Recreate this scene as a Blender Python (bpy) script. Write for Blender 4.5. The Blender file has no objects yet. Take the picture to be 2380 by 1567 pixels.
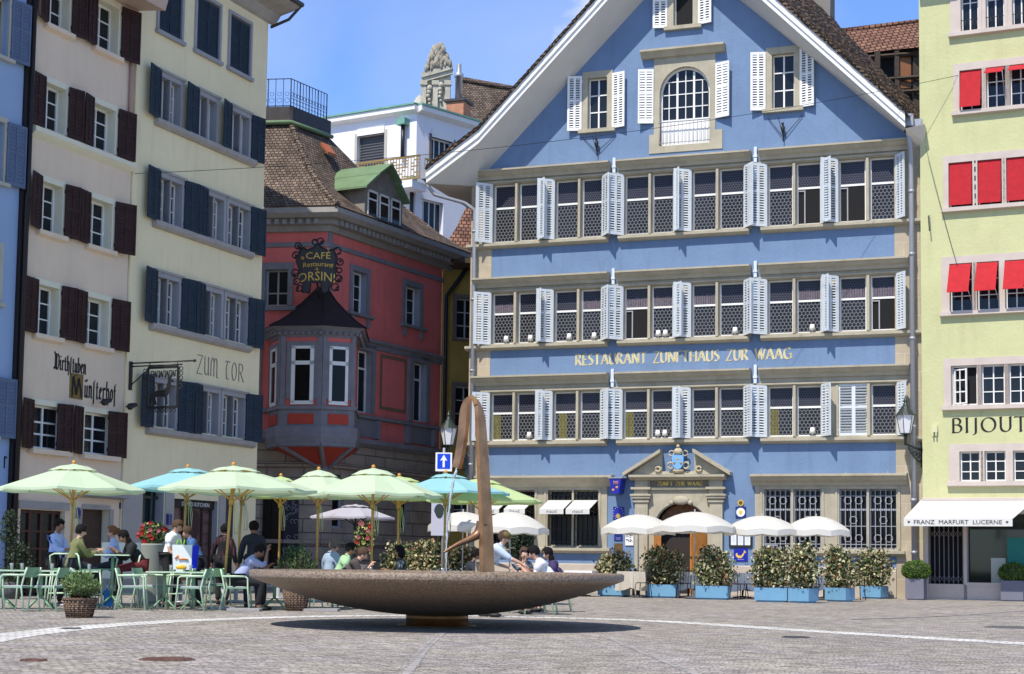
import bpy, math, random
from mathutils import Vector, Matrix, noise
from mathutils.geometry import tessellate_polygon
R = math.radians; PI = math.pi
S = bpy.context.scene; COL = S.collection
random.seed(7)
# ------------------------------------------------------------------ camera
F = 3700.0; CAMZ = 1.0                    # measured on a 2380 px wide copy of the photograph
PITCH = math.atan(3700/45000.); ROLL = R(0.75)
_f = Vector((0, math.cos(PITCH), math.sin(PITCH))); _r = Vector((1, 0, 0)); _u = _r.cross(_f)
AR = _r*math.cos(ROLL)+_u*math.sin(ROLL); AU = -_r*math.sin(ROLL)+_u*math.cos(ROLL); AF = _f
_d = Vector((0, 1, 0))
CY = 1308+F*(_d.dot(AU))/(_d.dot(AF)); CX = 1190-F*(_d.dot(AR))/(_d.dot(AF))
cam = bpy.data.cameras.new('camera'); co = bpy.data.objects.new('camera', cam); COL.objects.link(co)
co.matrix_world = Matrix(((AR.x, AU.x, -AF.x, 0), (AR.y, AU.y, -AF.y, 0), (AR.z, AU.z, -AF.z, CAMZ), (0, 0, 0, 1)))
cam.sensor_width = 36; cam.lens = F/2380*36; cam.shift_x = (1190-CX)/2380; cam.shift_y = (CY-783.5)/2380
cam.clip_end = 3000; cam.clip_start = .1
S.camera = co
# ------------------------------------------------------------------ sky and sun
SUNV = Vector((-.37, -.60, 1)).normalized()
W = bpy.data.worlds.new('World'); S.world = W; W.use_nodes = True
nt = W.node_tree; bg = nt.nodes['Background']
sky = nt.nodes.new('ShaderNodeTexSky'); sky.sky_type = 'NISHITA'; sky.sun_disc = False
sky.sun_elevation = math.asin(SUNV.z); sky.sun_rotation = math.atan2(SUNV.x, SUNV.y)
sky.air_density = 1.1; sky.dust_density = .35; sky.ozone_density = 2.4
tc = nt.nodes.new('ShaderNodeTexCoord')
def wn(t, **k):
    n = nt.nodes.new(t)
    for a, b in k.items(): setattr(n, a, b)
    return n
# a real bank of cloud low over the roofs, in world directions
nz = wn('ShaderNodeTexNoise'); nz.inputs['Scale'].default_value = 16; nz.inputs['Detail'].default_value = 9; nz.inputs['Roughness'].default_value = .62
mp = wn('ShaderNodeMapping'); mp.inputs['Scale'].default_value = (1, 1, 1.6)
nt.links.new(tc.outputs['Generated'], mp.inputs[0]); nt.links.new(mp.outputs[0], nz.inputs[0])
vd = wn('ShaderNodeVectorMath', operation='DISTANCE'); vd.inputs[1].default_value = Vector(((1392-1190)/F, 1, (1308-5)/F)).normalized()
nt.links.new(tc.outputs['Generated'], vd.inputs[0])
mr = wn('ShaderNodeMapRange'); mr.inputs[1].default_value = .0; mr.inputs[2].default_value = .062; mr.inputs[3].default_value = .42; mr.inputs[4].default_value = -.18
nt.links.new(vd.outputs['Value'], mr.inputs[0])
ad = wn('ShaderNodeMath', operation='ADD'); nt.links.new(nz.outputs[0], ad.inputs[0]); nt.links.new(mr.outputs[0], ad.inputs[1])
cr = wn('ShaderNodeMapRange'); cr.inputs[1].default_value = .55; cr.inputs[2].default_value = .95; cr.interpolation_type = 'SMOOTHSTEP'
nt.links.new(ad.outputs[0], cr.inputs[0])
wisp = wn('ShaderNodeTexNoise'); wisp.inputs['Scale'].default_value = 3.0; wisp.inputs['Detail'].default_value = 8; wisp.inputs['Distortion'].default_value = .6
nt.links.new(mp.outputs[0], wisp.inputs[0])
wr = wn('ShaderNodeMapRange'); wr.inputs[1].default_value = .48; wr.inputs[2].default_value = .85; wr.inputs[4].default_value = .4
nt.links.new(wisp.outputs[0], wr.inputs[0])
mx0 = wn('ShaderNodeMath', operation='MAXIMUM'); nt.links.new(cr.outputs[0], mx0.inputs[0]); nt.links.new(wr.outputs[0], mx0.inputs[1])
mix = wn('ShaderNodeMixRGB'); mix.inputs[2].default_value = (7.6, 8.0, 9.6, 1)
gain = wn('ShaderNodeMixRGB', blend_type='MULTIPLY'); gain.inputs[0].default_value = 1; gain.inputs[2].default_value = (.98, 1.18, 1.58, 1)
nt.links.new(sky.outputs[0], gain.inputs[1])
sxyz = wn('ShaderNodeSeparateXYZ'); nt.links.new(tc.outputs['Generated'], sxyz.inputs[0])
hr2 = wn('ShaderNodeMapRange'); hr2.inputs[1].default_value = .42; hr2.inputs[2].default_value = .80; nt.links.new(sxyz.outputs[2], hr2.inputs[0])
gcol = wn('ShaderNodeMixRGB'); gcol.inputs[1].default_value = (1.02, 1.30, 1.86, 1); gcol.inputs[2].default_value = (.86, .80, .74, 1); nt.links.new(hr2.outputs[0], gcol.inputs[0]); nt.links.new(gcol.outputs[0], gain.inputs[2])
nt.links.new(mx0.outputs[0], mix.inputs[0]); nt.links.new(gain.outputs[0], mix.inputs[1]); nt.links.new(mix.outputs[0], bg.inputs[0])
bg.inputs[1].default_value = .102
sun = bpy.data.lights.new('sun', 'SUN'); sun.energy = 4.4; sun.angle = R(.5); sun.color = (1, .945, .86)
so = bpy.data.objects.new('sun', sun); COL.objects.link(so); so.rotation_euler = SUNV.to_track_quat('Z', 'Y').to_euler(); so.location = SUNV*60
S.view_settings.view_transform = 'Standard'; S.view_settings.look = 'None'; S.view_settings.exposure = 0.22; S.view_settings.gamma = 1
S.cycles.max_bounces = 6; S.cycles.diffuse_bounces = 3; S.cycles.transparent_max_bounces = 8
# ------------------------------------------------------------------ pixel <-> place (photograph measured at 2380 px width)
def ray(px, py): return AF+(px-CX)/F*AR-(py-CY)/F*AU
def at(px, py, Y):
    v = ray(px, py); return Vector((0, 0, CAMZ))+v*(Y/v.y)
def ground(px, py, z=0):
    v = ray(px, py); return Vector((0, 0, CAMZ))+v*((z-CAMZ)/v.z)
def hz(x): return 1308+.0131*(x-1190)
# ------------------------------------------------------------------ mesh helper
class MB:
    def __init__(s): s.v = []; s.f = []; s.m = []; s.sm = []
    def add(s, vs, fs, mi=0, sm=False):
        b = len(s.v); s.v += [tuple(v) for v in vs]
        for f in fs: s.f.append([b+i for i in f]); s.m.append(mi); s.sm.append(sm)
        return s
    def box(s, x0, x1, y0, y1, z0, z1, mi=0, M=None):
        vs = [Vector(p) for p in ((x0, y0, z0), (x1, y0, z0), (x1, y1, z0), (x0, y1, z0), (x0, y0, z1), (x1, y0, z1), (x1, y1, z1), (x0, y1, z1))]
        if M is not None: vs = [M@v for v in vs]
        return s.add(vs, [(0, 3, 2, 1), (4, 5, 6, 7), (0, 1, 5, 4), (1, 2, 6, 5), (2, 3, 7, 6), (3, 0, 4, 7)], mi)
    def quad(s, *p, mi=0): return s.add(p, [tuple(range(len(p)))], mi)
    def px(s, prof, x0, x1, mi=0, m0=0, m1=0):           # profile (y,z) swept along x, mitred ends
        n = len(prof); vs = [(x0+m0*a, a, b) for a, b in prof]+[(x1+m1*a, a, b) for a, b in prof]
        return s.add(vs, [(i, (i+1) % n, n+(i+1) % n, n+i) for i in range(n)]+[tuple(range(n-1, -1, -1)), tuple(range(n, 2*n))], mi)
    def py(s, poly, y0, y1, mi=0, holes=()):           # outline (x,z) with thickness along y
        loops = [list(poly)]+[list(h) for h in holes]
        vl = [[Vector((a, b, 0)) for a, b in l] for l in loops]
        tri = tessellate_polygon(vl); flat = [p for l in loops for p in l]; n = len(flat)
        vs = [(a, y0, b) for a, b in flat]+[(a, y1, b) for a, b in flat]
        fs = []
        for t in tri:
            a, b, c = [flat[i] for i in t]
            cr_ = (b[0]-a[0])*(c[1]-a[1])-(b[1]-a[1])*(c[0]-a[0])
            t = t if cr_ > 0 else t[::-1]
            fs.append(tuple(t)); fs.append(tuple(i+n for i in t[::-1]))
        k = 0
        for l in loops:
            for i in range(len(l)):
                j = (i+1) % len(l); fs.append((k+i, k+j, k+j+n, k+i+n))
            k += len(l)
        return s.add(vs, fs, mi)
    def tube(s, pts, r, n=8, mi=0, cap=True, sm=True):
        pts = [Vector(p) for p in pts]; rs = r if isinstance(r, (list, tuple)) else [r]*len(pts)
        vs = []; prev = None
        for i, p in enumerate(pts):
            t = (pts[min(i+1, len(pts)-1)]-pts[max(i-1, 0)]).normalized()
            if prev is None:
                a = Vector((0, 0, 1)) if abs(t.z) < .9 else Vector((1, 0, 0)); a = (a-t*a.dot(t)).normalized()
            else: a = (prev-t*prev.dot(t)).normalized()
            prev = a; b = t.cross(a)
            for k in range(n):
                w = 2*PI*k/n; vs.append(p+(a*math.cos(w)+b*math.sin(w))*rs[i])
        fs = [(i*n+k, i*n+(k+1) % n, (i+1)*n+(k+1) % n, (i+1)*n+k) for i in range(len(pts)-1) for k in range(n)]
        if cap: fs += [tuple(range(n-1, -1, -1)), tuple(range((len(pts)-1)*n, len(pts)*n))]
        return s.add(vs, fs, mi, sm)
    def lathe(s, prof, c=(0, 0, 0), n=16, mi=0, sm=True, cap=True, sx=1, sy=1, a0=0):
        vs = [(c[0]+r*sx*math.cos(a0+2*PI*k/n), c[1]+r*sy*math.sin(a0+2*PI*k/n), c[2]+z) for r, z in prof for k in range(n)]
        fs = [(i*n+k, i*n+(k+1) % n, (i+1)*n+(k+1) % n, (i+1)*n+k) for i in range(len(prof)-1) for k in range(n)]
        if cap: fs += [tuple(range(n-1, -1, -1)), tuple(range((len(prof)-1)*n, len(prof)*n))]
        return s.add(vs, fs, mi, sm)
    def ball(s, c, r, n=12, m=7, mi=0, sq=(1, 1, 1)):
        prof = [(math.sin(PI*i/m)*r, -math.cos(PI*i/m)*r) for i in range(m+1)]
        vs = [(c[0]+q*sq[0]*math.cos(2*PI*k/n), c[1]+q*sq[1]*math.sin(2*PI*k/n), c[2]+z*sq[2]) for q, z in prof for k in range(n)]
        return s.add(vs, [(i*n+k, i*n+(k+1) % n, (i+1)*n+(k+1) % n, (i+1)*n+k) for i in range(m) for k in range(n)], mi, True)
    def xf(s, M): s.v = [tuple(M@Vector(v)) for v in s.v]; return s
    def build(s, name, mat, parent=None, M=None, uv=True):
        me = bpy.data.meshes.new(name)
        vs = s.v if M is None else [tuple(M@Vector(v)) for v in s.v]
        me.from_pydata(vs, [], s.f)
        mats = mat if isinstance(mat, (list, tuple)) else [mat]
        for m in mats: me.materials.append(m)
        if len(mats) > 1:
            for p, mi in zip(me.polygons, s.m): p.material_index = mi
        for p, q in zip(me.polygons, s.sm): p.use_smooth = q
        if uv:
            ul = me.uv_layers.new(name='UVMap').data; li = 0
            for f in s.f:
                a, b, c = (Vector(s.v[f[i]]) for i in (0, 1, 2)); nn = (b-a).cross(c-a)
                L_ = nn.length or 1; nx, ny, nz_ = abs(nn.x/L_), abs(nn.y/L_), abs(nn.z/L_)
                for i in f:
                    v = s.v[i]
                    ul[li].uv = (v[0], v[1]) if nz_ > .93 else ((v[0], v[2]) if ny >= nx else (v[1], v[2])); li += 1
        me.update()
        o = bpy.data.objects.new(name, me); COL.objects.link(o); o.parent = parent
        return o
def T(name, label, cat, loc=(0, 0, 0), rz=0, group=None):
    o = bpy.data.objects.new(name, None); COL.objects.link(o); o.location = loc; o.rotation_euler = (0, 0, rz)
    o.empty_display_size = .2; o['label'] = label; o['category'] = cat
    if group: o['group'] = group
    return o
def tag(o, label, cat, group=None):
    o['label'] = label; o['category'] = cat
    if group: o['group'] = group
    return o
KIDS = {}
def copy_tree(o, parent=None, top=True):
    if top:
        KIDS.clear()
        for q in COL.objects:
            if q.parent: KIDS.setdefault(q.parent.name, []).append(q)
    c = o.copy(); COL.objects.link(c)
    if parent is not None: c.parent = parent
    for k in KIDS.get(o.name, []): copy_tree(k, c, False)
    return c
# ------------------------------------------------------------------ materials
MATS = {}
def M_(name, col, rough=.7, var=0., vs=1.5, bump=0., bs=40, metal=0, spec=.5, stain=0., trans=0, coat=0):
    if name in MATS: return MATS[name]
    m = bpy.data.materials.new(name); m.use_nodes = True; t = m.node_tree; p = t.nodes['Principled BSDF']
    p.inputs['Base Color'].default_value = (*col, 1); p.inputs['Roughness'].default_value = rough; p.inputs['Metallic'].default_value = metal
    p.inputs['Specular IOR Level'].default_value = spec; p.inputs['Coat Weight'].default_value = coat
    c = t.nodes.new('ShaderNodeTexCoord')
    if var or stain:
        n = t.nodes.new('ShaderNodeTexNoise'); n.inputs['Scale'].default_value = vs; n.inputs['Detail'].default_value = 8; n.inputs['Roughness'].default_value = .65
        t.links.new(c.outputs['Object'], n.inputs[0])
        r = t.nodes.new('ShaderNodeValToRGB'); r.color_ramp.elements[0].position = .3; r.color_ramp.elements[1].position = .7
        lo = tuple(max(0, q*(1-var)) for q in col); hi = tuple(min(1, q*(1+var*.8)) for q in col)
        r.color_ramp.elements[0].color = (*lo, 1); r.color_ramp.elements[1].color = (*hi, 1)
        t.links.new(n.outputs[0], r.inputs[0]); last = r.outputs[0]
        if stain:
            mpp = t.nodes.new('ShaderNodeMapping'); mpp.inputs['Scale'].default_value = (3.2, 3.2, .35); t.links.new(c.outputs['Object'], mpp.inputs[0])
            n2 = t.nodes.new('ShaderNodeTexNoise'); n2.inputs['Scale'].default_value = 1.4; n2.inputs['Detail'].default_value = 6; t.links.new(mpp.outputs[0], n2.inputs[0])
            rr = t.nodes.new('ShaderNodeMapRange'); rr.inputs[1].default_value = .52; rr.inputs[2].default_value = .8; rr.inputs[4].default_value = stain; t.links.new(n2.outputs[0], rr.inputs[0])
            mm = t.nodes.new('ShaderNodeMixRGB'); mm.inputs[2].default_value = (col[0]*.45, col[1]*.4, col[2]*.34, 1)
            t.links.new(rr.outputs[0], mm.inputs[0]); t.links.new(last, mm.inputs[1]); last = mm.outputs[0]
        t.links.new(last, p.inputs['Base Color'])
    if bump:
        n = t.nodes.new('ShaderNodeTexNoise'); n.inputs['Scale'].default_value = bs; n.inputs['Detail'].default_value = 5
        t.links.new(c.outputs['Object'], n.inputs[0]); b = t.nodes.new('ShaderNodeBump'); b.inputs['Strength'].default_value = bump; b.inputs['Distance'].default_value = .02
        t.links.new(n.outputs[0], b.inputs['Height']); t.links.new(b.outputs[0], p.inputs['Normal'])
    if trans:
        tr = t.nodes.new('ShaderNodeBsdfTranslucent'); tr.inputs[0].default_value = (*col, 1)
        mxs = t.nodes.new('ShaderNodeMixShader'); mxs.inputs[0].default_value = trans
        out = t.nodes['Material Output']; t.links.new(p.outputs[0], mxs.inputs[1]); t.links.new(tr.outputs[0], mxs.inputs[2]); t.links.new(mxs.outputs[0], out.inputs[0])
    MATS[name] = m; return m
def brickmat(name, c1, c2, mortar, bw, bh, ms=.02, rough=.85, bump=.6, offset=.5, noisemix=.35, rotate=0, msm=.1, bias=0, objc=False, dist=0, spec=.3):
    if name in MATS: return MATS[name]
    m = bpy.data.materials.new(name); m.use_nodes = True; t = m.node_tree; p = t.nodes['Principled BSDF']; p.inputs['Roughness'].default_value = rough; p.inputs['Specular IOR Level'].default_value = spec
    c = t.nodes.new('ShaderNodeTexCoord'); src = c.outputs['Object' if objc else 'UV']
    mpp = t.nodes.new('ShaderNodeMapping'); mpp.inputs['Rotation'].default_value = (0, 0, rotate); t.links.new(src, mpp.inputs[0]); src = mpp.outputs[0]
    if dist:
        dn = t.nodes.new('ShaderNodeTexNoise'); dn.inputs['Scale'].default_value = .9; dn.inputs['Detail'].default_value = 3; t.links.new(src, dn.inputs[0])
        sc = t.nodes.new('ShaderNodeVectorMath'); sc.operation = 'SCALE'; sc.inputs['Scale'].default_value = dist; t.links.new(dn.outputs['Color'], sc.inputs[0])
        a_ = t.nodes.new('ShaderNodeVectorMath'); a_.operation = 'ADD'; t.links.new(src, a_.inputs[0]); t.links.new(sc.outputs[0], a_.inputs[1]); src = a_.outputs[0]
    b = t.nodes.new('ShaderNodeTexBrick'); b.offset = offset; b.inputs['Scale'].default_value = 1
    b.inputs['Brick Width'].default_value = bw; b.inputs['Row Height'].default_value = bh; b.inputs['Mortar Size'].default_value = ms; b.inputs['Mortar Smooth'].default_value = msm; b.inputs['Bias'].default_value = bias
    b.inputs['Color1'].default_value = (*c1, 1); b.inputs['Color2'].default_value = (*c2, 1); b.inputs['Mortar'].default_value = (*mortar, 1)
    t.links.new(src, b.inputs[0])
    n = t.nodes.new('ShaderNodeTexNoise'); n.inputs['Scale'].default_value = 1.3; n.inputs['Detail'].default_value = 10; n.inputs['Roughness'].default_value = .7; t.links.new(c.outputs['Object'], n.inputs[0])
    r = t.nodes.new('ShaderNodeMapRange'); r.inputs[1].default_value = .3; r.inputs[2].default_value = .7; r.inputs[3].default_value = 1-noisemix; r.inputs[4].default_value = 1+noisemix*.7; t.links.new(n.outputs[0], r.inputs[0])
    mu = t.nodes.new('ShaderNodeVectorMath'); mu.operation = 'SCALE'; t.links.new(b.outputs[0], mu.inputs[0]); t.links.new(r.outputs[0], mu.inputs['Scale']); t.links.new(mu.outputs[0], p.inputs['Base Color'])
    if bump:
        bb = t.nodes.new('ShaderNodeBump'); bb.inputs['Strength'].default_value = bump; bb.inputs['Distance'].default_value = .02; bb.invert = True
        t.links.new(b.outputs['Fac'], bb.inputs['Height']); t.links.new(bb.outputs[0], p.inputs['Normal'])
    MATS[name] = m; return m
def hexglass(name, base, lead, sx=.13, sz=.225):
    m = bpy.data.materials.new(name); m.use_nodes = True; t = m.node_tree; p = t.nodes['Principled BSDF']; p.inputs['Roughness'].default_value = .12; p.inputs['Specular IOR Level'].default_value = .18
    uv = t.nodes.new('ShaderNodeTexCoord')
    def grid(off):
        mpp = t.nodes.new('ShaderNodeMapping'); mpp.inputs['Scale'].default_value = (1/sx, 1/sz, 1); mpp.inputs['Location'].default_value = (off, off, 0); t.links.new(uv.outputs['UV'], mpp.inputs[0])
        fr = t.nodes.new('ShaderNodeVectorMath'); fr.operation = 'FRACTION'; t.links.new(mpp.outputs[0], fr.inputs[0])
        sb = t.nodes.new('ShaderNodeVectorMath'); sb.operation = 'SUBTRACT'; sb.inputs[1].default_value = (.5, .5, 0); t.links.new(fr.outputs[0], sb.inputs[0])
        ms_ = t.nodes.new('ShaderNodeVectorMath'); ms_.operation = 'MULTIPLY'; ms_.inputs[1].default_value = (1, sz/sx, 0); t.links.new(sb.outputs[0], ms_.inputs[0])
        ln = t.nodes.new('ShaderNodeVectorMath'); ln.operation = 'LENGTH'; t.links.new(ms_.outputs[0], ln.inputs[0]); return ln.outputs['Value']
    mn = t.nodes.new('ShaderNodeMath'); mn.operation = 'MINIMUM'; t.links.new(grid(0), mn.inputs[0]); t.links.new(grid(.5), mn.inputs[1])
    r = t.nodes.new('ShaderNodeMapRange'); r.inputs[1].default_value = .39; r.inputs[2].default_value = .47; t.links.new(mn.outputs[0], r.inputs[0])
    n = t.nodes.new('ShaderNodeTexNoise'); n.inputs['Scale'].default_value = .9; n.inputs['Detail'].default_value = 3; t.links.new(uv.outputs['Object'], n.inputs[0])
    b2 = t.nodes.new('ShaderNodeMixRGB'); b2.inputs[1].default_value = (*[q*.5 for q in base], 1); b2.inputs[2].default_value = (*[q*2.2 for q in base], 1); t.links.new(n.outputs[0], b2.inputs[0])
    mm = t.nodes.new('ShaderNodeMixRGB'); mm.inputs[2].default_value = (*lead, 1); t.links.new(b2.outputs[0], mm.inputs[1]); t.links.new(r.outputs[0], mm.inputs[0]); t.links.new(mm.outputs[0], p.inputs['Base Color'])
    rr = t.nodes.new('ShaderNodeMapRange'); rr.inputs[3].default_value = .1; rr.inputs[4].default_value = .6; t.links.new(r.outputs[0], rr.inputs[0]); t.links.new(rr.outputs[0], p.inputs['Roughness'])
    MATS[name] = m; return m
blue = M_('blue stucco', (.160, .243, .385), .92, .10, .9, .5, 9, stain=.22)
stone = M_('sandstone', (.43, .385, .285), .9, .16, 1.6, .3, 25, stain=.25)
quoin = brickmat('quoin stone', (.43, .365, .255), (.48, .40, .29), (.54, .48, .37), .95, .62, .012, bump=.3, noisemix=.14)
white = M_('white paint', (.82, .81, .77), .5, .04, 3)
shutw = M_('pale blue shutter paint', (.64, .68, .70), .55, .06, 5)
soffit = M_('pale boarded soffit', (.62, .60, .56), .7, .05, 2)
glass = M_('window glass', (.014, .017, .022), .05, .3, .8, spec=.28)
darkglass = M_('dark glass', (.006, .006, .007), .12, spec=.2)
dark = M_('dark interior', (.006, .006, .007), .9)  # near-black colour stands for unlit rooms behind open windows and gate
hexm = hexglass('bull eye glass', (.012, .013, .018), (.17, .17, .17))
hext = hexglass('ornate leaded glass', (.02, .02, .03), (.085, .085, .10), .09, .156)
cream = M_('cream stucco', (.88, .765, .49), .93, .05, .8, .5, 12, stain=.16)
pink = M_('pinkish stucco', (.78, .62, .465), .93, .05, .8, .5, 12, stain=.12)
creamtrim = M_('cream window trim', (.76, .72, .56), .8, .05, 2)
greytrim = M_('blue grey window trim', (.34, .34, .36), .8, .08, 3)
greysill = M_('grey stone sill', (.38, .35, .33), .9, .12, 3, stain=.2)
brownsh = M_('dark brown shutter paint', (.042, .019, .017), .7, .3, 4, spec=.25)
navysh = M_('dark slate blue shutter paint', (.024, .040, .060), .7, .2, 4, spec=.25)
bluesh = M_('grey blue shutter paint', (.10, .14, .23), .6, .12, 4)
lblue = M_('light blue stucco', (.31, .42, .62), .93, .05, .8, .4, 12)
yellow = M_('lime yellow stucco', (.55, .55, .29), .93, .07, .8, .5, 10, stain=.16)
rose = M_('pale rose stone trim', (.56, .48, .42), .85, .08, 2)
red = M_('red awning cloth', (.50, .013, .022), .85, .15, 5, .6, 7, trans=.12)
redst = M_('raspberry red stucco', (.74, .17, .15), .93, .12, .9, .4, 12, stain=.2)
orred = M_('orange red panel paint', (.46, .055, .030), .85, .08, 2)
trimO = M_('slate grey stone trim', (.215, .205, .225), .85, .16, 2.5, .2, 30, stain=.2)
rust = brickmat('brown rusticated stone', (.33, .26, .205), (.39, .31, .24), (.13, .105, .09), 1.4, .5, .02, bump=.8, noisemix=.25)
ochre = M_('ochre stucco', (.38, .26, .06), .93, .2, 1.2, .3, 12)
tile = brickmat('weathered roof tile', (.12, .085, .066), (.24, .18, .14), (.022, .018, .015), .17, .12, .017, bump=.9, noisemix=.45, msm=.3)
tiledark = brickmat('dark mossy roof tile', (.035, .024, .018), (.20, .13, .085), (.010, .008, .007), .22, .15, .035, bump=1, noisemix=.65, msm=.3)
tilered = brickmat('reddish roof tile', (.19, .085, .058), (.28, .14, .09), (.03, .02, .016), .22, .2, .025, bump=.9, noisemix=.4)
copper = M_('green copper sheet', (.15, .235, .12), .6, .15, 2)
verd = M_('verdigris edge', (.16, .36, .28), .6, .2, 4)
zinc = M_('zinc gutter', (.36, .37, .40), .45, .1, 5, metal=.3)
zincd = M_('dark sheet metal', (.06, .052, .052), .5, .2, 3, metal=.3)
whitew = M_('white render', (.80, .80, .84), .9, .04, .8)
iron = M_('black wrought iron', (.012, .012, .014), .45)
greyiron = M_('light grey iron', (.32, .33, .36), .5)
gold = M_('gold leaf', (.72, .46, .10), .35, metal=.55)
goldpaint = M_('pale gold paint', (.78, .67, .36), .6)
blackp = M_('black paint', (.012, .012, .012), .6)
greyp = M_('grey lettering paint', (.17, .16, .155), .8)
wood = M_('honey wood', (.50, .27, .075), .55, .25, 6)
wooddoor = M_('orange oak door', (.52, .20, .035), .5, .25, 5)
darkwood = M_('dark brown wood', (.06, .03, .018), .6, .3, 5)
timber = M_('weathered timber', (.10, .07, .05), .8, .3, 4)
awnw = M_('white awning cloth', (.82, .81, .77), .85, .03, 2, trans=.25)
lampglass = M_('milky lamp glass', (.78, .77, .78), .3)
lampgreen = M_('dark green lamp iron', (.02, .035, .03), .45)
# ------------------------------------------------------------------ facades
class Face:
    def __init__(s, px, Y, ang, root=None, py=1200, name=None, label=None, origin=None):
        if origin is None:
            v = ray(px, py); s.o = Vector((v.x/v.y*Y, Y))
        else: s.o = Vector(origin)
        a = R(ang); s.a = a; s.d = Vector((math.cos(a), math.sin(a))); s.n = Vector((s.d.y, -s.d.x))
        if root is None: root = T(name, label, 'house', (s.o.x, s.o.y, 0))
        s.root = root
        off = Vector((s.o.x, s.o.y, 0))-root.location
        s.M = Matrix.Translation(off)@Matrix.Rotation(a, 4, 'Z')
        s.holes = []
    def uz(s, px, py, off=0):
        v = ray(px, py); o = s.o+s.n*off; v2 = Vector((v.x, v.y)); t = o.dot(s.n)/v2.dot(s.n)
        return (v2*t-s.o).dot(s.d), CAMZ+v.z*t
    def w(s, u, z, off=0):
        p = s.o+s.d*u+s.n*off; return Vector((p.x, p.y, z))
    def p(s, name, mb, mat, parent=None): return mb.build(name, mat, parent or s.root, s.M)
def rectp(u0, u1, z0, z1): return [(u0, z0), (u1, z0), (u1, z1), (u0, z1)]
def shutter(Fc, par, hu, z0, z1, w, ang, side, mat, panels=2, y=-.03, label=None, slat=.085, fw=.055, cw=.03, gap=.44, back=False):
    """leaf hinged at u=hu; side -1 opens to the left, +1 to the right; ang = degrees off the wall"""
    m = MB(); t = .04
    if back: m.box(fw, w-fw, -.022, -.012, z0+.1, z1-.08)
    m.box(0, fw, -t, 0, z0, z1); m.box(w-fw, w, -t, 0, z0, z1)
    xs = [0]+[w*k/panels for k in range(1, panels)]+[w]
    for k in range(1, panels): m.box(xs[k]-cw, xs[k]+cw, -t, 0, z0, z1)
    zm = z0+(z1-z0)*.55
    for k in range(panels):
        a = xs[k]+(fw if k == 0 else cw); b = xs[k+1]-(fw if k == panels-1 else cw)
        for q0, q1 in ((z0, z0+.11), (zm-.035, zm+.035), (z1-.09, z1)): m.box(a, b, -t+.004, -.004, q0, q1)
        for q0, q1 in ((z0+.11, zm-.035), (zm+.035, z1-.09)):
            n = max(2, int((q1-q0)/slat)); h = (q1-q0)/n
            for i in range(n):
                zc = q0+h*(i+.5)
                m.add([(a, -t+.002, zc-h*(gap-.08)), (b, -t+.002, zc-h*(gap-.08)), (b, -.006, zc+h*(gap-.08)), (a, -.006, zc+h*(gap-.08)), (a, -t+.012, zc-h*gap), (b, -t+.012, zc-h*gap), (b, .002, zc+h*(gap-.18)), (a, .002, zc+h*(gap-.18))],
                      [(0, 1, 2, 3), (7, 6, 5, 4), (0, 4, 5, 1), (3, 2, 6, 7)])
    a = R(ang)
    if side < 0:
        m.v = [(-x, yy, z) for x, yy, z in m.v]; m.f = [f[::-1] for f in m.f]; Mx = Matrix.Translation((hu, y, 0))@Matrix.Rotation(a, 4, 'Z')
    else: Mx = Matrix.Translation((hu, y, 0))@Matrix.Rotation(-a, 4, 'Z')
    m.xf(Mx)
    m.tube([(hu, y, z0+.15), (hu, y, z0+.25)], .02, 6); m.tube([(hu, y, z1-.25), (hu, y, z1-.15)], .02, 6)
    o = Fc.p('shutter', m, mat, par)
    if label: o['label'] = label
    return o
def window(Fc, u0, u1, z0, z1, dep=.16, fr=.06, fm=None, pm=None, vs=(.5,), hs=(.34, .67), th=.028, sur=None, sill=None, hole=True, name='window', reveal=None):
    fm = fm or white; pm = pm or glass
    if hole: Fc.holes.append((rectp(u0, u1, z0, z1), reveal))
    m = MB(); y0, y1 = dep-.05, dep
    m.box(u0, u0+fr, y0, y1, z0, z1); m.box(u1-fr, u1, y0, y1, z0, z1); m.box(u0+fr, u1-fr, y0, y1, z0, z0+fr); m.box(u0+fr, u1-fr, y0, y1, z1-fr, z1)
    for a in vs:
        x = u0+(u1-u0)*a; m.box(x-th, x+th, y0+.008, y1, z0+fr, z1-fr)
    for b in hs:
        wdt = th*.75
        if isinstance(b, tuple): b, wdt = b
        z = z0+(z1-z0)*b; m.box(u0+fr, u1-fr, y0+.012, y1, z-wdt, z+wdt)
    w = Fc.p(name, m, fm)
    g = MB().quad((u0+fr*.5, y1-.006, z0+fr*.5), (u1-fr*.5, y1-.006, z0+fr*.5), (u1-fr*.5, y1-.006, z1-fr*.5), (u0+fr*.5, y1-.006, z1-fr*.5))
    Fc.p('pane', g, pm, w)
    if sur:
        sw, pr, sm = sur[:3]; tw = sur[3] if len(sur) > 3 else sw
        q = MB(); q.box(u0-sw, u0, -pr, .0, z0-.001, z1+tw); q.box(u1, u1+sw, -pr, 0, z0-.001, z1+tw); q.box(u0, u1, -pr, 0, z1, z1+tw)
        Fc.p('surround', q, sm, w)
    if sill:
        ex, hh, pr, sm = sill
        q = MB().px([(dep-.05, z0), (-pr, z0-.03), (-pr, z0-hh), (-.002, z0-hh), (-.002, z0-hh*.5), (dep-.05, z0-hh*.5)], u0-ex, u1+ex); Fc.p('sill', q, sm, w)
    return w
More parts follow.
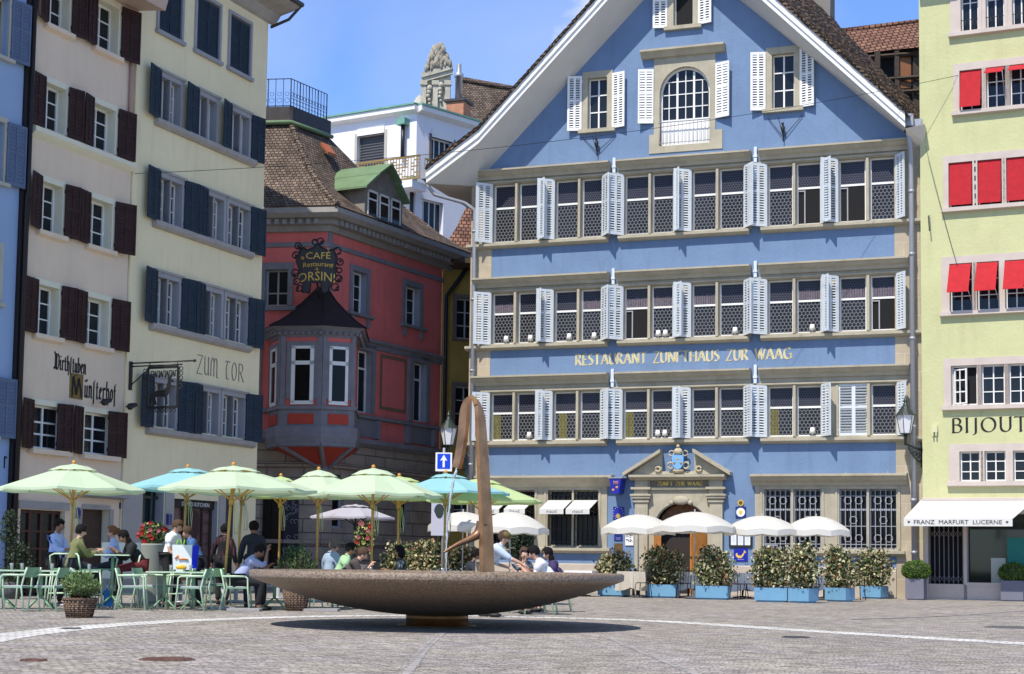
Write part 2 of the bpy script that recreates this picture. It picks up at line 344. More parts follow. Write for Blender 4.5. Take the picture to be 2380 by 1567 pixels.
def wall(Fc, poly, mat, depth=.3, name='wall', y=0, extra=(), inner=True, revealmat=None):
    m = MB(); holes = [h[0] if isinstance(h, tuple) and len(h) == 2 and isinstance(h[0], list) else h for h in list(Fc.holes)+list(extra)]
    loops = [list(poly)]+holes
    tri = tessellate_polygon([[Vector((a, b, 0)) for a, b in l] for l in loops]); flat = [p for l in loops for p in l]
    fs = []
    for t in tri:
        a, b, c = [flat[i] for i in t]; s_ = (b[0]-a[0])*(c[1]-a[1])-(b[1]-a[1])*(c[0]-a[0])
        fs.append(tuple(t) if s_ > 0 else tuple(t[::-1]))
    m.add([(a, y, b) for a, b in flat], fs)
    k = 1 if revealmat else 0
    for h in holes:
        n = len(h); vs = [(a, y, b) for a, b in h]+[(a, y+depth, b) for a, b in h]
        m.add(vs, [(i, i+n, (i+1) % n+n, (i+1) % n) for i in range(n)], k)
    # outer thickness so the wall is solid from the side
    n = len(poly); vs = [(a, y, b) for a, b in poly]+[(a, y+.6, b) for a, b in poly]
    m.add(vs, [(i, (i+1) % n, (i+1) % n+n, i+n) for i in range(n)])
    return Fc.p(name, m, [mat, revealmat] if revealmat else mat)
def house_back(Fc, u0, u1, z1, depth, mat, name='side_wall'):
    m = MB(); m.box(u0, u1, .62, depth, 0, z1); return Fc.p(name, m, mat)
# ---- lettering drawn as pen strokes
def arc(cx, cy, rx, ry, a0, a1, n=10): return [(cx+rx*math.cos(R(a0+(a1-a0)*i/n)), cy+ry*math.sin(R(a0+(a1-a0)*i/n))) for i in range(n+1)]
CAPS = {
 'R': (.62, [[(0.05, 0), (.05, 1)], [(.05, 1)]+arc(.25, .76, .25, .24, 90, -90)+[(.05, .52)], [(.22, .52), (.62, 0)]]),
 'E': (.48, [[(.05, 0), (.05, 1)], [(.05, 1), (.45, 1)], [(.05, .52), (.38, .52)], [(.05, 0), (.47, 0)]]),
 'S': (.48, [arc(.25, .75, .2, .25, 50, 200)+arc(.23, .26, .22, .26, 80, -140)]),
 'T': (.62, [[(.31, 0), (.31, 1)], [(0, 1), (.62, 1)]]),
 'A': (.72, [[(0, 0), (.36, 1), (.72, 0)], [(.14, .36), (.58, .36)]]),
 'U': (.66, [[(.05, 1), (.05, .35)]+arc(.33, .33, .28, .33, 180, 360)+[(.61, 1)]]),
 'N': (.74, [[(.06, 0), (.06, 1), (.68, 0), (.68, 1)]]),
 'Z': (.62, [[(.04, 1), (.6, 1), (.02, 0), (.62, 0)]]),
 'F': (.46, [[(.05, 0), (.05, 1)], [(.05, 1), (.46, 1)], [(.05, .52), (.38, .52)]]),
 'H': (.70, [[(.05, 0), (.05, 1)], [(.65, 0), (.65, 1)], [(.05, .5), (.65, .5)]]),
 'W': (1.0, [[(0, 1), (.26, 0), (.5, .95), (.74, 0), (1.0, 1)]]),
 'G': (.76, [arc(.42, .5, .38, .5, 50, 330, 16)+[(.74, .42)], [(.74, 0.05), (.74, .45), (.52, .45)]]),
 'B': (.56, [[(0.06, 0), (.06, 1)]+arc(.26, .77, .22, .23, 90, -90)+[(.06, .54)], [(.26, .54)]+arc(.28, .27, .26, .27, 90, -90)+[(.06, 0)]]),
 'I': (.14, [[(.07, 0), (.07, 1)]]), 'J': (.3, [[(.22, 1), (.22, .1)]+arc(.04, .02, .18, .2, 0, -80, 6)]),
 'O': (.86, [arc(.43, .5, .4, .5, 0, 360, 22)]),
 'M': (.9, [[(.05, 0), (.12, 1), (.45, .15), (.78, 1), (.85, 0)]]),
 'm': (.8, [[(.05, 0)]+arc(.22, .7, .17, .3, 180, 0, 8)+[(.39, 0)], arc(.56, .7, .17, .3, 180, 0, 8)+[(.73, .0), (.86, -.05)]]),
 'u': (.5, [[(.05, 1), (.05, .3)]+arc(.25, .25, .2, .25, 180, 360, 8)+[(.45, 1)], [(.45, .2), (.5, 0)]]),
 't': (.6, [[(.0, .92), (.15, 1), (.6, .97)], [(.28, .98), (.16, .6), (.18, .2)]+arc(.36, .2, .18, .2, 180, 310, 6)]),
 'o': (.62, [arc(.3, .5, .26, .5, 0, 360, 18)]),
 'C': (.66, [arc(.42, .5, .38, .5, 50, 310, 14)]), ' ': (.45, [])}
def pen(m, pts, nib, y0, y1, scale, o, z0, shear=0):
    P = [(o+(x+shear*z)*scale[0], z0+z*scale[1]) for x, z in pts]
    nx, nz_ = nib
    for i in range(len(P)-1):
        (a, b), (c, d) = P[i], P[i+1]
        quad = [(a-nx, b-nz_), (a+nx, b+nz_), (c+nx, d+nz_), (c-nx, d-nz_)]
        ar = sum(quad[k][0]*quad[(k+1) % 4][1]-quad[(k+1) % 4][0]*quad[k][1] for k in range(4))
        if ar < 0: quad = quad[::-1]
        L_ = math.hypot(c-a, d-b) or 1
        # never thinner than a hairline
        tx, tz = -(d-b)/L_*abs(nx)*.33, (c-a)/L_*abs(nx)*.33
        for q in (quad, [(a-tx, b-tz), (c-tx, d-tz), (c+tx, d+tz), (a+tx, b+tz)]):
            ar = sum(q[k][0]*q[(k+1) % 4][1]-q[(k+1) % 4][0]*q[k][1] for k in range(4))
            if abs(ar) < 1e-7: continue
            q = q if ar > 0 else q[::-1]
            k_ = len(m.f) % 5*.0004
            m.add([(x, y0-k_, z) for x, z in q]+[(x, y1, z) for x, z in q], [(0, 1, 2, 3), (0, 4, 5, 1), (1, 5, 6, 2), (2, 6, 7, 3), (3, 7, 4, 0)])
def strokes(text, u0, u1, z0, h, nib, y=-.012, font=CAPS, gap=.16, serif=False, space=None, shear=0):
    tot = sum(font[c][0]+gap for c in text)-gap; sx = (u1-u0)/tot; m = MB(); x = 0
    for c in text:
        w, st = font[c]
        for p_ in st:
            pen(m, p_, nib, y, .0, (sx, h), u0+x*sx, z0, shear)
            if serif:
                for q in (p_[0], p_[-1]):
                    if q[1] in (0, 1) and c not in 'OSCGJ': pen(m, [(q[0]-.07, q[1]), (q[0]+.07, q[1])], (nib[0]*.5, nib[0]*.5), y, 0, (sx, h), u0+x*sx, z0)
        x += w+gap
    return m
def textmesh(txt, size, ext=.004, align='CENTER', sx=1, sp=1):
    cu = bpy.data.curves.new('t', 'FONT'); cu.body = txt; cu.size = size; cu.extrude = ext; cu.align_x = align; cu.space_character = sp; cu.resolution_u = 2
    o = bpy.data.objects.new('t', cu); COL.objects.link(o); dg = bpy.context.evaluated_depsgraph_get(); dg.update()
    me = bpy.data.meshes.new_from_object(o.evaluated_get(dg)); m = MB()
    m.v = [(v.co.x*sx, -v.co.z, v.co.y) for v in me.vertices]; m.f = [list(p.vertices) for p in me.polygons]; m.m = [0]*len(m.f); m.sm = [False]*len(m.f)
    bpy.data.objects.remove(o); bpy.data.curves.remove(cu); bpy.data.meshes.remove(me); return m
# ================================================================== BLUE GUILD HOUSE
B = Face(2140, 52, -19.9, name='guild_house', label='tall sky blue gabled guild restaurant with rows of pale shutters and leaded windows')
PAIRS = [((-15.08, -14.22), (-14.1, -13.33)), ((-12.70, -11.83), (-11.72, -10.93)), ((-10.12, -9.23), (-9.13, -8.33)), ((-7.68, -6.82), (-6.72, -5.84)), ((-5.03, -4.16), (-4.06, -3.21)), ((-2.62, -1.71), (-1.59, -.73))]
ROWS = [(5.36, 7.08), (8.86, 10.72), (12.58, 14.72)]
SEG = [(-15.62, -10.62), (-10.34, -5.58), (-5.28, -.62)]
OPEN = {(2, 4, 1), (2, 5, 0), (1, 2, 0), (1, 5, 1)}
band_holes = {}
lace = M_('lavender lace', (.15, .125, .15), .9, .4, 14)
curt = M_('ochre curtain', (.20, .18, .05), .9, .3, 6)
cup = M_('white lampshade', (.8, .8, .78), .6)
for r, (z0, z1) in enumerate(ROWS):
    for i, pr in enumerate(PAIRS):
        ws = []
        for j, (u0, u1) in enumerate(pr):
            tz = .60 if r else .58
            w = window(B, u0, u1, z0, z1, dep=.22, fr=.055, vs=(), hs=((tz, .035),), pm=hexm)
            if (r, i, j) in OPEN:
                zt = z0+(z1-z0)*tz
                q = MB().quad((u0+.05, .205, z0+.05), (u1-.05, .205, z0+.05), (u1-.05, .205, zt-.03), (u0+.05, .205, zt-.03)); B.p('pane', q, dark, w)  # black sheet, not glass: the unlit room behind the open sash
                q = MB(); x = u0+.28; q.box(x-.02, x+.02, .16, .2, z0+.06, zt-.08); q.box(u0+.05, x-.02, .16, .2, zt-.12, zt-.08); B.p('sash', q, greytrim, w)
            zt = z0+(z1-z0)*tz
            q = MB().quad((u0+.05, .209, zt+.03), (u1-.05, .209, zt+.03), (u1-.05, .209, z1-.05), (u0+.05, .209, z1-.05)); B.p('pane', q, hext, w)
            if r == 1 and (i, j) in {(0, 0), (0, 1), (1, 0), (1, 1), (2, 1), (3, 1), (4, 1)} or (r == 0 and j == 1 and i in (0, 2, 4)):
                for dx in ((.62,) if (i, j) != (2, 1) else (.3, .62)):
                    q = MB().lathe([(.11, 0), (.07, .2)], (u0+dx*(u1-u0), .13, z0+.1), 10); q.lathe([(.02, -.06), (.02, 0)], (u0+dx*(u1-u0), .13, z0+.1), 6); B.p('lampshade', q, cup, w)
            if r == 1 and (i+j) % 3 != 1:
                q = MB()
                for k in range(9): q.box(u0+.06+k*(u1-u0-.12)/9, u0+.06+(k+.8)*(u1-u0-.12)/9, .200, .2065, zt+.05, zt+.05+(z1-zt)*random.uniform(.38, .48))
                B.p('lace_curtain', q, lace, w)
            if r == 0 and i in (1, 2, 4, 0) and j == 0:
                q = MB(); x0 = u0+.06+.12*(i % 2); 
                for k in range(6): q.box(x0+k*.05, x0+k*.05+.03, .198, .206-.002*(k % 2), z0+.06, zt-.03)
                B.p('curtain', q, curt, w)
            ws.append(w)
        wl = .66
        zs0, zs1 = z0-.02, z1+.02
        if (r, i) == (0, 5):     # the closed pair
            shutter(B, ws[0], pr[0][0]-.02, zs0, zs1, -1*(pr[0][0]-pr[0][1])+.08, 180, -1, shutw, label='closed pale shutters', cw=.06, gap=.34)
        else: shutter(B, ws[0], pr[0][0]-.02, zs0, zs1, wl, 40+random.uniform(-6, 6), -1, shutw, fw=.12, cw=.045, gap=.30)
        shutter(B, ws[1], pr[1][1]+.02, zs0, zs1, wl if i < 5 else .5, 55+random.uniform(-5, 6) if i < 5 else 50, 1, shutw, fw=.10, cw=.04, gap=.30)
# gable windows
def gwin(pu0, pu1, pz0, pz1, lsh, rsh, vs=(.5,), hs=(.34, .67), top=True):
    w = window(B, pu0, pu1, pz0, pz1, dep=.2, fr=.05, vs=vs, hs=hs, sur=(.2, .045, stone, .24), sill=(.32, .16, .16, stone))
    shutter(B, w, pu0-.22, pz0-.05, pz1+.1, .52, lsh, -1, white, fw=.08, cw=.04, gap=.32); shutter(B, w, pu1+.2, pz0-.05, pz1+.1, .52, rsh, 1, white, fw=.08, cw=.04, gap=.32)
    return w
gwin(-11.50, -10.78, 16.50, 18.35, 14, 16); gwin(-4.87, -4.10, 16.68, 18.58, 14, 16)
w = gwin(-8.36, -7.66, 19.95, 21.6, 14, 16, vs=(), hs=())
q = MB().box(-8.3, -7.7, .19, .192, 20.0, 21.5); B.p('pane', q, dark, w)  # black sheet in place of glass stands for the unlit room inside
AC = (-7.95, 17.52)
def archp(hw, zb, n=16, top=0): return [(AC[0]-hw, zb)]+[(AC[0]+hw, zb)]+[(AC[0]+hw*math.cos(PI*i/n), AC[1]+hw*math.sin(PI*i/n)*1.04) for i in range(n+1)]
ah = archp(.90, 15.66); B.holes.append((ah, None))
m = MB(); fo = archp(.90, 16.55); fi = archp(.83, 16.62); m.py(fo, .14, .2, holes=[fi])
for x in (-.30, .30): m.box(AC[0]+x-.035, AC[0]+x+.035, .15, .2, 16.6, 18.3)
for x in (-.6, 0, .6): m.box(AC[0]+x-.015, AC[0]+x+.015, .155, .2, 16.6, 18.35 if x == 0 else 18.0)
for z in (17.05, 17.52, 17.98): m.box(AC[0]-.8, AC[0]+.8, .158, .2, z-.016, z+.016)
aw = B.p('window', m, white); aw['label'] = 'tall arched white window with white railing panel'
g = MB().py(archp(.86, 16.6), .19, .195); B.p('pane', g, glass, aw)
m = MB().box(AC[0]-.88, AC[0]+.88, .15, .2, 15.66, 16.56)
for k in range(13): m.box(AC[0]-.84+k*.14-.02, AC[0]-.84+k*.14+.02, .135, .152, 15.7, 16.5)
B.p('panel', m, white, aw)
m = MB(); m.tube([(AC[0]-.92, -.05, 16.5), (AC[0]+.92, -.05, 16.5)], .018, 6); m.tube([(AC[0]-.92, -.05, 15.76), (AC[0]+.92, -.05, 15.76)], .014, 6)
for k in range(14): m.tube([(AC[0]-.88+k*.135, -.05, 15.7), (AC[0]-.88+k*.135, -.05, 16.5)], .009, 5)
B.p('railing', m, greyiron, aw)
m = MB().py([(-9.22, 15.42), (-6.6, 15.42), (-6.6, 16.1), (-6.85, 16.1), (-6.85, 18.95), (-9.05, 18.95), (-9.05, 16.1), (-9.22, 16.1)], -.035, 0, holes=[ah])
B.p('surround', m, stone, aw)
m = MB().px([(0, 19.12), (-.34, 19.10), (-.34, 19.03), (-.22, 18.95), (-.14, 18.84), (0, 18.82)], -9.5, -6.5); B.p('hood', m, stone, aw)
for side, hu in ((-1, -9.07), (1, -6.83)): shutter(B, aw, hu, 16.5, 18.45, .55, 16 if side < 0 else 20, side, white)
# ground floor windows
GW = [((-15.10, -14.3), (-14.16, -13.34)), ((-12.84, -11.92), (-11.88, -10.98)), ((-5.14, -4.23), (-4.14, -3.23)), ((-2.63, -1.72), (-1.65, -.75))]
for i, pr in enumerate(GW):
    for j, (u0, u1) in enumerate(pr):
        w = window(B, u0, u1, 1.6, 3.58, dep=.26, fr=.05, fm=stone if i < 2 else greytrim, pm=darkglass, vs=(), hs=())
        m = MB(); gmat = iron if i < 2 else greyiron
        n = 5
        for k in range(n+1):
            x = u0+.02+(u1-u0-.04)*k/n; m.box(x-.012, x+.012, .02, .045, 1.62, 3.56)
        for z in (1.75, 2.35, 2.9, 3.35) if i > 1 else (1.75, 2.2, 2.65, 3.1, 3.4): m.box(u0, u1, .022, .043, z-.012, z+.012)
        if i > 1:
            for z in (3.2, 2.55, 1.95):
                for x in ((u0+u1)/2-.18, (u0+u1)/2+.18) if z != 2.55 else ((u0+u1)/2,):
                    m.tube([(x+.12*math.cos(a*PI/6), .03, z+.12*math.sin(a*PI/6)) for a in range(13)], .014, 5)
            for k in range(12): m.box(u0+(u1-u0)*(k+.2)/12, u0+(u1-u0)*(k+.8)/12, .015, .03, 2.86, 2.93)
        else:
            for k in range(3): m.tube([(u0+.15+k*.27+.1*math.cos(a*PI/5), .03, 3.3+.1*math.sin(a*PI/5)) for a in range(11)], .01, 5)
        B.p('grille', m, gmat, w)
        if i < 2:     # small awning with lettering
            e = .98; q = MB(); a0, a1 = u0+.02, u1-.02
            q.add([(a0, -.02, 3.22), (a1, -.02, 3.22), (a1, -e, 2.88), (a0, -e, 2.88), (a0, -.02, 3.205), (a1, -.02, 3.205), (a1, -e, 2.865), (a0, -e, 2.865)], [(0, 3, 2, 1), (4, 5, 6, 7), (0, 4, 7, 3), (1, 2, 6, 5)])
            q.box(a0, a1, -e-.012, -e, 2.70, 2.885)
            for x in (a0+.02, a1-.02): q.tube([(x, -.02, 2.75), (x, -e+.02, 2.84)], .012, 5, mi=1)
            aw_ = B.p('awning', q, [awnw, iron], w)
            tm = textmesh('maud', .16, .003, sx=1.1); tm.xf(Matrix.Translation(((a0+a1)/2, -e-.016, 2.745))); B.p('lettering', tm, greyp, aw_)
DOORH = [(-8.98, .0), (-7.0, 0), (-7.0, 2.25)]+[(-7.99+.99*math.cos(PI*i/16), 2.25+.92*math.sin(PI*i/16)) for i in range(1, 16)]+[(-8.98, 2.25)]
B.holes.append((DOORH, None))
gable = [(-15.9, 0), (.2, 0), (.2, 15.3), (-.45, 15.5), (-7.98, 22.5), (-15.33, 15.27), (-15.9, 15.0)]
wall(B, gable, blue, depth=.34, revealmat=stone)
house_back(B, -15.9, .2, 14.8, 12, blue)
# stone bands, quoins, cornices, sills
for r, ((z0, z1), ct) in enumerate(zip(ROWS, (7.70, 11.27, 15.24))):
    for k, (a, b) in enumerate(SEG):
        hol = [rectp(u0, u1, z0, z1) for pr in PAIRS[2*k:2*k+2] for u0, u1 in pr]
        m = MB().py(rectp(a, b, z0-.06, ct-.3), -.035, -.001, holes=[h for h in hol])
        for pr in PAIRS[2*k:2*k+2]:                      # centre mullion and jamb mouldings
            x = (pr[0][1]+pr[1][0])/2; m.box(x-.045, x+.045, -.085, -.035, z0, z1)
            for x in (pr[0][0]-.07, pr[1][1]+.07): m.box(x-.05, x+.05, -.06, -.035, z0, z1)
            m.px([(-.035, z1+.11), (-.11, z1+.09), (-.11, z1+.04), (-.035, z1+.02)], pr[0][0]-.35, pr[1][1]+.35)
        B.p('window_band', m, stone)
        aa, bb = a-(.12 if k == 0 else 0), b+(.32 if k == 2 else 0)
        m = MB().px([(0, ct), (-.40, ct-.03), (-.40, ct-.09), (-.34, ct-.1), (-.26, ct-.2), (-.16, ct-.26), (-.12, ct-.36), (0, ct-.38)], aa, bb); B.p('cornice', m, stone)
        m = MB().px([(0, z0-.05), (-.25, z0-.07), (-.25, z0-.16), (-.15, z0-.22), (0, z0-.24)], a-(.4 if k == 0 else -.05), b+(.85 if k == 2 else -.05)); B.p('sill', m, stone)
    for x in (-10.48, -5.43):
        m = MB().box(x-.05, x+.05, -.11, -.0, z1+.1, ct+.12); m.box(x-.07, x+.07, -.13, 0, z1+.28, z1+.36); B.p('pilaster', m, shutw)
m = MB().px([(0, 15.56), (-.05, 15.54), (-.05, 15.24), (0, 15.24)], -15.3, -.4)
for (a, b) in ((-15.92, -15.1), (-.78, .2)):
    for k, (za, zb) in enumerate(((.0, 15.0),)):
        m = MB().box(a, b, -.02, .3, za, zb)
        if a < -10: m.box(a, a+.001, .3, 1.5, za, zb)
        B.p('quoins', m, quoin)
for pa, pb2 in ((-15.12, -9.9), (-6.35, -.79)): m = MB().px([(0, 1.0), (-.06, .97), (-.06, 0), (0, 0)], pa, pb2); B.p('plinth', m, M_('beige plinth stone', (.50, .43, .35), .9, .12, 2, .2, 20))
for a, b, i0 in ((-15.5, -10.4, 0), (-5.55, -.40, 2)):
    hol = [rectp(u0, u1, 1.6, 3.58) for pr in GW[i0:i0+2] for u0, u1 in pr]
    m = MB().py(rectp(a+.1, b-.25, 1.5, 3.72), -.04, -.002, holes=hol)
    for pr in GW[i0:i0+2]:
        for x in (pr[0][0]-.09, pr[1][1]+.07, (pr[0][1]+pr[1][0])/2): m.box(x-.035, x+.035, -.075, -.04, 1.6, 3.6)
    B.p('window_band', m, stone)
    m = MB().px([(0, 4.1), (-.44, 4.07), (-.44, 4.0), (-.36, 3.98), (-.26, 3.86), (-.16, 3.80), (-.10, 3.70), (0, 3.68)], a, b)
    for k in range(4): x = a+.5+k*1.35; m.box(x-.01, x+.01, -.42, -.40, 4.06, 4.14)
    B.p('cornice', m, stone)
    m = MB().px([(0, 1.56), (-.24, 1.54), (-.24, 1.45), (-.12, 1.38), (0, 1.36)], a+.05, b-.1); B.p('sill', m, stone)
# lettering
m = strokes('RESTAURANT ZUNFTHAUS ZUR WAAG', -11.86, -4.22, 8.0, .38, (.032, .018), font=CAPS, gap=.17)
B.p('lettering', m, goldpaint)
# portal
for s_, x0, x1 in ((-1, -9.62, -9.16), (1, -6.98, -6.54)):
    pm_ = MB(); pm_.box(x0, x1, -.16, 0, 0, 3.14); pm_.box(x0+.08, x1-.08, -.175, -.16, .5, 3.0)
    pm_.box(x0-.12, x1+.12, -.24, 0, 0, .35)
    B.p('pilaster', pm_, stone)
for x0, x1 in ((-9.62, -9.16), (-6.98, -6.54)):
    m = MB()
    for z0, z1, e in ((3.14, 3.2, .05), (3.2, 3.27, .02), (3.27, 3.36, .10), (3.36, 3.42, .14), (3.42, 3.58, .02), (3.58, 3.66, .12)): m.box(x0-e, x1+e, -.16-e, 0, z0, z1)
    m.box(x0, x1, -.17, 0, 3.66, 3.98)
    B.p('capital', m, stone)
arch_out = [(-9.16, 0), (-6.98, 0), (-6.98, 3.6), (-9.16, 3.6)]
hole = [(-8.9, .02), (-7.08, .02), (-7.08, 2.25)]+[(-7.99+.91*math.cos(PI*i/16), 2.25+.85*math.sin(PI*i/16)) for i in range(1, 16)]+[(-8.9, 2.25)]
m = MB().py(arch_out, -.05, 0, holes=[hole])
ring = [(-7.99+1.13*math.cos(PI*i/20), 2.25+1.1*math.sin(PI*i/20)) for i in range(21)]; ringi = [(-7.99+.95*math.cos(PI*i/20), 2.25+.89*math.sin(PI*i/20)) for i in range(20, -1, -1)]
m.py(ring+ringi, -.11, -.05)
m.ball((-7.99, -.16, 3.2), .16, mi=0, sq=(1.9, .6, 1)); m.ball((-8.32, -.14, 3.12), .09); m.ball((-7.66, -.14, 3.12), .09)
B.p('arch', m, stone)
m = MB().px([(0, 4.10), (-.42, 4.08), (-.42, 4.0), (-.30, 3.95), (-.24, 3.9), (0, 3.9)], -9.78, -6.42)
m.box(-9.16, -6.98, -.10, 0, 3.66, 3.9); m.box(-9.16, -6.98, -.15, 0, 3.58, 3.66); m.px([(0, 4.22), (-.12, 4.2), (-.14, 4.1), (0, 4.1)], -8.9, -7.1); B.p('entablature', m, stone)
m = MB().box(-9.1, -7.04, -.112, -.1, 3.68, 3.88); pan = B.p('inscription_panel', m, M_('brown stone panel', (.17, .14, .10), .8))
m = strokes('ZUNFT ZUR WAAG', -8.82, -7.24, 3.71, .14, (.014, .008), y=-.122, gap=.2); B.p('lettering', m, gold, pan)
for s_ in (-1, 1):
    m = MB(); cxx = -8.08; tipx, inx = (-9.98, -8.66) if s_ < 0 else (-6.22, -7.52)
    zt, zi = 4.16, 4.96
    prof = [(tipx, zt), (inx, zi), (inx, zi-.12), (tipx, zt-.12)]
    if s_ > 0: prof = prof[::-1]
    m.py(prof, -.46, 0)
    tri = [(tipx+(-s_)*.16, 4.1), (inx, 4.1), (inx, zi-.13)]
    m.py(tri if s_ < 0 else tri[::-1], -.16, 0)
    B.p('pediment', m, stone)
m = MB()
for sx in (-1, 1):
    m.tube([(-8.07+sx*(.27+.10*math.cos(a)), -.2, 4.40+.11*math.sin(a)) for a in [k*.5 for k in range(14)]], [.032]*12+[.03, .02], 6)
    m.tube([(-8.07+sx*(.24+.09*math.cos(a)), -.2, 4.82+.09*math.sin(a)) for a in [k*.5 for k in range(13)]], .024, 6)
    m.tube([(-8.07+sx*(.72+.09*math.cos(a)), -.2, 4.28+.08*math.sin(a)) for a in [k*.5 for k in range(13)]], .035, 6)
m.ball((-8.07, -.2, 4.22), .1, sq=(2, 1, .8)); m.ball((-8.07, -.22, 5.06), .07); m.ball((-8.07, -.2, 4.88), .14, sq=(1.2, .8, .9))
cr_ = B.p('crest', m, M_('gilded cream stone', (.50, .43, .28), .7, .3, 8))
m = MB().py([(-8.27, 4.75), (-8.27, 4.45), (-8.17, 4.3), (-8.07, 4.26), (-7.97, 4.3), (-7.87, 4.45), (-7.87, 4.75)], -.30, -.18); B.p('shield', m, M_('sky blue enamel', (.18, .42, .80), .3), cr_)
m = MB()
for x in (-8.19, -7.95): m.add([(x-.06, -.305, 4.5), (x+.06, -.305, 4.5), (x+.035, -.305, 4.42), (x-.035, -.305, 4.42)], [(3, 2, 1, 0), (0, 1, 2, 3)])
m.box(-8.08, -8.06, -.31, -.3, 4.46, 4.68); m.box(-8.2, -7.94, -.31, -.3, 4.6, 4.62); B.p('scales_emblem', m, gold, cr_)
for hx, dr in ((-8.92, 1), (-7.06, -1)):
    m = MB(); m.box(0, .86, -.06, 0, .05, 2.25)
    for z0_, z1_ in ((.2, .9), (1.05, 2.1)): m.box(.1, .76, -.075, -.06, z0_, z1_); m.box(.1, .76, 0, .015, z0_, z1_)
    ang = R(-62 if dr > 0 else -118); Mx = Matrix.Translation((hx, .0, 0))@Matrix.Rotation(ang, 4, 'Z')
    m.xf(Mx); d_ = B.p('door', m, wooddoor)
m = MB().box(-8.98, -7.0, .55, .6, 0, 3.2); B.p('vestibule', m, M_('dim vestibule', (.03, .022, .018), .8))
m = MB(); m.py([(-7.99+.86*math.cos(PI*i/12), 2.32+.78*math.sin(PI*i/12)) for i in range(13)], .3, .34)
for k in range(9): m.box(-8.75+k*.18, -8.70+k*.18, .27, .3, 2.33, 2.3+.78*math.sin(math.acos(min(1, abs(-.74+k*.18)/.86)))); 
B.p('fanlight', m, M_('brown oak fanlight', (.20, .085, .03), .6, .3, 6))
# roof: soffit, barge board, tiles
def lineP(pts, off): return [Vector((u, -off, z)) for u, z in pts]
E_ = 1.2
innL = [(-15.75, 14.72), (-15.33, 15.25), (-9.46, 21.03), (-7.98, 22.49)]
outL = [(-17.22, 14.66), (-15.22, 15.96), (-10.42, 20.72), (-7.98, 23.14)]
innR = [(-7.98, 22.49), (-6.0, 20.65), (-.45, 15.48)]
outR = [(-7.98, 23.14), (-5.0, 20.12), (-.28, 15.33)]
m = MB()
for A, C_ in ((innL, outL),):
    a = lineP(A, .0); b = lineP(C_, E_)
    for i in range(len(a)-1): m.quad(a[i], b[i], b[i+1], a[i+1])
    m.quad(a[0], Vector((-17.3, 6, 14.66)), b[0]); m.quad(a[0], Vector((-15.75, 6, 14.72)), Vector((-17.3, 6, 14.66)))
a = lineP(innR, 0); b = lineP(outR, E_)
for i in range(2): m.quad(a[i], b[i], b[i+1], a[i+1])
B.p('soffit', m, soffit)
m = MB(); tl = MB()
oo = outL+outR[1:]
def offs(pts, h):       # raise perpendicular-ish
    return [(u, z+h) for u, z in pts]
def strip(mm, low, up, y0, y1):
    n = len(low)
    vs = [(u, y0, z) for u, z in low]+[(u, y0, z) for u, z in up]+[(u, y1, z) for u, z in low]+[(u, y1, z) for u, z in up]
    fs = []
    for i in range(n-1): fs += [(i, i+1, n+i+1, n+i), (2*n+i, 3*n+i, 3*n+i+1, 2*n+i+1), (n+i, n+i+1, 3*n+i+1, 3*n+i), (i, 2*n+i, 2*n+i+1, i+1)]
    fs += [(0, n, 3*n, 2*n), (n-1, 3*n-1, 4*n-1, 2*n-1)]; mm.add(vs, fs)
strip(m, oo, offs(oo, .24), -E_-.03, -E_+.04); strip(m, offs(oo, .25), offs(oo, .47), -E_-.07, -E_+.04); strip(m, offs(oo, .20), offs(oo, .26), -E_-.09, -E_+.03)
B.p('barge_board', m, white)
# tiled slopes; the rear edge of the right slope fans out with the skewed rear of the house
rearR = [B.uz(1700, -190, -9), B.uz(1895, 0, -9), B.uz(2050, 165, -8), B.uz(2146, 262, -6)]
yr = [9, 9, 8, 6]
frontR = [(-7.98, 23.64), (-5.3, 20.92), (-2.6, 18.18), (-.12, 15.62)]
ns = 10
def mixp(a, b, t): return tuple(x+(y-x)*t for x, y in zip(a, b))
def polyat(P, t):
    k = min(int(t*(len(P)-1)), len(P)-2); return mixp(P[k], P[k+1], t*(len(P)-1)-k)
FR = [(u, -E_-.1, z) for u, z in frontR]; RR = [(u, y, z) for (u, z), y in zip(rearR, yr)]
tr = MB(); nu, nv = 90, 60
for i in range(nu+1):
    t = i/nu; a, b = polyat(FR, t), polyat(RR, t)
    for j in range(nv+1):
        q = mixp(a, b, j/nv); tr.v.append((q[0], q[1], q[2]+(random.random()-.5)*.11))
for i in range(nu):
    for j in range(nv):
        k = i*(nv+1)+j; tr.f.append([k, k+1, k+nv+2, k+nv+1]); tr.m.append(0); tr.sm.append(False)
rf = B.p('roof', tr, tiledark); rf['label'] = 'mossy dark tiled right roof slope'
def tilecourse(P0, P1, dp, row=.24, tw=.2, thick=.06):
    """verge row of real tiles along a line"""
    mm = MB(); L_ = (P1-P0).length; n = int(L_/row); d = (P1-P0)/n; up = Vector((0, 0, 1)); 
    for i in range(n):
        p = P0+d*i
        j = random.uniform(-.012, .012)
        a = [p+Vector((0, -.02+j, 0)), p+d*1.25+Vector((0, -.02+j, -.0)), p+d*1.25+Vector((0, dp, 0)), p+Vector((0, dp, 0))]
        b = [q+up*thick+up*(.03 if k in (0, 3) else 0) for k, q in enumerate(a)]
        mm.add(a+b, [(0, 3, 2, 1), (4, 5, 6, 7), (0, 1, 5, 4), (1, 2, 6, 5), (2, 3, 7, 6), (3, 0, 4, 7)])
    return mm
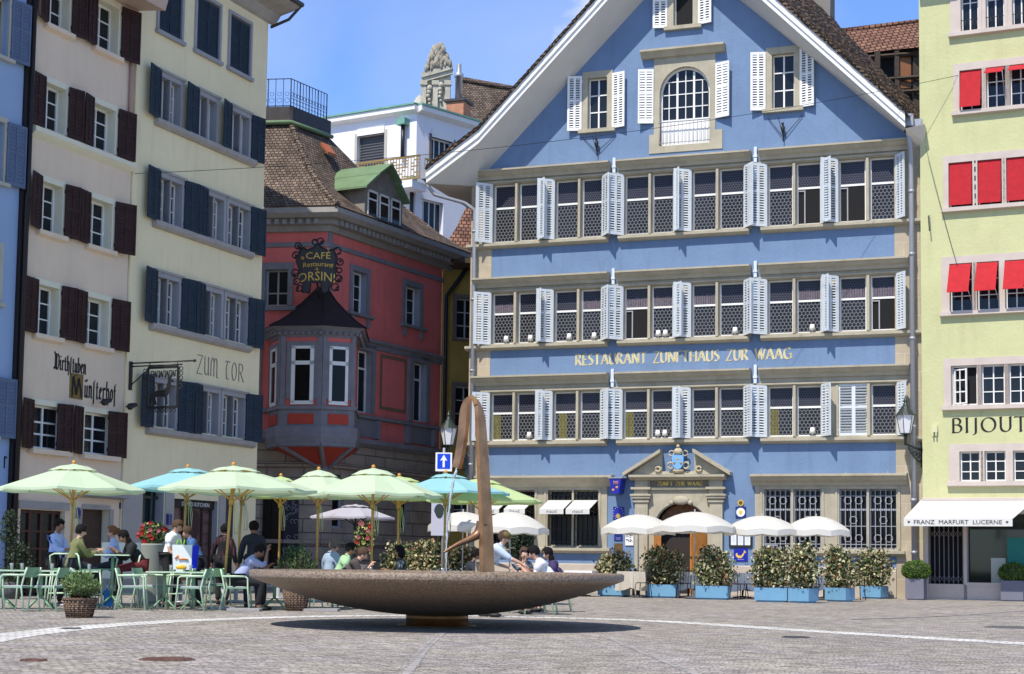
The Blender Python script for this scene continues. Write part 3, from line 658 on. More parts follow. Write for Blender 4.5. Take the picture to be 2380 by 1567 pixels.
for pts in (outL, outR):
    for i in range(len(pts)-1):
        P0, P1 = Vector((pts[i][0], -E_-.12, pts[i][1]+.47)), Vector((pts[i+1][0], -E_-.12, pts[i+1][1]+.47))
        if P0.z > P1.z: P0, P1 = P1, P0
        B.p('verge_tiles', tilecourse(P0, P1, .35), tiledark)
        P0 += Vector((0, 0, .10)); P1 += Vector((0, 0, .10)); P0.y += .05; P1.y += .05
        B.p('verge_tiles', tilecourse(P0, P1, .35, .23), tiledark)
m = MB(); a = [(u, -E_+.1, z+.5) for u, z in outL]; b = [(u, 10, z+.5) for u, z in outL]
for i in range(len(a)-1): m.quad(a[i], a[i+1], b[i+1], b[i])
B.p('roof', m, tiledark)
ch = MB(); c0 = B.uz(1880, 30, -9); c1 = B.uz(1935, 30, -9); ch.box(c0[0], c1[0], 8.4, 9.6, c0[1]-2.5, c0[1]+3.2); B.p('chimney', ch, M_('grey render', (.22, .2, .18), .9, .2, 2), rf)
# gutters and downpipes
m = MB(); g0 = B.uz(992, 408, 1.1)
m.box(g0[0]-.22, g0[0]+.12, -1.15, -.75, g0[1]-.12, g0[1]+.22)
e1 = B.uz(1102, 484, .25); p1 = B.uz(1010, 452, .9)
m.tube([(g0[0]-.05, -.95, g0[1]-.1), (g0[0]-.02, -.95, g0[1]-.35), (p1[0], -.9, p1[1]), (e1[0]-.35, -.35, e1[1]+.2), (e1[0], -.2, e1[1]-.05), (e1[0]+.02, -.2, e1[1]-.4), (-15.72, -.2, .1)], .075, 10)
for z in (1.2, 4.5, 7.9, 10.5, 13): m.lathe([(.095, -.04), (.095, .04)], (-15.72, -.2, z), 10)
B.p('downpipe', m, zinc)
m = MB(); m.box(-.38, -.06, -.95, -.6, 15.45, 15.85); m.box(-.30, .2, -.60, -.4, 15.5, 15.75)
m.tube([(-.22, -.6, 15.5), (-.22, -.6, 15.2), (-.19, -.45, 14.7), (-.19, -.33, 14.0), (-.19, -.33, .1)], .08, 10)
for z in (1.5, 3.2, 5.6, 8.5, 11.3, 13.4): m.lathe([(.1, -.05), (.1, .05)], (-.19, -.33, z), 10)
B.p('downpipe', m, zinc)
m = MB(); m.add([(-.3, -1.0, 15.35), (.3, -.8, 15.5), (.3, .1, 15.5), (-.3, 0, 15.35), (-.12, -.45, 15.05), (.2, -.35, 15.05), (.2, 0, 14.85), (-.3, 0, 14.95)], [(0, 1, 2, 3), (0, 4, 5, 1), (1, 5, 6, 2), (4, 7, 6, 5), (0, 3, 7, 4)])
B.p('eave_return', m, soffit)
# flag holder brackets below the gable windows
for cx_, zt in ((-11.1, 16.28), (-4.45, 16.45)):
    m = MB(); c = Vector((cx_-.02, -.08, 15.62))
    for dx in (-.55, .62, -.2): m.tube([c, (cx_+dx, -.05, zt-.1)], .012, 5)
    m.tube([c-Vector((0, 0, .15)), c+Vector((0, -.05, .25))], .02, 5); m.ball((c.x, -.14, c.z+.28), .07, sq=(1, 1, 2)); m.ball((c.x, -.2, c.z+.45), .05)
    B.p('flag_bracket', m, iron)
# ================================================================== YELLOW HOUSE (right edge)
Yh = Face(2148, 51.7, -24.7, name='corner_house', label='lime yellow house with red window blinds and a white shop awning')
YW = [ # z0,z1, lights, kind
 (18.6, 20.6, [(1.32, 1.88), (2.12, 2.70), (2.95, 3.5), (3.8, 4.35)], 'plain', (.98, 18.42)),
 (15.95, 17.3, [(1.26, 1.97), (2.10, 2.72), (2.84, 3.5), (3.75, 4.3)], 'flip', (1.06, 15.8)),
 (12.76, 14.25, [(.88, 1.64), (1.80, 2.56), (2.70, 3.46), (3.6, 4.3)], 'down', (.70, 12.6)),
 (9.33, 10.9, [(.88, 1.60), (1.74, 2.44), (2.62, 3.3), (3.5, 4.2)], 'out', (.62, 9.1)),
 (6.26, 7.55, [(.90, 1.72), (1.84, 2.57), (2.69, 3.4), (3.6, 4.3)], 'open', (.66, 6.05)),
 (3.80, 4.76, [(1.14, 1.77), (1.92, 2.57), (2.80, 3.5), (3.7, 4.3)], 'small', (.80, 3.5))]
for z0, z1, ls, kind, (us, zs) in YW:
    for k, (u0, u1) in enumerate(ls):
        op = kind == 'open' and k == 0
        w = window(Yh, u0, u1, z0, z1, dep=.2, fr=.05, fm=greytrim if kind in ('down',) else white, pm=dark if op else glass, vs=() if op else (.5,), hs=() if op else ((.33, .67) if kind != 'plain' else (.5,)), th=.02)  # the open light gets a black sheet for its unlit room
        for x in (u0-.06, u1+.06): m = MB().box(x-.05, x+.05, -.05, 0, z0, z1); Yh.p('jamb', m, rose, w)
        if op:
            m = MB(); 
            for a, b in ((0, .05), (.42, .47), (.2, .225)): m.box(a, b, -.02, .02, z0+.05, z1-.1)
            for z in (z0+.05, z0+.42, z0+.8, z1-.15): m.box(.05, .42, -.015, .015, z, z+.04)
            m.xf(Matrix.Translation((u0+.08, .12, 0))@Matrix.Rotation(R(-25), 4, 'Z')); Yh.p('open_casement', m, white, w)
        if kind in ('down',) or (kind == 'flip' and k == 0):
            m = MB(); zb = z0+.06; a0, a1 = u0+.02, u1-.03
            m.add([(a0, .02, z1-.02), (a1, .02, z1-.02), (a1, -.05-(.22 if kind == 'flip' else .05), zb), (a0, -.05-(.22 if kind == 'flip' else .05), zb), (a0, .03, z1-.02), (a1, .03, z1-.02), (a1, -.03-(.22 if kind == 'flip' else .05), zb), (a0, -.03-(.22 if kind == 'flip' else .05), zb)], [(0, 3, 2, 1), (4, 5, 6, 7), (0, 4, 7, 3), (1, 2, 6, 5), (3, 7, 6, 2)])
            Yh.p('blind', m, red, w)
        elif kind in ('flip', 'out'):
            m = MB(); e, zb = (.55, z1-.32) if kind == 'flip' else (.62, z1-1.02); zt = z1-.03; a0, a1 = u0+.0, u1-.04
            m.add([(a0, -.02, zt), (a1, -.02, zt), (a1, -e, zb), (a0, -e, zb), (a0, -.01, zt-.015), (a1, -.01, zt-.015), (a1, -e, zb-.02), (a0, -e, zb-.02)], [(0, 3, 2, 1), (4, 5, 6, 7), (0, 4, 7, 3), (1, 2, 6, 5), (3, 7, 6, 2)])
            m.tube([(a1, -.02, z0+.3), (a1, -e, zb)], .012, 5, mi=1); Yh.p('blind', m, [red, greyiron], w)
        if kind == 'plain':
            m = MB(); m.tube([(u0, -.1, z0+.35), (u1, -.1, z0+.35)], .012, 5)
            for q in range(5): x = u0+.05+q*(u1-u0-.1)/4; m.tube([(x, -.1, z0), (x, -.1-.03*(q % 2), z0+.35)], .009, 5)
            Yh.p('railing', m, iron, w)
    m = MB(); m.py(rectp(us, 4.6, zs+.12, z1+.24), -.035, -.001, holes=[rectp(a, b, z0, z1) for a, b in ls]); Yh.p('window_band', m, rose)
    m = MB().px([(0, z0), (-.17, z0-.02), (-.17, z0-.15), (0, z0-.18)], us-.05, 4.6); Yh.p('sill', m, rose)
SH = [(.12, .0), (1.23, 0), (1.23, 2.75), (.12, 2.75)]
Yh.holes.append((SH, None)); SW = rectp(1.34, 4.4, .52, 2.75); Yh.holes.append((SW, None))
wall(Yh, rectp(-.04, 5.2, 0, 21.2), yellow, depth=.4, revealmat=rose); house_back(Yh, 0.02, 5.2, 21.2, 12, yellow)
m = MB().px([(0, 21.2), (-.9, 21.2), (-.9, 20.9), (0, 20.9)], -.1, 5.3); Yh.p('eave', m, soffit)
m = MB().px([(0, 3.28), (-.12, 3.26), (-.12, 3.18), (0, 3.16)], -.05, 5.2); Yh.p('string_course', m, rose)
m = MB().box(.02, 5.2, -.03, 0, 0, .5); m.box(.0, .12, -.06, 0, 0, 2.9); m.box(1.23, 1.34, -.03, 0, 0, 2.9); m.box(1.3, 5.2, -.06, 0, .46, .56); m.box(.12, 5.2, -.028, 0, 2.75, 3.16)
Yh.p('shopfront', m, rose)
m = MB().quad((1.34, .3, .52), (4.4, .3, .52), (4.4, .3, 2.75), (1.34, .3, 2.75)); sw = Yh.p('shop_window', m, M_('shop glass', (.012, .02, .016), .05))
m = MB().box(2.55, 3.4, .24, .29, .6, 2.0); Yh.p('display_panel', m, M_('teal card', (.0, .16, .13), .6), sw)
m = MB().box(2.05, 2.5, .22, .26, .56, 1.35); Yh.p('display_card', m, M_('pale display card', (.42, .44, .38), .8), sw)
m = MB().box(.12, 1.23, .35, .38, 0, 2.75); Yh.p('door_recess', m, dark)
m = MB(); n = 8
for k in range(n):
    x = .16+k*1.03/(n-1); m.box(x-.012, x+.012, .1, .13, .0, 2.7)
for k in range(n-1):
    x0, x1 = .16+k*1.03/(n-1), .16+(k+1)*1.03/(n-1)
    for r_ in (0.1, .55, 2.0, 2.4):
        m.tube([(x0, .115, r_), (x1, .115, r_+.22)], .010, 4); m.tube([(x1, .115, r_), (x0, .115, r_+.22)], .010, 4)
Yh.p('folding_gate', m, M_('grey mauve gate metal', (.18, .16, .17), .5))
m = MB(); e = 1.75; m.add([(.16, -.03, 3.2), (4.7, -.03, 3.2), (4.7, -e, 2.55), (-.32, -e, 2.55), (.16, -.02, 3.18), (4.7, -.02, 3.18), (4.7, -e, 2.53), (-.32, -e, 2.53)], [(0, 3, 2, 1), (4, 5, 6, 7), (0, 4, 7, 3), (1, 2, 6, 5)])
m.v[0] = (-.1, -.03, 3.2); m.v[4] = (-.1, -.02, 3.18)
m.v[1] = (3.45, -.03, 3.2); m.v[5] = (3.45, -.02, 3.18); m.v[2] = (2.98, -e, 2.55); m.v[6] = (2.98, -e, 2.53)
m.box(-.32, 2.98, -e-.012, -e, 2.31, 2.56); aw = Yh.p('awning', m, awnw)
tm = textmesh('FRANZ  MARFURT  LUCERNE', .185, .003, sx=1.12); tm.xf(Matrix.Translation((1.33, -e-.018, 2.375))); Yh.p('lettering', tm, blackp, aw)
m = MB()
for x in (-.16, 2.82):
    pts = [(x+(.055 if k % 2 == 0 else .024)*math.cos(PI/2+k*PI/5), 2.44+(.055 if k % 2 == 0 else .024)*math.sin(PI/2+k*PI/5)) for k in range(10)]
    m.py(pts, -e-.018, -e-.012)
Yh.p('star', m, blackp, aw)
m = strokes('BIJOUTERIE', .92, 4.62, 5.38, .46, (.036, .012), serif=True, gap=.24); Yh.p('lettering', m, blackp)
m = MB().box(.28, .46, -.12, 0, 5.4, 5.62); m.box(.3, .34, -.14, -.05, 5.28, 5.4, ); m.box(.4, .44, -.14, -.05, 5.28, 5.4); Yh.p('alarm_box', m, M_('pale box plastic', (.6, .6, .36), .6))
m = MB(); m.tube([(.25, -.03, 12.55), (.25, -.2, 12.5), (.28, -.2, 12.0)], .02, 6); Yh.p('hook', m, iron)
# ================================================================== ROW ON THE LEFT: cream, pink and light blue houses, one street line
ANG = math.degrees(math.atan2(3700, 1560))
C = Face(600, 51, ANG, py=1374, name='town_house', label='cream stuccoed house with slate blue shutters and ZUM TOR lettering')
Pk = Face(600, 51, ANG, root=T('town_house', 'pinkish beige house with dark brown shutters and blackletter inscription', 'house', C.w(-7.2, 0)))
Lb = Face(600, 51, ANG, root=T('town_house', 'light blue house cut by the picture edge, grey blue shutters', 'house', C.w(-11.8, 0)))
def panel_sh(Fc, par, u0, u1, z0, z1, mat, **k): return shutter(Fc, par, u0 if k.get('s', 1) > 0 else u1, z0, z1, u1-u0, k.get('a', 7), k.get('s', 1), mat, panels=2, y=-.05, slat=.1)
# cream: top row, closed shutters inside grey frames
for u0, u1 in ((-6.35, -5.02), (-4.44, -3.02), (-2.62, -1.26)):
    w = window(C, u0+.1, u1-.1, 16.35, 18.05, dep=.12, fm=greytrim, vs=(.5,), hs=(), sur=(.1, .05, greytrim), sill=(.14, .14, .12, greytrim))
    um = (u0+u1)/2
    shutter(C, w, u0+.12, 16.4, 18.0, um-u0-.14, 0, 1, navysh, panels=1, y=.04, slat=.09, back=True); shutter(C, w, u1-.12, 16.4, 18.0, u1-um-.14, 0, -1, navysh, panels=1, y=.04, slat=.09, back=True)
def cwin(u0, u1, z0, z1, split=2):
    w = None
    wd = (u1-u0-.24)/split; ws = []
    for k in range(split):
        a = u0+.12+k*wd+(0.03 if k else 0); b = u0+.12+(k+1)*wd-(.03 if k < split-1 else 0)
        ws.append(window(C, a, b, z0, z1, dep=.26, fr=.055, fm=white, vs=(), hs=(.34, .67), th=.02))
    m = MB()
    m.box(u0, u0+.12, -.05, 0, z0-.02, z1+.14); m.box(u1-.12, u1, -.05, 0, z0-.02, z1+.14); m.box(u0+.12, u1-.12, -.05, 0, z1, z1+.14)
    m.px([(0, z1+.22), (-.12, z1+.2), (-.1, z1+.14), (0, z1+.14)], u0-.04, u1+.04)
    for k in range(1, split): x = u0+.12+k*wd; m.box(x-.03, x+.03, -.03, .26, z0, z1)
    C.p('surround', m, greytrim, ws[0])
    return ws
for zi, (z0, z1) in enumerate(((4.78, 6.05), (7.78, 9.12), (10.78, 12.05), (13.76, 15.0))):
    if zi == 3: groups = [(-6.2, -4.95, 2), (-4.2, -3.05, 2), (-2.4, -1.2, 2)]
    else: groups = [(-6.08, -4.74, 2), (-3.82, -2.5, 2), (-2.46, -1.02, 2)]
    allw = [cwin(a, b, z0, z1, s) for a, b, s in groups]
    s0 = (z0-.08, z1+.16)
    if zi == 3: shs = [(-6.85, -6.12, 0, -1), (-4.95, -4.18, 1, -1), (-3.05, -2.38, 2, -1), (-1.2, -.58, 2, 1)]
    else: shs = [(-6.74, -6.0, 0, -1), (-4.76, -4.16, 0, 1), (-4.12, -3.55, 1, -1), (-1.1, -.38, 2, 1)]
    for u0, u1, wi, sd in shs:
        shutter(C, allw[wi][-1 if sd > 0 else 0], u0 if sd > 0 else u1, s0[0], s0[1], u1-u0, random.uniform(7, 14), sd, navysh, panels=2, y=-.06, slat=.09, back=True)
    m = MB().px([(0, z0-.04), (-.18, z0-.07), (-.18, z0-.2), (-.08, z0-.27), (0, z0-.27)], -6.25 if zi < 3 else -6.3, -1.0 if zi else -.6); C.p('sill', m, greysill)
CG = [rectp(-6.31, -5.24, 1.4, 2.92), rectp(-4.72, -2.45, .35, 2.75)]
wall(C, rectp(-7.2, -.28, 0, 19.2), cream, depth=.35, extra=CG, revealmat=greytrim); house_back(C, -7.2, -.28, 19.2, 10, cream)
m = MB().quad((-6.31, .3, 1.4), (-5.24, .3, 1.4), (-5.24, .3, 2.92), (-6.31, .3, 2.92)); m.box(-5.6, -5.5, .2, .3, 1.4, 2.92); m.box(-6.31, -5.24, .2, .28, 2.7, 2.78); gw = C.p('window', m, M_('dim teal shop glass', (.012, .03, .035), .1))
m = MB().box(-6.45, -5.0, -.06, .3, 1.3, 1.4); C.p('sill', m, greytrim, gw)
m = MB().box(-4.72, -2.45, .25, .3, .35, 2.75); shw = C.p('shop_window', m, M_('mauve shop glass', (.17, .10, .095), .25, .25, 1.2))  # pinkish mauve glass with random tone variation
m = MB()
for x in (-4.70, -3.98, -2.95, -2.5): m.box(x-.035, x+.035, .18, .25, .35, 2.75)
for z in (2.42, 2.1, 1.75, 1.45, 1.05): m.box(-3.98, -2.45, .2, .25, z-.012, z+.012)
m.box(-4.72, -3.98, .15, .25, 1.9, 2.0); C.p('frame', m, darkwood, shw)
m = MB().box(-4.72, -2.45, .12, .26, 2.5, 2.75); fas = C.p('fascia', m, M_('black fascia', (.015, .013, .012), .6), shw)
tm = textmesh("DAVE'S KITCHEN", .17, .003, sx=1.12); tm.xf(Matrix.Translation((-3.45, .112, 2.56))); C.p('lettering', tm, white, fas)
cone = [(-3.52, 1.22), (-3.44, 1.22), (-3.22, 1.75), (-3.12, 2.1), (-3.2, 2.36), (-3.38, 2.46), (-3.58, 2.44), (-3.74, 2.3), (-3.8, 2.1), (-3.72, 1.75)]
m = MB().py(cone, .16, .19); C.p('cone_decal', m, M_('chocolate brown', (.045, .018, .02), .7), shw)
m = MB().box(-4.35, -3.05, .15, .19, 1.08, 1.36); ppn = C.p('name_panel', m, M_('salmon panel', (.30, .17, .14), .7), shw)
tm = textmesh('gourmet', .22, .003, sx=1.2); tm.xf(Matrix.Translation((-3.68, .142, 1.16))); C.p('lettering', tm, M_('maroon paint', (.12, .02, .03), .6), ppn)
for pa, pb2, pc2 in ((-7.2, -6.31, 2.95), (-5.2, -4.78, 2.95), (-2.4, -2.05, 2.95), (-6.31, -5.2, 1.3)): m = MB().box(pa, pb2, -.04, 0, 0, pc2); C.p('pier', m, M_('grey stone pier', (.40, .38, .35), .85, .08, 2))
m = MB().box(-2.02, -1.6, -.02, .0, 0, 2.95); C.p('dark_panel', m, M_('dark teal door', (.015, .03, .03), .5))  # flat dark teal panel on the wall face, no opening behind
m = strokes('ZumtoR'.replace('umto', 'umto')[:3]+' toR', -3.78, -1.2, 6.55, .56, (.017, .010), font=CAPS, gap=.2)
m.v = [(x, y, z+.05*(-3.78-x)*0) for x, y, z in m.v]; C.p('lettering', m, greyp)
m = MB().px([(0, 19.2), (-.9, 19.2), (-1.0, 19.1), (-1.0, 18.95), (-.75, 18.85), (-.3, 18.75), (-.12, 18.5), (0, 18.45)], -7.2, .0); C.p('eave', m, greysill)
m = MB(); m.tube([(.05, -1.0, 19.0), (.0, -.6, 18.6), (-.3, -.1, 18.3)], .05, 8); m.tube([(-7, -1.05, 19.05), (.08, -1.05, 19.05)], .08, 8); C.p('gutter', m, zincd)
m = MB()  # cream house roof added to shade the red wall; ridge height set for it
for a_, b_ in (((-.9, 19.25), (5.2, 24.5)), ((11.2, 19.25), (5.2, 24.5))): m.add([(-7.3, a_[0], a_[1]), (-.1, a_[0], a_[1]), (-.1, b_[0], b_[1]), (-7.3, b_[0], b_[1])], [(0, 1, 2, 3) if a_[0] < 0 else (3, 2, 1, 0)])
m.add([(-.28, .6, 19.2), (-.28, 10, 19.2), (-.28, 5.2, 24.3)], [(0, 1, 2)]); m.add([(-7.25, .6, 17.2), (-7.25, 10, 17.2), (-7.25, 10, 19.2), (-7.25, 5.2, 24.3), (-7.25, .6, 19.2)], [(4, 3, 2, 1, 0)]); C.p('roof', m, tile)
m = MB()
for a_, b_ in (((-.9, 17.4), (5.2, 22.6)), ((11.2, 17.4), (5.2, 22.6))): m.add([(-11.65, a_[0], a_[1]), (-7.3, a_[0], a_[1]), (-7.3, b_[0], b_[1]), (-11.65, b_[0], b_[1])], [(0, 1, 2, 3) if a_[0] < 0 else (3, 2, 1, 0)])
Pk.p('roof', m, tile)
# pink house windows
def pwin(u0, u1, ur, z0, z1, sill=True, mull=False, cols=.5):
    """light u0-u1, deep reveal runs on to ur"""
    w = window(Pk, u0, ur-.02, z0, z1, dep=.30, fr=.06, fm=white, vs=(.5,), hs=(.34, .67), th=.022, sur=(.12, .03, creamtrim, .16))
    if sill: m = MB().px([(.26, z0), (-.14, z0-.03), (-.14, z0-.15), (0, z0-.2), (.26, z0-.1)], u0-.12, ur+.14); Pk.p('sill', m, pink, w)
    return w
PR = [(15.0, 16.35), (12.2, 13.42), (9.5, 10.78), (6.78, 8.05), (3.80, 4.92)]
for k, (z0, z1) in enumerate(PR):
    if k < 4:
        a = pwin(-11.0, -10.4, -10.12, z0, z1, sill=k != 1); b = pwin(-9.0, -8.4, -8.0, z0, z1, sill=k != 1)
    else:
        a = window(Pk, -10.98, -9.72, z0, z1, dep=.24, fr=.05, fm=white, vs=(.5,), hs=(.34, .62), th=.03, sur=(.1, .03, creamtrim, .15), sill=(.15, .16, .2, pink))
        b = window(Pk, -8.9, -7.62, z0, z1, dep=.24, fr=.05, fm=white, vs=(.5,), hs=(.34, .62), th=.03, sur=(.1, .03, creamtrim, .15), sill=(.15, .16, .2, pink))
    zz = (z0-.05, z1+.1)
    for par, u0, u1, sd in ((a, -11.66, -11.04, -1), (a, -10.08, -9.58, 1), (b, -9.54, -9.04, -1), (b, -7.92, -7.25, 1)):
        shutter(Pk, par, u0 if sd > 0 else u1, zz[0], zz[1], u1-u0, random.uniform(8, 20), sd, brownsh, panels=2, y=-.06, slat=.09, back=True)
m = MB().px([(0, 12.14), (-.2, 12.1), (-.2, 11.98), (-.1, 11.9), (0, 11.84)], -11.5, -7.25); Pk.p('ledge', m, creamtrim)
PG = [rectp(-11.3, -9.55, 0, 2.2), rectp(-8.9, -7.62, 0, 2.3)]
wall(Pk, rectp(-11.62, -7.2, 0, 17.2), pink, depth=.35, extra=PG, revealmat=creamtrim); house_back(Pk, -11.6, -7.2, 17.2, 10, pink)
m = MB().box(-11.42, -9.42, -.04, 0, 2.22, 2.42); m.box(-8.98, -8.86, -.03, 0, 0, 2.32); m.box(-7.66, -7.5, -.03, 0, 0, 2.32); m.box(-8.86, -7.66, -.03, 0, 2.3, 2.42); Pk.p('door_surround', m, greysill)
m = MB().px([(0, 2.74), (-.35, 2.7), (-.35, 2.64), (0, 2.6)], -9.05, -7.2); Pk.p('door_hood', m, greytrim)
m = MB().box(-11.3, -9.55, .2, .25, 0, 2.2); d1 = Pk.p('door', m, M_('dim green door glass', (.012, .02, .018), .2))
m = MB()
for x in (-11.28, -10.75, -10.3, -9.85, -9.57): m.box(x-.05, x+.05, .15, .2, 0, 2.2)
for z in (.1, .7, 1.2, 1.65, 2.15): m.box(-11.3, -9.55, .155, .2, z-.03, z+.03)
Pk.p('door_frame', m, M_('red brown wood', (.06, .015, .010), .5), d1)
m = MB().box(-8.86, -7.66, .25, .3, 0, 2.3); m.box(-8.6, -8.1, .22, .25, .1, 1.2); m.box(-8.6, -8.1, .22, .25, 1.35, 2.1); Pk.p('door', m, darkwood)
# blackletter inscription
BL = {
 'W': (1.0, [[(.0, .15), (.1, 0), (.25, .25), (.25, .95), (.05, 1.15)], [(.25, .2), (.5, 0), (.5, .9), (.35, 1.05)], [(.5, .15), (.72, 0), (.95, .3), (.95, .85), (.7, 1.05)]]),
 'i': (.3, [[(.02, .6), (.12, .68), (.12, .1), (.22, .0), (.3, .1)], [(.12, .85), (.2, .95)]]),
 'r': (.42, [[(.02, .6), (.12, .68), (.12, .08), (.2, 0)], [(.12, .5), (.3, .68), (.42, .58)]]),
 't': (.36, [[(.14, .9), (.14, .1), (.24, 0), (.36, .1)], [(0, .65), (.34, .65)]]),
 'h': (.5, [[(.1, 1.05), (.1, .0)], [(.1, .5), (.3, .68), (.42, .5), (.42, 0), (.3, -.25)]]),
 's': (.36, [[(.3, 1.0), (.14, .92), (.14, -.2), (.1, -.3)]]),
 'u': (.5, [[(.08, .65), (.08, .12), (.2, 0), (.38, .15)], [(.38, .65), (.38, .1), (.48, 0)]]),
 'b': (.5, [[(.08, 1.05), (.08, .12), (.22, 0), (.42, .2), (.42, .5), (.28, .66), (.08, .5)]]),
 'e': (.4, [[(.35, .1), (.22, 0), (.08, .14), (.08, .55), (.22, .68), (.34, .5), (.1, .3)]]),
 'n': (.52, [[(.02, .6), (.1, .68), (.1, 0)], [(.1, .5), (.28, .68), (.4, .55), (.4, .08), (.5, 0)]]),
 'U': (.5, [[(.08, .65), (.08, .12), (.2, 0), (.38, .15)], [(.38, .65), (.38, .1), (.48, 0)], [(.1, .85), (.16, .97)], [(.3, .85), (.36, .97)]]),
 'o': (.45, [[(.22, .68), (.08, .5), (.08, .15), (.22, 0), (.4, .18), (.4, .5), (.22, .68)]]),
 'f': (.36, [[(.34, 1.0), (.16, .9), (.16, -.25)], [(0, .62), (.32, .62)]])}
m = strokes('Wirthstuben', -10.22, -8.9, 5.92, .40, (.020, .012), font=BL, gap=.12); Pk.p('lettering', m, blackp)
m = strokes('Unsterhof', -8.93, -7.56, 5.30, .50, (.024, .016), font=BL, gap=.12); Pk.p('lettering', m, blackp)
m = MB().box(-9.56, -9.0, -.012, 0, 5.22, 5.90); ini = Pk.p('initial_panel', m, M_('ochre painted panel', (.20, .13, .035), .8, .4, 9))
m = MB()
pen(m, [(.1, 0), (.1, .9), (.3, 1)], (.03, .02), -.022, -.012, (.5, .56), -9.5, 5.28); pen(m, [(.15, .95), (.45, .1)], (.035, .02), -.022, -.012, (.5, .56), -9.5, 5.28)
pen(m, [(.45, .1), (.6, .9), (.85, .2), (.9, 0)], (.035, .02), -.022, -.012, (.5, .56), -9.5, 5.28); Pk.p('initial_letter', m, M_('dark brown ink', (.02, .016, .015), .7), ini)
e = 1.0; zt = Pk.uz(377, 21, e)[1]; 
m = MB().px([(0, zt+.9), (-e-.1, zt+.35), (-e, zt), (-.6, zt+.05), (0, zt+.12)], -12.2, Pk.uz(385, 15, e)[0]); Pk.p('eave', m, M_('pale rose eave boards', (.55, .40, .33), .8, .06, 2))
m = MB(); m.tube([(-7.42, -.08, 12), (-7.42, -.08, zt)], .06, 8); Pk.p('downpipe', m, M_('rose painted pipe', (.42, .27, .22), .6))
m = MB().box(-11.80, -11.62, -.10, .3, 0, 17); m.tube([(-11.68, -.16, .0), (-11.68, -.16, 17)], .06, 8); m.tube([(-11.78, -.2, .0), (-11.78, -.2, 10.2), (-11.78, -.3, 10.3)], .03, 6); Pk.p('downpipe', m, M_('near black pipe', (.02, .014, .014), .6))
# light blue house
for z0, z1 in ((13.6, 15.1), (10.4, 11.9), (7.35, 8.7), (4.0, 5.4)):
    w = window(Lb, -13.7, -12.5, z0, z1, dep=.2, fm=M_('putty frame', (.42, .40, .33), .8), hs=(.5,), sur=(.14, .06, M_('putty trim', (.46, .44, .37), .8, .08, 2)), sill=(.2, .12, .14, M_('putty trim', (.46, .44, .37), .8)))
    if z0 != 7.35: shutter(Lb, w, -12.42, z0-.05, z1+.05, .62, 8, 1, bluesh, panels=2, y=-.06, slat=.09, back=True); shutter(Lb, w, -13.78, z0-.05, z1+.05, .6, 8, -1, bluesh, panels=2, y=-.06, slat=.09, back=True)
wall(Lb, rectp(-16.5, -11.82, 0, 17.5), lblue, depth=.35); house_back(Lb, -16.5, -11.82, 17.5, 10, lblue)
m = MB(); m.box(-12.0, -11.96, -.012, 0, 3.2, 3.5); m.box(-12.0, -11.9, -.013, 0, 3.45, 3.5); Lb.p('wall_anchor', m, iron)
# ================================================================== HANGING SIGN, spotlights on the left row
sg = T('hanging_sign', 'black wrought iron tavern sign with a deer silhouette on a bracket', 'sign', C.w(-7.05, 6.2, 0), C.a)
o_ = 1.0
u_a, z_t = C.uz(293, 843, 0); _, z_b = C.uz(290, 905, 0)
def toS(u, z, off): return Vector((u+7.05, -off, z-6.2))
# the bracket reaches out from the wall; frame hangs in a plane square to the street
dirv = Vector((0, -1, 0))
top = toS(-7.05, z_t, 0); bot = toS(-7.05, z_b, 0); L1 = 2.15
m = MB(); m.box(-.05, .05, -.06, 0, bot.z, top.z+.05)
m.tube([top, top+dirv*L1], .022, 6); m.tube([top-Vector((0, 0, .09)), top-Vector((0, 0, .09))+dirv*1.75], .02, 6); m.tube([bot+Vector((0, 0, .1)), top+dirv*.75-Vector((0, 0, .1))], .02, 6); m.ball(top+dirv*L1, .045)
m.build('bracket', iron, sg)
fx0, fx1 = .62, 1.62; fz1 = top.z-.15; fz0 = fz1-1.12
m = MB()
for x in (fx0, fx1): m.box(-.02, .02, -x-.03, -x+.03, fz0, fz1)
for z in (fz0, fz1): m.box(-.02, .02, -fx1, -fx0, z-.035, z+.035)
for x in (fx0+.05, fx1-.03): m.tube([(0, -x, fz1), (0, -x, top.z)], .015, 5)
random.seed(3)
for side in (fx0-.1, fx1+.1):
    for k in range(5):
        zc = fz0+.55+k*.13 if side > 1 else fz1-.08-k*.1
        if side < 1 and k > 2: continue
        m.tube([(0, -side+.055*math.cos(a), zc+.055*math.sin(a)) for a in [q*.7 for q in range(10)]], .013, 5)
for k in range(7): m.tube([(0, -(fx0+.12+k*.13)+.05*math.cos(a), fz0-.09+.05*math.sin(a)) for a in [q*.7 for q in range(10)]], .012, 5)
m.build('frame', iron, sg)
m = MB()
for k in range(9): x = fx0+.1+k*.1; pen(m, [(0, 0), (.03, .18), (.07, .02)] if k % 2 else [(0, .02), (0, .18), (.07, .18), (.07, .0)], (.012, .012), -.01, .01, (1, 1), x, fz1-.28)
m.v = [(y, -x, z) for x, y, z in m.v]; m.build('lettering', iron, sg)
deer = [(.06, .30), (.10, .42), (.30, .50), (.55, .52), (.64, .62), (.68, .82), (.66, 1.0), (.72, .92), (.76, 1.0), (.78, .88), (.88, .80), (.87, .75), (.78, .76), (.76, .60), (.72, .42), (.66, .32), (.68, .04), (.62, .04), (.58, .28), (.50, .30), (.34, .30), (.24, .28), (.30, .04), (.24, .04), (.14, .22), (.12, .04), (.07, .04), (.04, .2)]
m = MB().py([(fx0+.03+a*.95, fz0+.04+b*.86) for a, b in deer], -.015, .015); m.v = [(y, -x, z) for x, y, z in m.v]; m.f = [f[::-1] for f in m.f]; m.build('deer_silhouette', iron, sg)
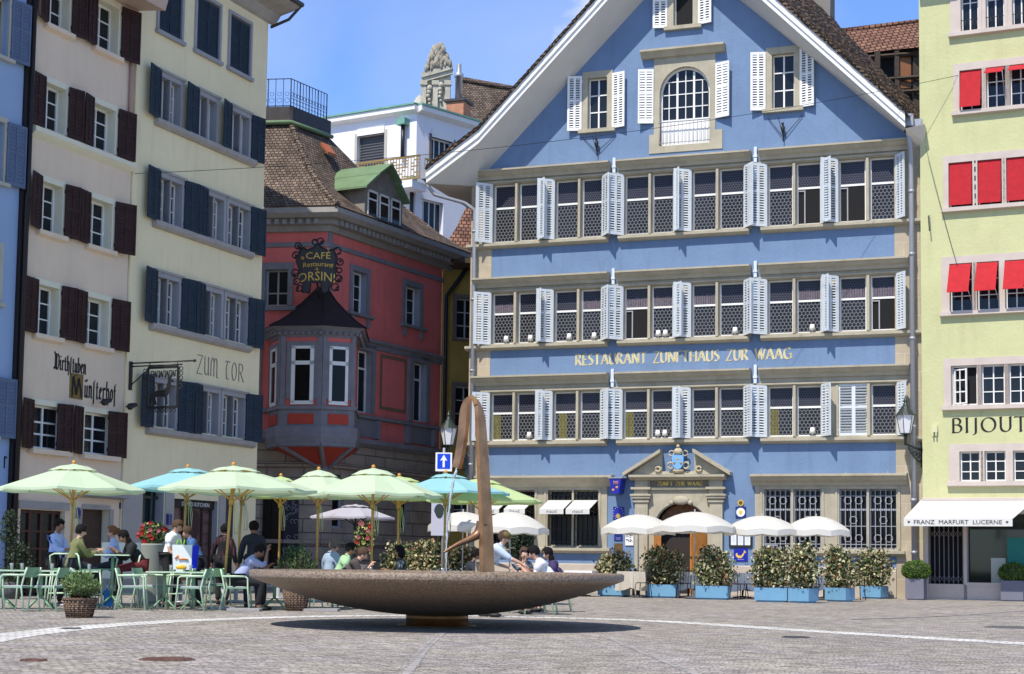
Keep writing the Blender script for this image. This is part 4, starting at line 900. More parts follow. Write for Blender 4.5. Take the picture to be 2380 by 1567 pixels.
for px_, py_, lb in ((408//1, 0, ''),):
    pass
for (px_, py_), lb in (((246, 935), 'small black wall spotlight under the blackletter inscription'), ((306, 945), 'small black wall spotlight between the pink and cream houses')):
    u, z = C.uz(px_, py_, .2); m = MB(); m.tube([(0, 0, 0), (0, -.25, 0)], .02, 6); m.tube([(-.2, -.28, -.02), (.12, -.25, .06)], [.09, .06], 8); m.ball((-.2, -.3, -.03), .09)
    o = m.build('wall_spotlight', iron); o.location = C.w(u, z, 0); o.rotation_euler = (0, 0, C.a); tag(o, lb, 'spotlight')
# ================================================================== RED CORNER RESTAURANT
OA = math.degrees(math.atan2(3700, 1980))
O = Face(745, 58, OA, py=1300, name='corner_restaurant', label='raspberry red corner restaurant with grey oriel and brown mansard roof')
OL = Face(745, 58, -8, root=O.root, origin=O.o)
trimL = M_('blue grey reveal paint', (.30, .31, .35), .85, .1, 3); cornO = M_('weathered grey beige cornice', (.31, .29, .27), .85, .15, 3, .2, 20, stain=.3)
def obox(Fc, m, px0, px1, py0, py1, d): 
    u0, za = Fc.uz(px0, (py0+py1)/2); u1, _ = Fc.uz(px1, (py0+py1)/2)
for (u0, u1, z0, z1, su) in ((1.66, 2.62, 10.35, 11.95, 1), (5.38, 6.52, 10.42, 12.0, 1)):
    w = window(O, u0, u1, z0, z1, dep=.3, fr=.06, fm=white, vs=(.5,), hs=(.36, .68), th=.02, sur=(.2, .06, trimO, .2))
    m = MB().px([(0, z0), (-.2, z0-.02), (-.2, z0-.12), (0, z0-.14)], u0-.35, u1+.35)
    for x in (u0-.1, u1+.02): m.box(x, x+.12, -.12, 0, z0-.5, z0-.12)
    O.p('sill', m, trimO, w)
for (u0, u1) in ((2.05, 3.1), (6.1, 7.15)):
    w = window(O, u0, u1, 6.62, 9.0, dep=.3, fr=.07, fm=white, vs=(.5,), hs=((.72, .04),), th=.02, sur=(.22, .06, trimO, .25))
u0, z1 = OL.uz(618, 627); u1, z0 = OL.uz(668, 710)
w = window(OL, u0, u1, z0, z1, dep=.25, fr=.06, fm=M_('grey painted frame', (.42, .42, .40), .6), vs=(.5,), hs=(.36,), th=.03, sur=(.2, .06, trimO, .25), sill=(.35, .2, .14, trimO))
u2, _ = OL.uz(595, 900)
w = window(OL, u2-1.0, u2, 6.6, 8.9, dep=.25, fm=white, hs=(.7,), sur=(.2, .06, trimO, .2))
wall(O, rectp(0, 8.25, 5.55, 13.6), redst, depth=.35, revealmat=trimL); wall(OL, rectp(-8, 0, 5.55, 13.6), redst, depth=.35, revealmat=trimL)
for Fc, a, b, sg_ in ((O, 0, 8.3, 1), (OL, -8, 0, 0)):
    e0 = .0; x0, x1 = (a-.02, b) if Fc is O else (a, b+.02)
    for prof in ([(0, 12.72), (-.07, 12.7), (-.07, 12.55), (0, 12.53)], [(0, 9.5), (-.16, 9.46), (-.16, 9.36), (-.06, 9.3), (-.06, 9.12), (0, 9.1)], [(0, 6.55), (-.18, 6.5), (-.18, 6.4), (0, 6.36)], [(0, 5.62), (-.3, 5.58), (-.3, 5.42), (-.12, 5.3), (0, 5.28)]):
        m = MB().px(prof, a, b, m0=.7 if Fc is O else 0, m1=-.7 if Fc is OL else 0); Fc.p('string_course', m, trimO)
    m = MB().px([(0, 13.9), (-.75, 13.86), (-.78, 13.66), (-.62, 13.52), (-.40, 13.5), (-.38, 13.32), (-.2, 13.3), (-.14, 13.1), (0, 13.08)], a, b+(0 if Fc is OL else 1.2), m0=.7 if Fc is O else 0, m1=-.7 if Fc is OL else 0)
    n = int((b-a)/.3)
    for k in range(n): x = a+.1+k*.3; m.box(x, x+.16, -.52, -.2, 13.30, 13.49)
    Fc.p('cornice', m, cornO)
    for k, x in enumerate([1.5, 3.4, 5.6, 7.6] if Fc is O else [-6, -3.8]):
        m = MB().box(x-.08, x+.12, -.2, 0, 5.65, 6.36); Fc.p('corbel', m, trimO)
m = MB().px([(0, 6.36), (-.04, 6.36), (-.04, 5.7), (0, 5.7)], 1.62, 3.38); O.p('panel', m, trimO); m = MB().px([(0, 6.36), (-.04, 6.36), (-.04, 5.7), (0, 5.7)], 5.72, 7.5); O.p('panel', m, trimO)
fu0, fz1_ = 3.75, 8.95; m = MB().py(rectp(3.7, 5.6, 6.85, 9.0), -.03, 0, holes=[rectp(3.82, 5.48, 6.97, 8.88)]); O.p('panel_frame', m, M_('olive brown trim', (.19, .13, .08), .8))
m = MB().box(5.72, 5.9, -.1, 0, 6.55, 9.1); O.p('pilaster', m, trimO); m = MB().box(.0, .25, -.05, 0, 5.6, 13.1); O.p('pilaster', m, trimO)
m = MB().box(-.25, .0, -.05, 0, 5.6, 6.4); OL.p('pilaster', m, trimO); m = MB().box(-3.4, -3.0, -.1, 0, 5.6, 9.1); OL.p('pilaster', m, trimO)
# ground floor, dark rusticated stone
for gx0, gx1, gz0, gz1, Fc in ((.0, 0, 0, 0, O),):
    O.holes.clear(); OL.holes.clear()
gA = [O.uz(772, 1165), O.uz(794, 1228)]; gB = [O.uz(925, 1150), O.uz(948, 1232)]
for (a, b) in (gA, gB):
    u0, u1 = a[0], b[0]+.12; z0, z1 = b[1], a[1]+1.0
    w = window(O, u0, u1, z0, z1, dep=.22, fr=.08, fm=greytrim, pm=darkglass, vs=(), hs=((.62, .03),))
wall(O, rectp(0, 8.25, 0, 5.5), rust, depth=.35); 
dr = [OL.uz(606, 1160), OL.uz(655, 1380)]
OL.holes.append((rectp(dr[0][0], dr[1][0], 0, 3.3), None))
wall(OL, rectp(-8, 0, 0, 5.5), rust, depth=.35)
m = MB().box(dr[0][0], dr[1][0], .3, .34, 0, 3.3); m.box(dr[0][0]+.25, dr[0][0]+.33, .2, .3, 0, 3.3); dd = OL.p('door', m, M_('black brown door', (.012, .009, .009), .4))
m = MB().px([(0, 1.75), (-.12, 1.72), (-.12, 1.6), (0, 1.58)], .0, 8.25); m.px([(0, 4.6), (-.2, 4.55), (-.2, 4.4), (0, 4.35)], 0, 8.25)
for k in range(6): m.add([(1.2+k*1.15, -.04, 3.4), (1.6+k*1.15, -.04, 3.4), (1.7+k*1.15, -.04, 4.35), (1.1+k*1.15, -.04, 4.35), (1.2+k*1.15, 0, 3.4), (1.6+k*1.15, 0, 3.4), (1.7+k*1.15, 0, 4.35), (1.1+k*1.15, 0, 4.35)], [(0, 1, 2, 3), (0, 4, 5, 1), (1, 5, 6, 2), (3, 7, 4, 0)])
O.p('stone_band', m, rust)
m = MB().px([(0, 1.75), (-.12, 1.72), (-.12, 1.6), (0, 1.58)], -8, .1); m.px([(0, 4.6), (-.2, 4.55), (-.2, 4.4), (0, 4.35)], -8, .1); OL.p('stone_band', m, rust)
# wrought iron door panel beside the entrance
i0 = OL.uz(661, 1162); i1 = OL.uz(692, 1300); m = MB().box(i0[0], i1[0], -.06, -.03, .2, 3.2)
B_ = m; ip = OL.p('iron_panel', m, M_('violet black iron', (.02, .018, .03), .5)); m = MB(); random.seed(5)
for k in range(40):
    x = random.uniform(i0[0]+.05, i1[0]-.05); z = random.uniform(.4, 3.1); r_ = random.uniform(.04, .08); m.tube([(x+r_*math.cos(a), -.075, z+r_*math.sin(a)) for a in [q*.8 for q in range(7)]], .012, 4)
OL.p('scrollwork', m, greyiron, ip)
# oriel: world aligned coordinates about the corner
MW = Matrix.Identity(4)
PO = [Vector(p) for p in ((-2.15, .5), (-1.45, -1.15), (.08, -1.4), (1.2, -.92), (1.05, 2.0))]
def orscale(s, c=Vector((-.1, -.2))): return [c+(p-c)*s for p in PO]
def prismO(m, s0, z0, s1, z1, mi=0):
    a = [(p.x, p.y, z0) for p in orscale(s0)]; b = [(p.x, p.y, z1) for p in orscale(s1)]; n = len(a)
    m.add(a+b, [(i, (i+1) % n, n+(i+1) % n, n+i) for i in range(n)]+[tuple(range(n-1, -1, -1)), tuple(range(n, 2*n))], mi)
ORI = MB(); prismO(ORI, .97, 6.42, .97, 9.0); oriel = ORI.build('oriel', redst, O.root)
for nm, lst, mt in (('oriel_base', ((1.0, 5.75, 1.0, 6.38), (1.06, 6.38, 1.06, 6.5), (1.04, 5.15, 1.1, 5.4), (1.1, 5.4, 1.1, 5.75)), trimO), ('oriel_cornice', ((1.0, 8.98, 1.03, 9.1), (1.05, 9.1, 1.15, 9.28), (1.2, 9.28, 1.26, 9.36)), trimO)):
    m = MB()
    for q in lst: prismO(m, *q)
    if nm == 'oriel_cornice':
        pts = orscale(1.12)
        for i in range(4):
            a, b = pts[i], pts[i+1]; n = int((b-a).length/.2)
            for k in range(n):
                p = a+(b-a)*(k+.5)/n; m.ball((p.x, p.y, 9.12), .07, 6, 4)
    m.build(nm, mt, oriel)
m = MB()
rings = []
for s, z in ((1.3, 9.34), (1.05, 9.56), (.74, 9.92), (.4, 10.4), (.1, 10.95)): rings.append([(p.x, p.y, z) for p in orscale(s)])
for i in range(len(rings)-1):
    n = len(rings[0]); m.add(rings[i]+rings[i+1], [(k, (k+1) % n, n+(k+1) % n, n+k) for k in range(n)])
for k in range(5): m.tube([Vector(r_[k])+Vector((0, 0, .02)) for r_ in rings], .03, 5)
m.build('oriel_roof', M_('dark slate oriel roof', (.035, .026, .030), .8, .25, 3, spec=.2), oriel)
m = MB().lathe([(.12, 10.75), (.2, 10.85), (.12, 10.95), (.1, 11.02), (.2, 11.12), (.06, 11.2), (.04, 11.3), (.08, 11.36), (.0, 11.45)], (-.05, -.15, 0), 10); m.build('finial', trimO, oriel)
m = MB(); prismO(m, 1.0, 5.15, .95, 5.1); 
fo_ = [(p.x, p.y, 5.12) for p in orscale(1.0)]; tip = [(p.x*.12+.05, p.y*.12+.15, 4.35) for p in orscale(1)]
m.add(fo_+tip, [(k, (k+1) % 5, 5+(k+1) % 5, 5+k) for k in range(5)]); m.build('oriel_foot', orred, oriel)
m = MB()
for k in range(4): m.tube([Vector(fo_[k]), Vector(tip[k])], [.10, .08], 6, sm=False)
for k in range(3): m.tube([Vector(fo_[k])+Vector((0, 0, .0)), Vector(fo_[k+1])], .09, 6, sm=False)
m.lathe([(.04, 3.95), (.14, 4.1), (.10, 4.2), (.2, 4.32), (.14, 4.42)], (.05, .0, 0), 10); m.build('oriel_ribs', trimO, oriel)
def facet(i, a0, a1, z0, z1, d): # box on oriel facet i between fractions
    a, b = PO[i], PO[i+1]; t = (b-a).normalized(); nn = Vector((t.y, -t.x)); p, q = a+(b-a)*a0, a+(b-a)*a1
    return [Vector((*(p+nn*.0), z0)), Vector((*(q+nn*.0), z0)), Vector((*(q+nn*d), z0)), Vector((*(p+nn*d), z0)), Vector((*p, z1)), Vector((*q, z1)), Vector((*(q+nn*d), z1)), Vector((*(p+nn*d), z1))]
BF = [(0, 3, 2, 1), (4, 5, 6, 7), (0, 1, 5, 4), (1, 2, 6, 5), (2, 3, 7, 6), (3, 0, 4, 7)]
for i, (w0, w1) in enumerate(((.25, .75), (.26, .80), (.20, .78))):
    m = MB()
    for a0, a1, z0, z1, d in ((0, .12, 6.5, 9.0, .04), (.88, 1, 6.5, 9.0, .04), (w0-.12, w0, 6.75, 8.8, .03), (w1, w1+.1, 6.75, 8.8, .03), (w0-.12, w1+.1, 8.65, 8.82, .035)): m.add(facet(i, a0, a1, z0, z1, d), BF)
    m.build('oriel_trim', trimO, oriel)
    m = MB()
    for a0, a1, z0, z1 in ((w0, w0+.09, 6.62, 8.65), (w1-.09, w1, 6.62, 8.65), (w0, w1, 6.55, 6.68), (w0, w1, 7.98, 8.12), (w0, w1, 8.56, 8.66)): m.add(facet(i, a0, a1, z0, z1, .05), BF)
    wn_ = m.build('window', white, oriel)
    m = MB().add(facet(i, w0+.05, w1-.05, 6.6, 8.6, .02), BF); m.build('pane', darkglass, oriel)
    m = MB(); m.add(facet(i, .2, .82, 5.85, 6.22, .03), BF); m.build('oriel_panel', orred, oriel)
# mansard roof
def Pw(px, py, Y): return at(px, py, Y)-O.root.location
E0 = O.w(0, 13.85, 0)-O.root.location; ov = .78
cdir = (O.n+OL.n*1.0); E0 = Vector((O.n.x*ov-O.d.x*.7*ov, O.n.y*ov-O.d.y*.7*ov, 13.9))
E1 = O.w(9.6, 13.9, ov)-O.root.location; ELf = OL.w(-8, 13.9, ov)-O.root.location
D0 = Pw(674, 286, 60.5); D1 = Pw(763, 318, 62.7); DL = Vector((D0.x-3.6, D0.y+.5, D0.z))
def lerp(a, b, t): return a+(b-a)*t
def flare(a, b, t, drop=.5): p = lerp(a, b, t); p.z -= drop*math.sin(PI*min(1, t*1.0))*.9; return p
def strip_roof(a0, a1, b0, b1, n=12, nn=14):
    m = MB()
    for i in range(n+1):
        t = i/n; p = flare(a0, b0, t); q = flare(a1, b1, t)
        for j in range(nn+1): r_ = lerp(p, q, j/nn); m.v.append((r_.x, r_.y, r_.z))
    for i in range(n):
        for j in range(nn): k = i*(nn+1)+j; m.f.append([k, k+1, k+nn+2, k+nn+1]); m.m.append(0); m.sm.append(False)
    return m
m = strip_roof(E0, E1, D0, D1); m.xf(O.M.inverted()); rfO = O.p('roof', m, tile)
m = strip_roof(ELf, E0, DL, D0); m.xf(OL.M.inverted()); OL.p('roof', m, tile)
D2 = Vector((D1.x-4, D1.y+2.5, D1.z)); E2 = O.w(9.6, 13.9, -8)-O.root.location
m = strip_roof(E1, E2, D1, D2); m.build('roof', tile, O.root)
m = MB(); hp = [flare(E0, D0, i/12)+Vector((0, 0, .03)) for i in range(13)]
for i in range(12):
    m.tube([hp[i], lerp(hp[i], hp[i+1], 1.15)+Vector((0, 0, .0))], [.13, .10], 6, sm=False)
m.build('hip_tiles', tile, rfO)
m = MB(); dt = .62
for a, b in ((DL, D0), (D0, D1)):
    n_ = (b-a); n_.z = 0; n_.normalize(); o2 = Vector((n_.y, -n_.x, 0))*.12
    m.add([a+o2-Vector((0, 0, .05)), b+o2-Vector((0, 0, .05)), b+o2+Vector((0, 0, dt)), a+o2+Vector((0, 0, dt))], [(0, 1, 2, 3)])
m.add([DL+Vector((0, -.12, dt)), D0+Vector((0.05, -.12, dt)), D1+Vector((.1, 0, dt)), D2+Vector((0, 0, dt))], [(0, 1, 2, 3)])
dk = m.build('roof_deck', zincd, O.root)
m = MB(); m.tube([DL+Vector((0, -.2, -.02)), D0+Vector((.06, -.2, -.02)), D1+Vector((.16, -.05, -.02))], .09, 6); m.build('copper_flashing', copper, dk)
m = MB(); hr = 1.15
rl = [DL+Vector((0, 0, dt)), D0+Vector((0.0, .05, dt)), D1+Vector((-.1, .1, dt))]
for a, b in zip(rl, rl[1:]):
    for h in (0.08, hr): m.tube([a+Vector((0, 0, h)), b+Vector((0, 0, h))], .018, 5)
    n = 12
    for k in range(n+1):
        p = lerp(a, b, k/n); m.tube([p, p+Vector((0, 0, hr))], .014 if k % 3 else .022, 4)
        if k < n:
            c_ = lerp(a, b, (k+.5)/n); d_ = (b-a).normalized()
            for hh, rr_ in ((.3, .1), (.55, .08)): m.tube([c_+d_*rr_*math.cos(q*PI/4)+Vector((0, 0, hh+rr_*math.sin(q*PI/4))) for q in range(9)], .009, 4)
m.build('roof_railing', iron, dk)
# dormer on the right slope
dof = .5
du0, dz0 = O.uz(852, 434, dof); du1, dz1 = O.uz(931, 530, dof)
zb_, zt_ = O.uz(900, 528, dof)[1], O.uz(870, 438, dof)[1]
m = MB(); m.py([(du0-.1, zb_), (du1+.1, zb_), (du1+.1, zt_), ((du0+du1)/2, zt_+1.0), (du0-.1, zt_)], -dof, -dof+.1)
m.box(du0-.1, du0, -dof+.1, 2.2, zb_+.3, zt_); m.box(du1, du1+.1, -dof+.1, 2.2, zb_+.3, zt_); dm = O.p('dormer', m, M_('weathered grey timber', (.24, .22, .19), .8, .2, 3))
nw = 3; ww = (du1-du0)/nw
for k in range(nw):
    a, b = du0+k*ww+.08, du0+(k+1)*ww-.06
    m = MB(); y0 = -dof-.04
    m.box(a, a+.05, y0, y0+.04, zb_+.1, zt_-.12); m.box(b-.05, b, y0, y0+.04, zb_+.1, zt_-.12); m.box(a, b, y0, y0+.04, zb_+.05, zb_+.12); m.box(a, b, y0, y0+.04, zt_-.2, zt_-.12); m.box(a, b, y0+.002, y0+.04, zb_+(zt_-zb_)*.62, zb_+(zt_-zb_)*.62+.06)
    O.p('dormer_window', m, white, dm)
    m = MB().quad((a, y0+.03, zb_+.1), (b, y0+.03, zb_+.1), (b, y0+.03, zt_-.15), (a, y0+.03, zt_-.15)); O.p('pane', m, glass, dm)
um = (du0+du1)/2; y0 = -dof-.35
for nm, sl, hh in (('dormer_roof', 1, 0), ):
    m = MB()
    pk = zt_+1.1; lo = zt_+(.0 if True else 0)
    for s_, ue in ((-1, du0-.45), (1, du1+.18)):
        um2 = um; mid = um+(ue-um)*.52; zm = pk+(lo-pk)*.52
        m.add([(um2, y0, pk), (mid, y0, zm), (mid, 2.6, zm), (um2, 2.6, pk), (um2, y0, pk-.07), (mid, y0, zm-.07), (mid, 2.6, zm-.07), (um2, 2.6, pk-.07)], BF)
        m.add([(um+(mid-um)*.9, y0+.04, zm+.03), (ue, y0+.04, lo-.12), (ue, 2.3, lo-.12), (um+(mid-um)*.9, 2.3, zm+.03), (um+(mid-um)*.9, y0+.04, zm-.1), (ue, y0+.04, lo-.2), (ue, 2.3, lo-.2), (um+(mid-um)*.9, 2.3, zm-.1)], BF)
    O.p(nm, m, copper, dm)
# skylight and gutter
sk0, sk1 = Pw(745, 330, 61.2), Pw(762, 352, 60.6)
m = MB(); dX = Vector((.28, .45, 0)); m.add([sk0, sk0+dX, sk1+dX, sk1, sk0-Vector((0, 0, .12)), sk0+dX-Vector((0, 0, .12)), sk1+dX-Vector((0, 0, .12)), sk1-Vector((0, 0, .12))], BF); m.build('skylight', M_('orange skylight frame', (.40, .12, .04), .5), rfO)
m = MB(); g_ = O.uz(1070, 640, .3); m.tube([O.M.inverted()@(E1+Vector((0, 0, -.1))), (g_[0]-.4, -.35, 12.6), (8.42, -.12, 12.0), (8.42, -.12, .1)], .09, 8); O.p('downpipe', m, iron)
# hanging shield sign
sc_ = at(737, 622, 55.9); sgn = T('restaurant_sign', 'ornate black iron shield sign with gold CAFE Restaurant ORSINI lettering over the oriel', 'sign', sc_, R(-4))
outl = [(-.62, .62), (-.5, .72), (-.35, .62), (-.12, .72), (0, .88), (.12, .74), (.38, .60), (.58, .66), (.72, .35), (.66, 0), (.70, -.35), (.5, -.62), (.42, -.92), (.2, -.92), (.16, -.55), (-.2, -.55), (-.24, -.92), (-.5, -.9), (-.48, -.62), (-.66, -.4), (-.62, -.1), (-.74, .2)]
m = MB().py(outl[::-1], -.04, .04); shd = m.build('shield', M_('dark gunmetal sheet', (.035, .032, .035), .5, .2, 3), sgn)
m = MB(); m.tube([(x, -.05, z) for x, z in outl+[outl[0]]], .03, 6)
random.seed(9)
for (x, z) in ((-.78, .45), (-.7, .78), (.72, .6), (.82, .2), (.8, -.1), (.78, -.4), (.66, -.7), (-.72, -.5), (-.78, -.2), (-.62, -.75), (.1, .95), (-.1, .92)):
    r_ = random.uniform(.09, .15); m.tube([(x+r_*math.cos(a), 0, z+r_*math.sin(a)) for a in [q*.6 for q in range(12)]], .028, 5)
    for k in range(3): m.ball((x+random.uniform(-.1, .1), random.uniform(-.05, .05), z+random.uniform(-.1, .1)), random.uniform(.03, .06), 6, 4)
m.build('ironwork', iron, sgn)
for tx, sz, x, z, sxx in (('CAFÉ', .34, .04, .30, 1.15), ('Restaurant', .25, .03, .04, .98), ('ORSINI', .46, .0, -.47, .95)):
    tm = textmesh(tx, sz, .008, sx=sxx); tm.v = [(a, b-.06, c-.22*a*a+(.12*a*a*2 if tx == 'CAFÉ' else 0)) for a, b, c in tm.v]; tm.xf(Matrix.Translation((x, 0, z))); tm.build('lettering', gold, shd)
m = MB(); m.tube([(0, .05, -.5), (0, .5, -1.0)], .04, 6); m.tube([(0, .05, .3), (.3, 2.2, .3)], .03, 6); m.build('stay', iron, sgn)
m = MB()
for x, z in ((-.52, .36), (.0, -.04), (.55, .1)):
    for a in (0, 60, 120): 
        c_, s_ = math.cos(R(a))*.07, math.sin(R(a))*.07; m.tube([(x-c_, -.06, z-s_-.03), (x+c_, -.06, z+s_-.03)], .014, 4)
m.build('star', gold, shd)
# ochre house in the alley
Oc = Face(1019, 65.6, 24, py=1300, name='alley_house', label='narrow ochre house deep in the alley beside the red restaurant')
for z0 in (2.6, 6.6, 10.3):
    window(Oc, .62, 1.5, z0, z0+1.7, dep=.2, fm=M_('pale grey frame', (.5, .5, .5), .6), vs=(.5,), hs=(.33, .66), sur=(.16, .05, M_('brown window trim', (.16, .12, .11), .8)), sill=(.2, .1, .12, M_('brown window trim', (.16, .12, .11), .8)))
wall(Oc, rectp(0, 5, 0, 13.6), ochre, depth=.3)
m = MB().px([(0, 13.6), (-.6, 13.6), (-.6, 13.4), (0, 13.2)], 0, 5); Oc.p('eave', m, timber)
# ================================================================== BUILDINGS BEHIND
Wh = Face(963, 75, 46.8, py=600, name='modern_block', label='white rendered attic block with gilded balcony behind the red roof')
WL = Face(963, 75, -30, root=Wh.root, origin=Wh.o)
zt = Wh.uz(963, 262)[1]
a = WL.uz(831, 318); b = WL.uz(893, 372); w = window(WL, a[0], b[0], b[1]-.3, a[1], dep=.25, fm=M_('blind slats', (.10, .10, .10), .6), pm=M_('slatted blind', (.05, .05, .055), .5), vs=(), hs=[k/12 for k in range(1, 12)], th=.03, sur=(.15, .03, M_('putty trim', (.46, .44, .37), .8)))
m = MB().box(a[0], b[0], -.06, .1, a[1], a[1]+.35); WL.p('shutter_box', m, white, w)
a = Wh.uz(1003, 318); b = Wh.uz(1052, 378); w = window(Wh, a[0], b[0], b[1]-.5, a[1], dep=.25, fm=white, vs=(.25, .5, .75), hs=(), sur=(.15, .03, M_('brown window trim', (.16, .12, .11), .8)))
m = MB().box(a[0], b[0], -.06, .1, a[1], a[1]+.4); Wh.p('shutter_box', m, white, w)
a = Wh.uz(977, 460); b = Wh.uz(1030, 520); w = window(Wh, a[0], b[0], b[1]-1, a[1], dep=.25, fm=white, vs=(.25, .5, .75), hs=())
wall(Wh, rectp(0, 9, 5, zt), whitew, depth=.4); wall(WL, rectp(-8.5, 0, 5, zt), whitew, depth=.4)
for Fc, x0, x1 in ((Wh, -.02, 9), (WL, -8.5, .1)):
    m = MB().px([(0, zt+.35), (-.35, zt+.35), (-.35, zt+.12), (0, zt)], x0, x1); Fc.p('eave', m, white)
    m = MB().px([(.3, zt+.5), (-.42, zt+.44), (-.42, zt+.36), (.3, zt+.36)], x0, x1); Fc.p('copper_edge', m, verd)
    m = MB().quad((x0, .3, zt+.45), (x1, .3, zt+.45), (x1, 9, zt+.45), (x0, 9, zt+.45)); Fc.p('roof', m, zincd)
m = MB(); a = WL.uz(827, 380, 1.2); bz0, bz1 = WL.uz(950, 413, 1.2)[1], WL.uz(950, 362, 1.2)[1]
m.box(a[0], .6, -1.2, 0, bz0-.45, bz0-.1); bal = WL.p('balcony', m, whitew)
for Fc, x0, x1 in ((WL, a[0], 1.0), (Wh, -.3, .9)):
    m = MB(); n = int((x1-x0)/.16)
    yy = -1.2 if Fc is WL else -.95
    m.box(x0, x1, yy, yy+.05, bz1-.08, bz1); m.box(x0, x1, yy, yy+.05, bz0-.1, bz0)
    random.seed(2)
    for k in range(n+1):
        x = x0+(x1-x0)*k/n; m.box(x-.015, x+.015, yy+.01, yy+.04, bz0, bz1-.08)
        if k < n:
            for q in range(7):
                if random.random() < .5: z = bz0+(bz1-bz0)*(q+.5)/7; m.box(x, x+(x1-x0)/n, yy+.012, yy+.038, z-.03, z+.03)
    Fc.p('lattice', m, M_('gilded bronze lattice', (.30, .19, .05), .5), bal)
for px_, y0_, y1_ in ((934, 290, 366), ):
    u, z1 = WL.uz(px_, y0_, .3); _, z0 = WL.uz(px_, y1_, .3); m = MB(); m.tube([(u, -.2, z0), (u, -.2, z1)], .1, 8); m.box(u-.25, u+.25, -.45, -.05, z1, z1+.3, 1); WL.p('downpipe', m, [iron, verd])
u, z1 = WL.uz(955, 424, .3); m = MB(); m.tube([(u, -.2, z1-2.5), (u, -.2, z1)], .1, 8); m.box(u-.2, u+.2, -.4, -.05, z1, z1+.3, 1); WL.p('downpipe', m, [iron, verd])
# brown roofs in the gap below the white block
hr_ = T('rear_house', 'low brown tiled roof wedged between the red restaurant and the white block', 'house', at(1040, 560, 70)*Vector((1, 1, 0)) if False else (at(1040, 560, 70).x, 70, 0))
m = MB(); pts = [at(935, 475, 71), at(1100, 605, 68), at(1100, 700, 66), at(935, 560, 68)]
for p in pts: m.v.append(tuple(p-hr_.location))
m.f.append([0, 3, 2, 1]); m.m.append(0); m.sm.append(False)
m.build('roof', tile, hr_)
m = MB(); pts = [at(1085, 478, 73), at(1110, 480, 73), at(1110, 600, 70), at(1022, 590, 70), at(1060, 530, 71.5)]
for p in pts: m.v.append(tuple(p-hr_.location))
m.f.append([0, 4, 3, 2, 1]); m.m.append(0); m.sm.append(False); m.build('roof', tilered, hr_)
# baroque gable and its long roof
tg = T('baroque_gable', 'ornate grey stone baroque gable with scroll crown above the white block', 'building', at(1016, 1300, 88)*1.0)
tg.location = (at(1016, 200, 88).x, 88, 0)
def TP(px, py, dy=0): p = at(px, py, 88); return (p.x-tg.location.x, p.z)
gst = M_('grey gable stone', (.50, .47, .38), .9, .25, 3, .5, 12, stain=.4)
m = MB(); body = [TP(983, 285), TP(1046, 285), TP(1046, 158), TP(983, 176)]; m.py(body, 0, 1.2); gb = m.build('gable_body', gst, tg)
m = MB()
cr2 = [TP(986, 172), TP(1052, 153), TP(1050, 144), TP(1045, 140), TP(1044, 128), TP(1036, 122), TP(1032, 112), TP(1022, 107), TP(1010, 110), TP(1003, 118), TP(998, 132), TP(993, 150), TP(988, 156)]
m.py(cr2, -.15, 1.0)
random.seed(11)
for k in range(230):
    t = random.random(); y = 112+46*t; hw = 10+19*t; x = 1018+random.uniform(-1, 1)*hw; p = TP(x, y-(x-1018)*.22); m.ball((p[0], -.2-random.random()*.12, p[1]), random.uniform(.07, .17), 6, 4, sq=(.7, .8, 1.7))
m.build('scroll_crown', M_('dark weathered stone', (.36, .32, .25), .9, .4, 4), gb)
m = MB()
for py_, e in ((174, .3), (184, .2)):
    a, b = TP(980, py_+4), TP(1052, py_-16); m.add([(a[0], -e, a[1]-.15), (b[0], -e, b[1]-.15), (b[0], -e, b[1]+.15), (a[0], -e, a[1]+.15), (a[0], 0, a[1]-.15), (b[0], 0, b[1]-.15), (b[0], 0, b[1]+.15), (a[0], 0, a[1]+.15)], [(0, 1, 2, 3), (3, 2, 6, 7), (0, 4, 5, 1), (1, 5, 6, 2), (0, 3, 7, 4)])
for px_ in (984, 1011, 1040):
    a, b = TP(px_, 280), TP(px_, 190); m.box(a[0]-.14, a[0]+.14, -.2, 0, a[1], b[1]); m.box(a[0]-.2, a[0]+.2, -.28, 0, b[1]-.25, b[1])
for px_, py_ in ((997, 207), (1024, 200)):
    a = TP(px_, py_)
    for k in range(5): m.ball((a[0]+random.uniform(-.06, .06), -.12, a[1]-k*.22), .2-.03*k, 6, 4)
m.build('pilasters', gst, gb)
m = MB(); a0_, b0_ = TP(1000, 204), TP(1022, 232)
for k in range(26):
    t = k/25; p = TP(958+22*t, 262-36*t**.7); m.ball((p[0], 0, p[1]-.5), .36-.14*math.sin(t*14), 6, 4, sq=(.7, 1, 1.6))
for k in range(26):
    p = TP(1078+13*random.random(), 246+42*random.random()); m.ball((p[0], -.4, p[1]), .2, 6, 4)
m.build('scrolls', gst, gb)
q0, q1 = TP(1073, 183), TP(1240, 208); m = MB(); lo0, lo1 = TP(1050, 300), TP(1240, 330)
NN = 26
for i in range(NN+1):
    for j in range(11):
        t, s_ = i/NN, j/10; x = (q0[0]+(q1[0]-q0[0])*t)*(1-s_)+(lo0[0]+(lo1[0]-lo0[0])*t)*s_; z = (q0[1]+(q1[1]-q0[1])*t)*(1-s_)+(lo0[1]+(lo1[1]-lo0[1])*t)*s_
        m.v.append((x, 1.6-1.5*s_+t*.4, z+random.uniform(-.04, .04)+.35*(1-s_)))
for i in range(NN):
    for j in range(10): k = i*11+j; m.f.append([k, k+1, k+12, k+11]); m.m.append(0); m.sm.append(False)
m.tube([(q0[0], 1.6, q0[1]+.45), (q1[0], 2.0, q1[1]+.45)], .16, 6); m.build('roof', tile, gb)
chm = T('chimney_stack', 'orange brick chimney with shiny steel flue beside the baroque gable', 'chimney', (at(1057, 260, 84).x, 84, 0))
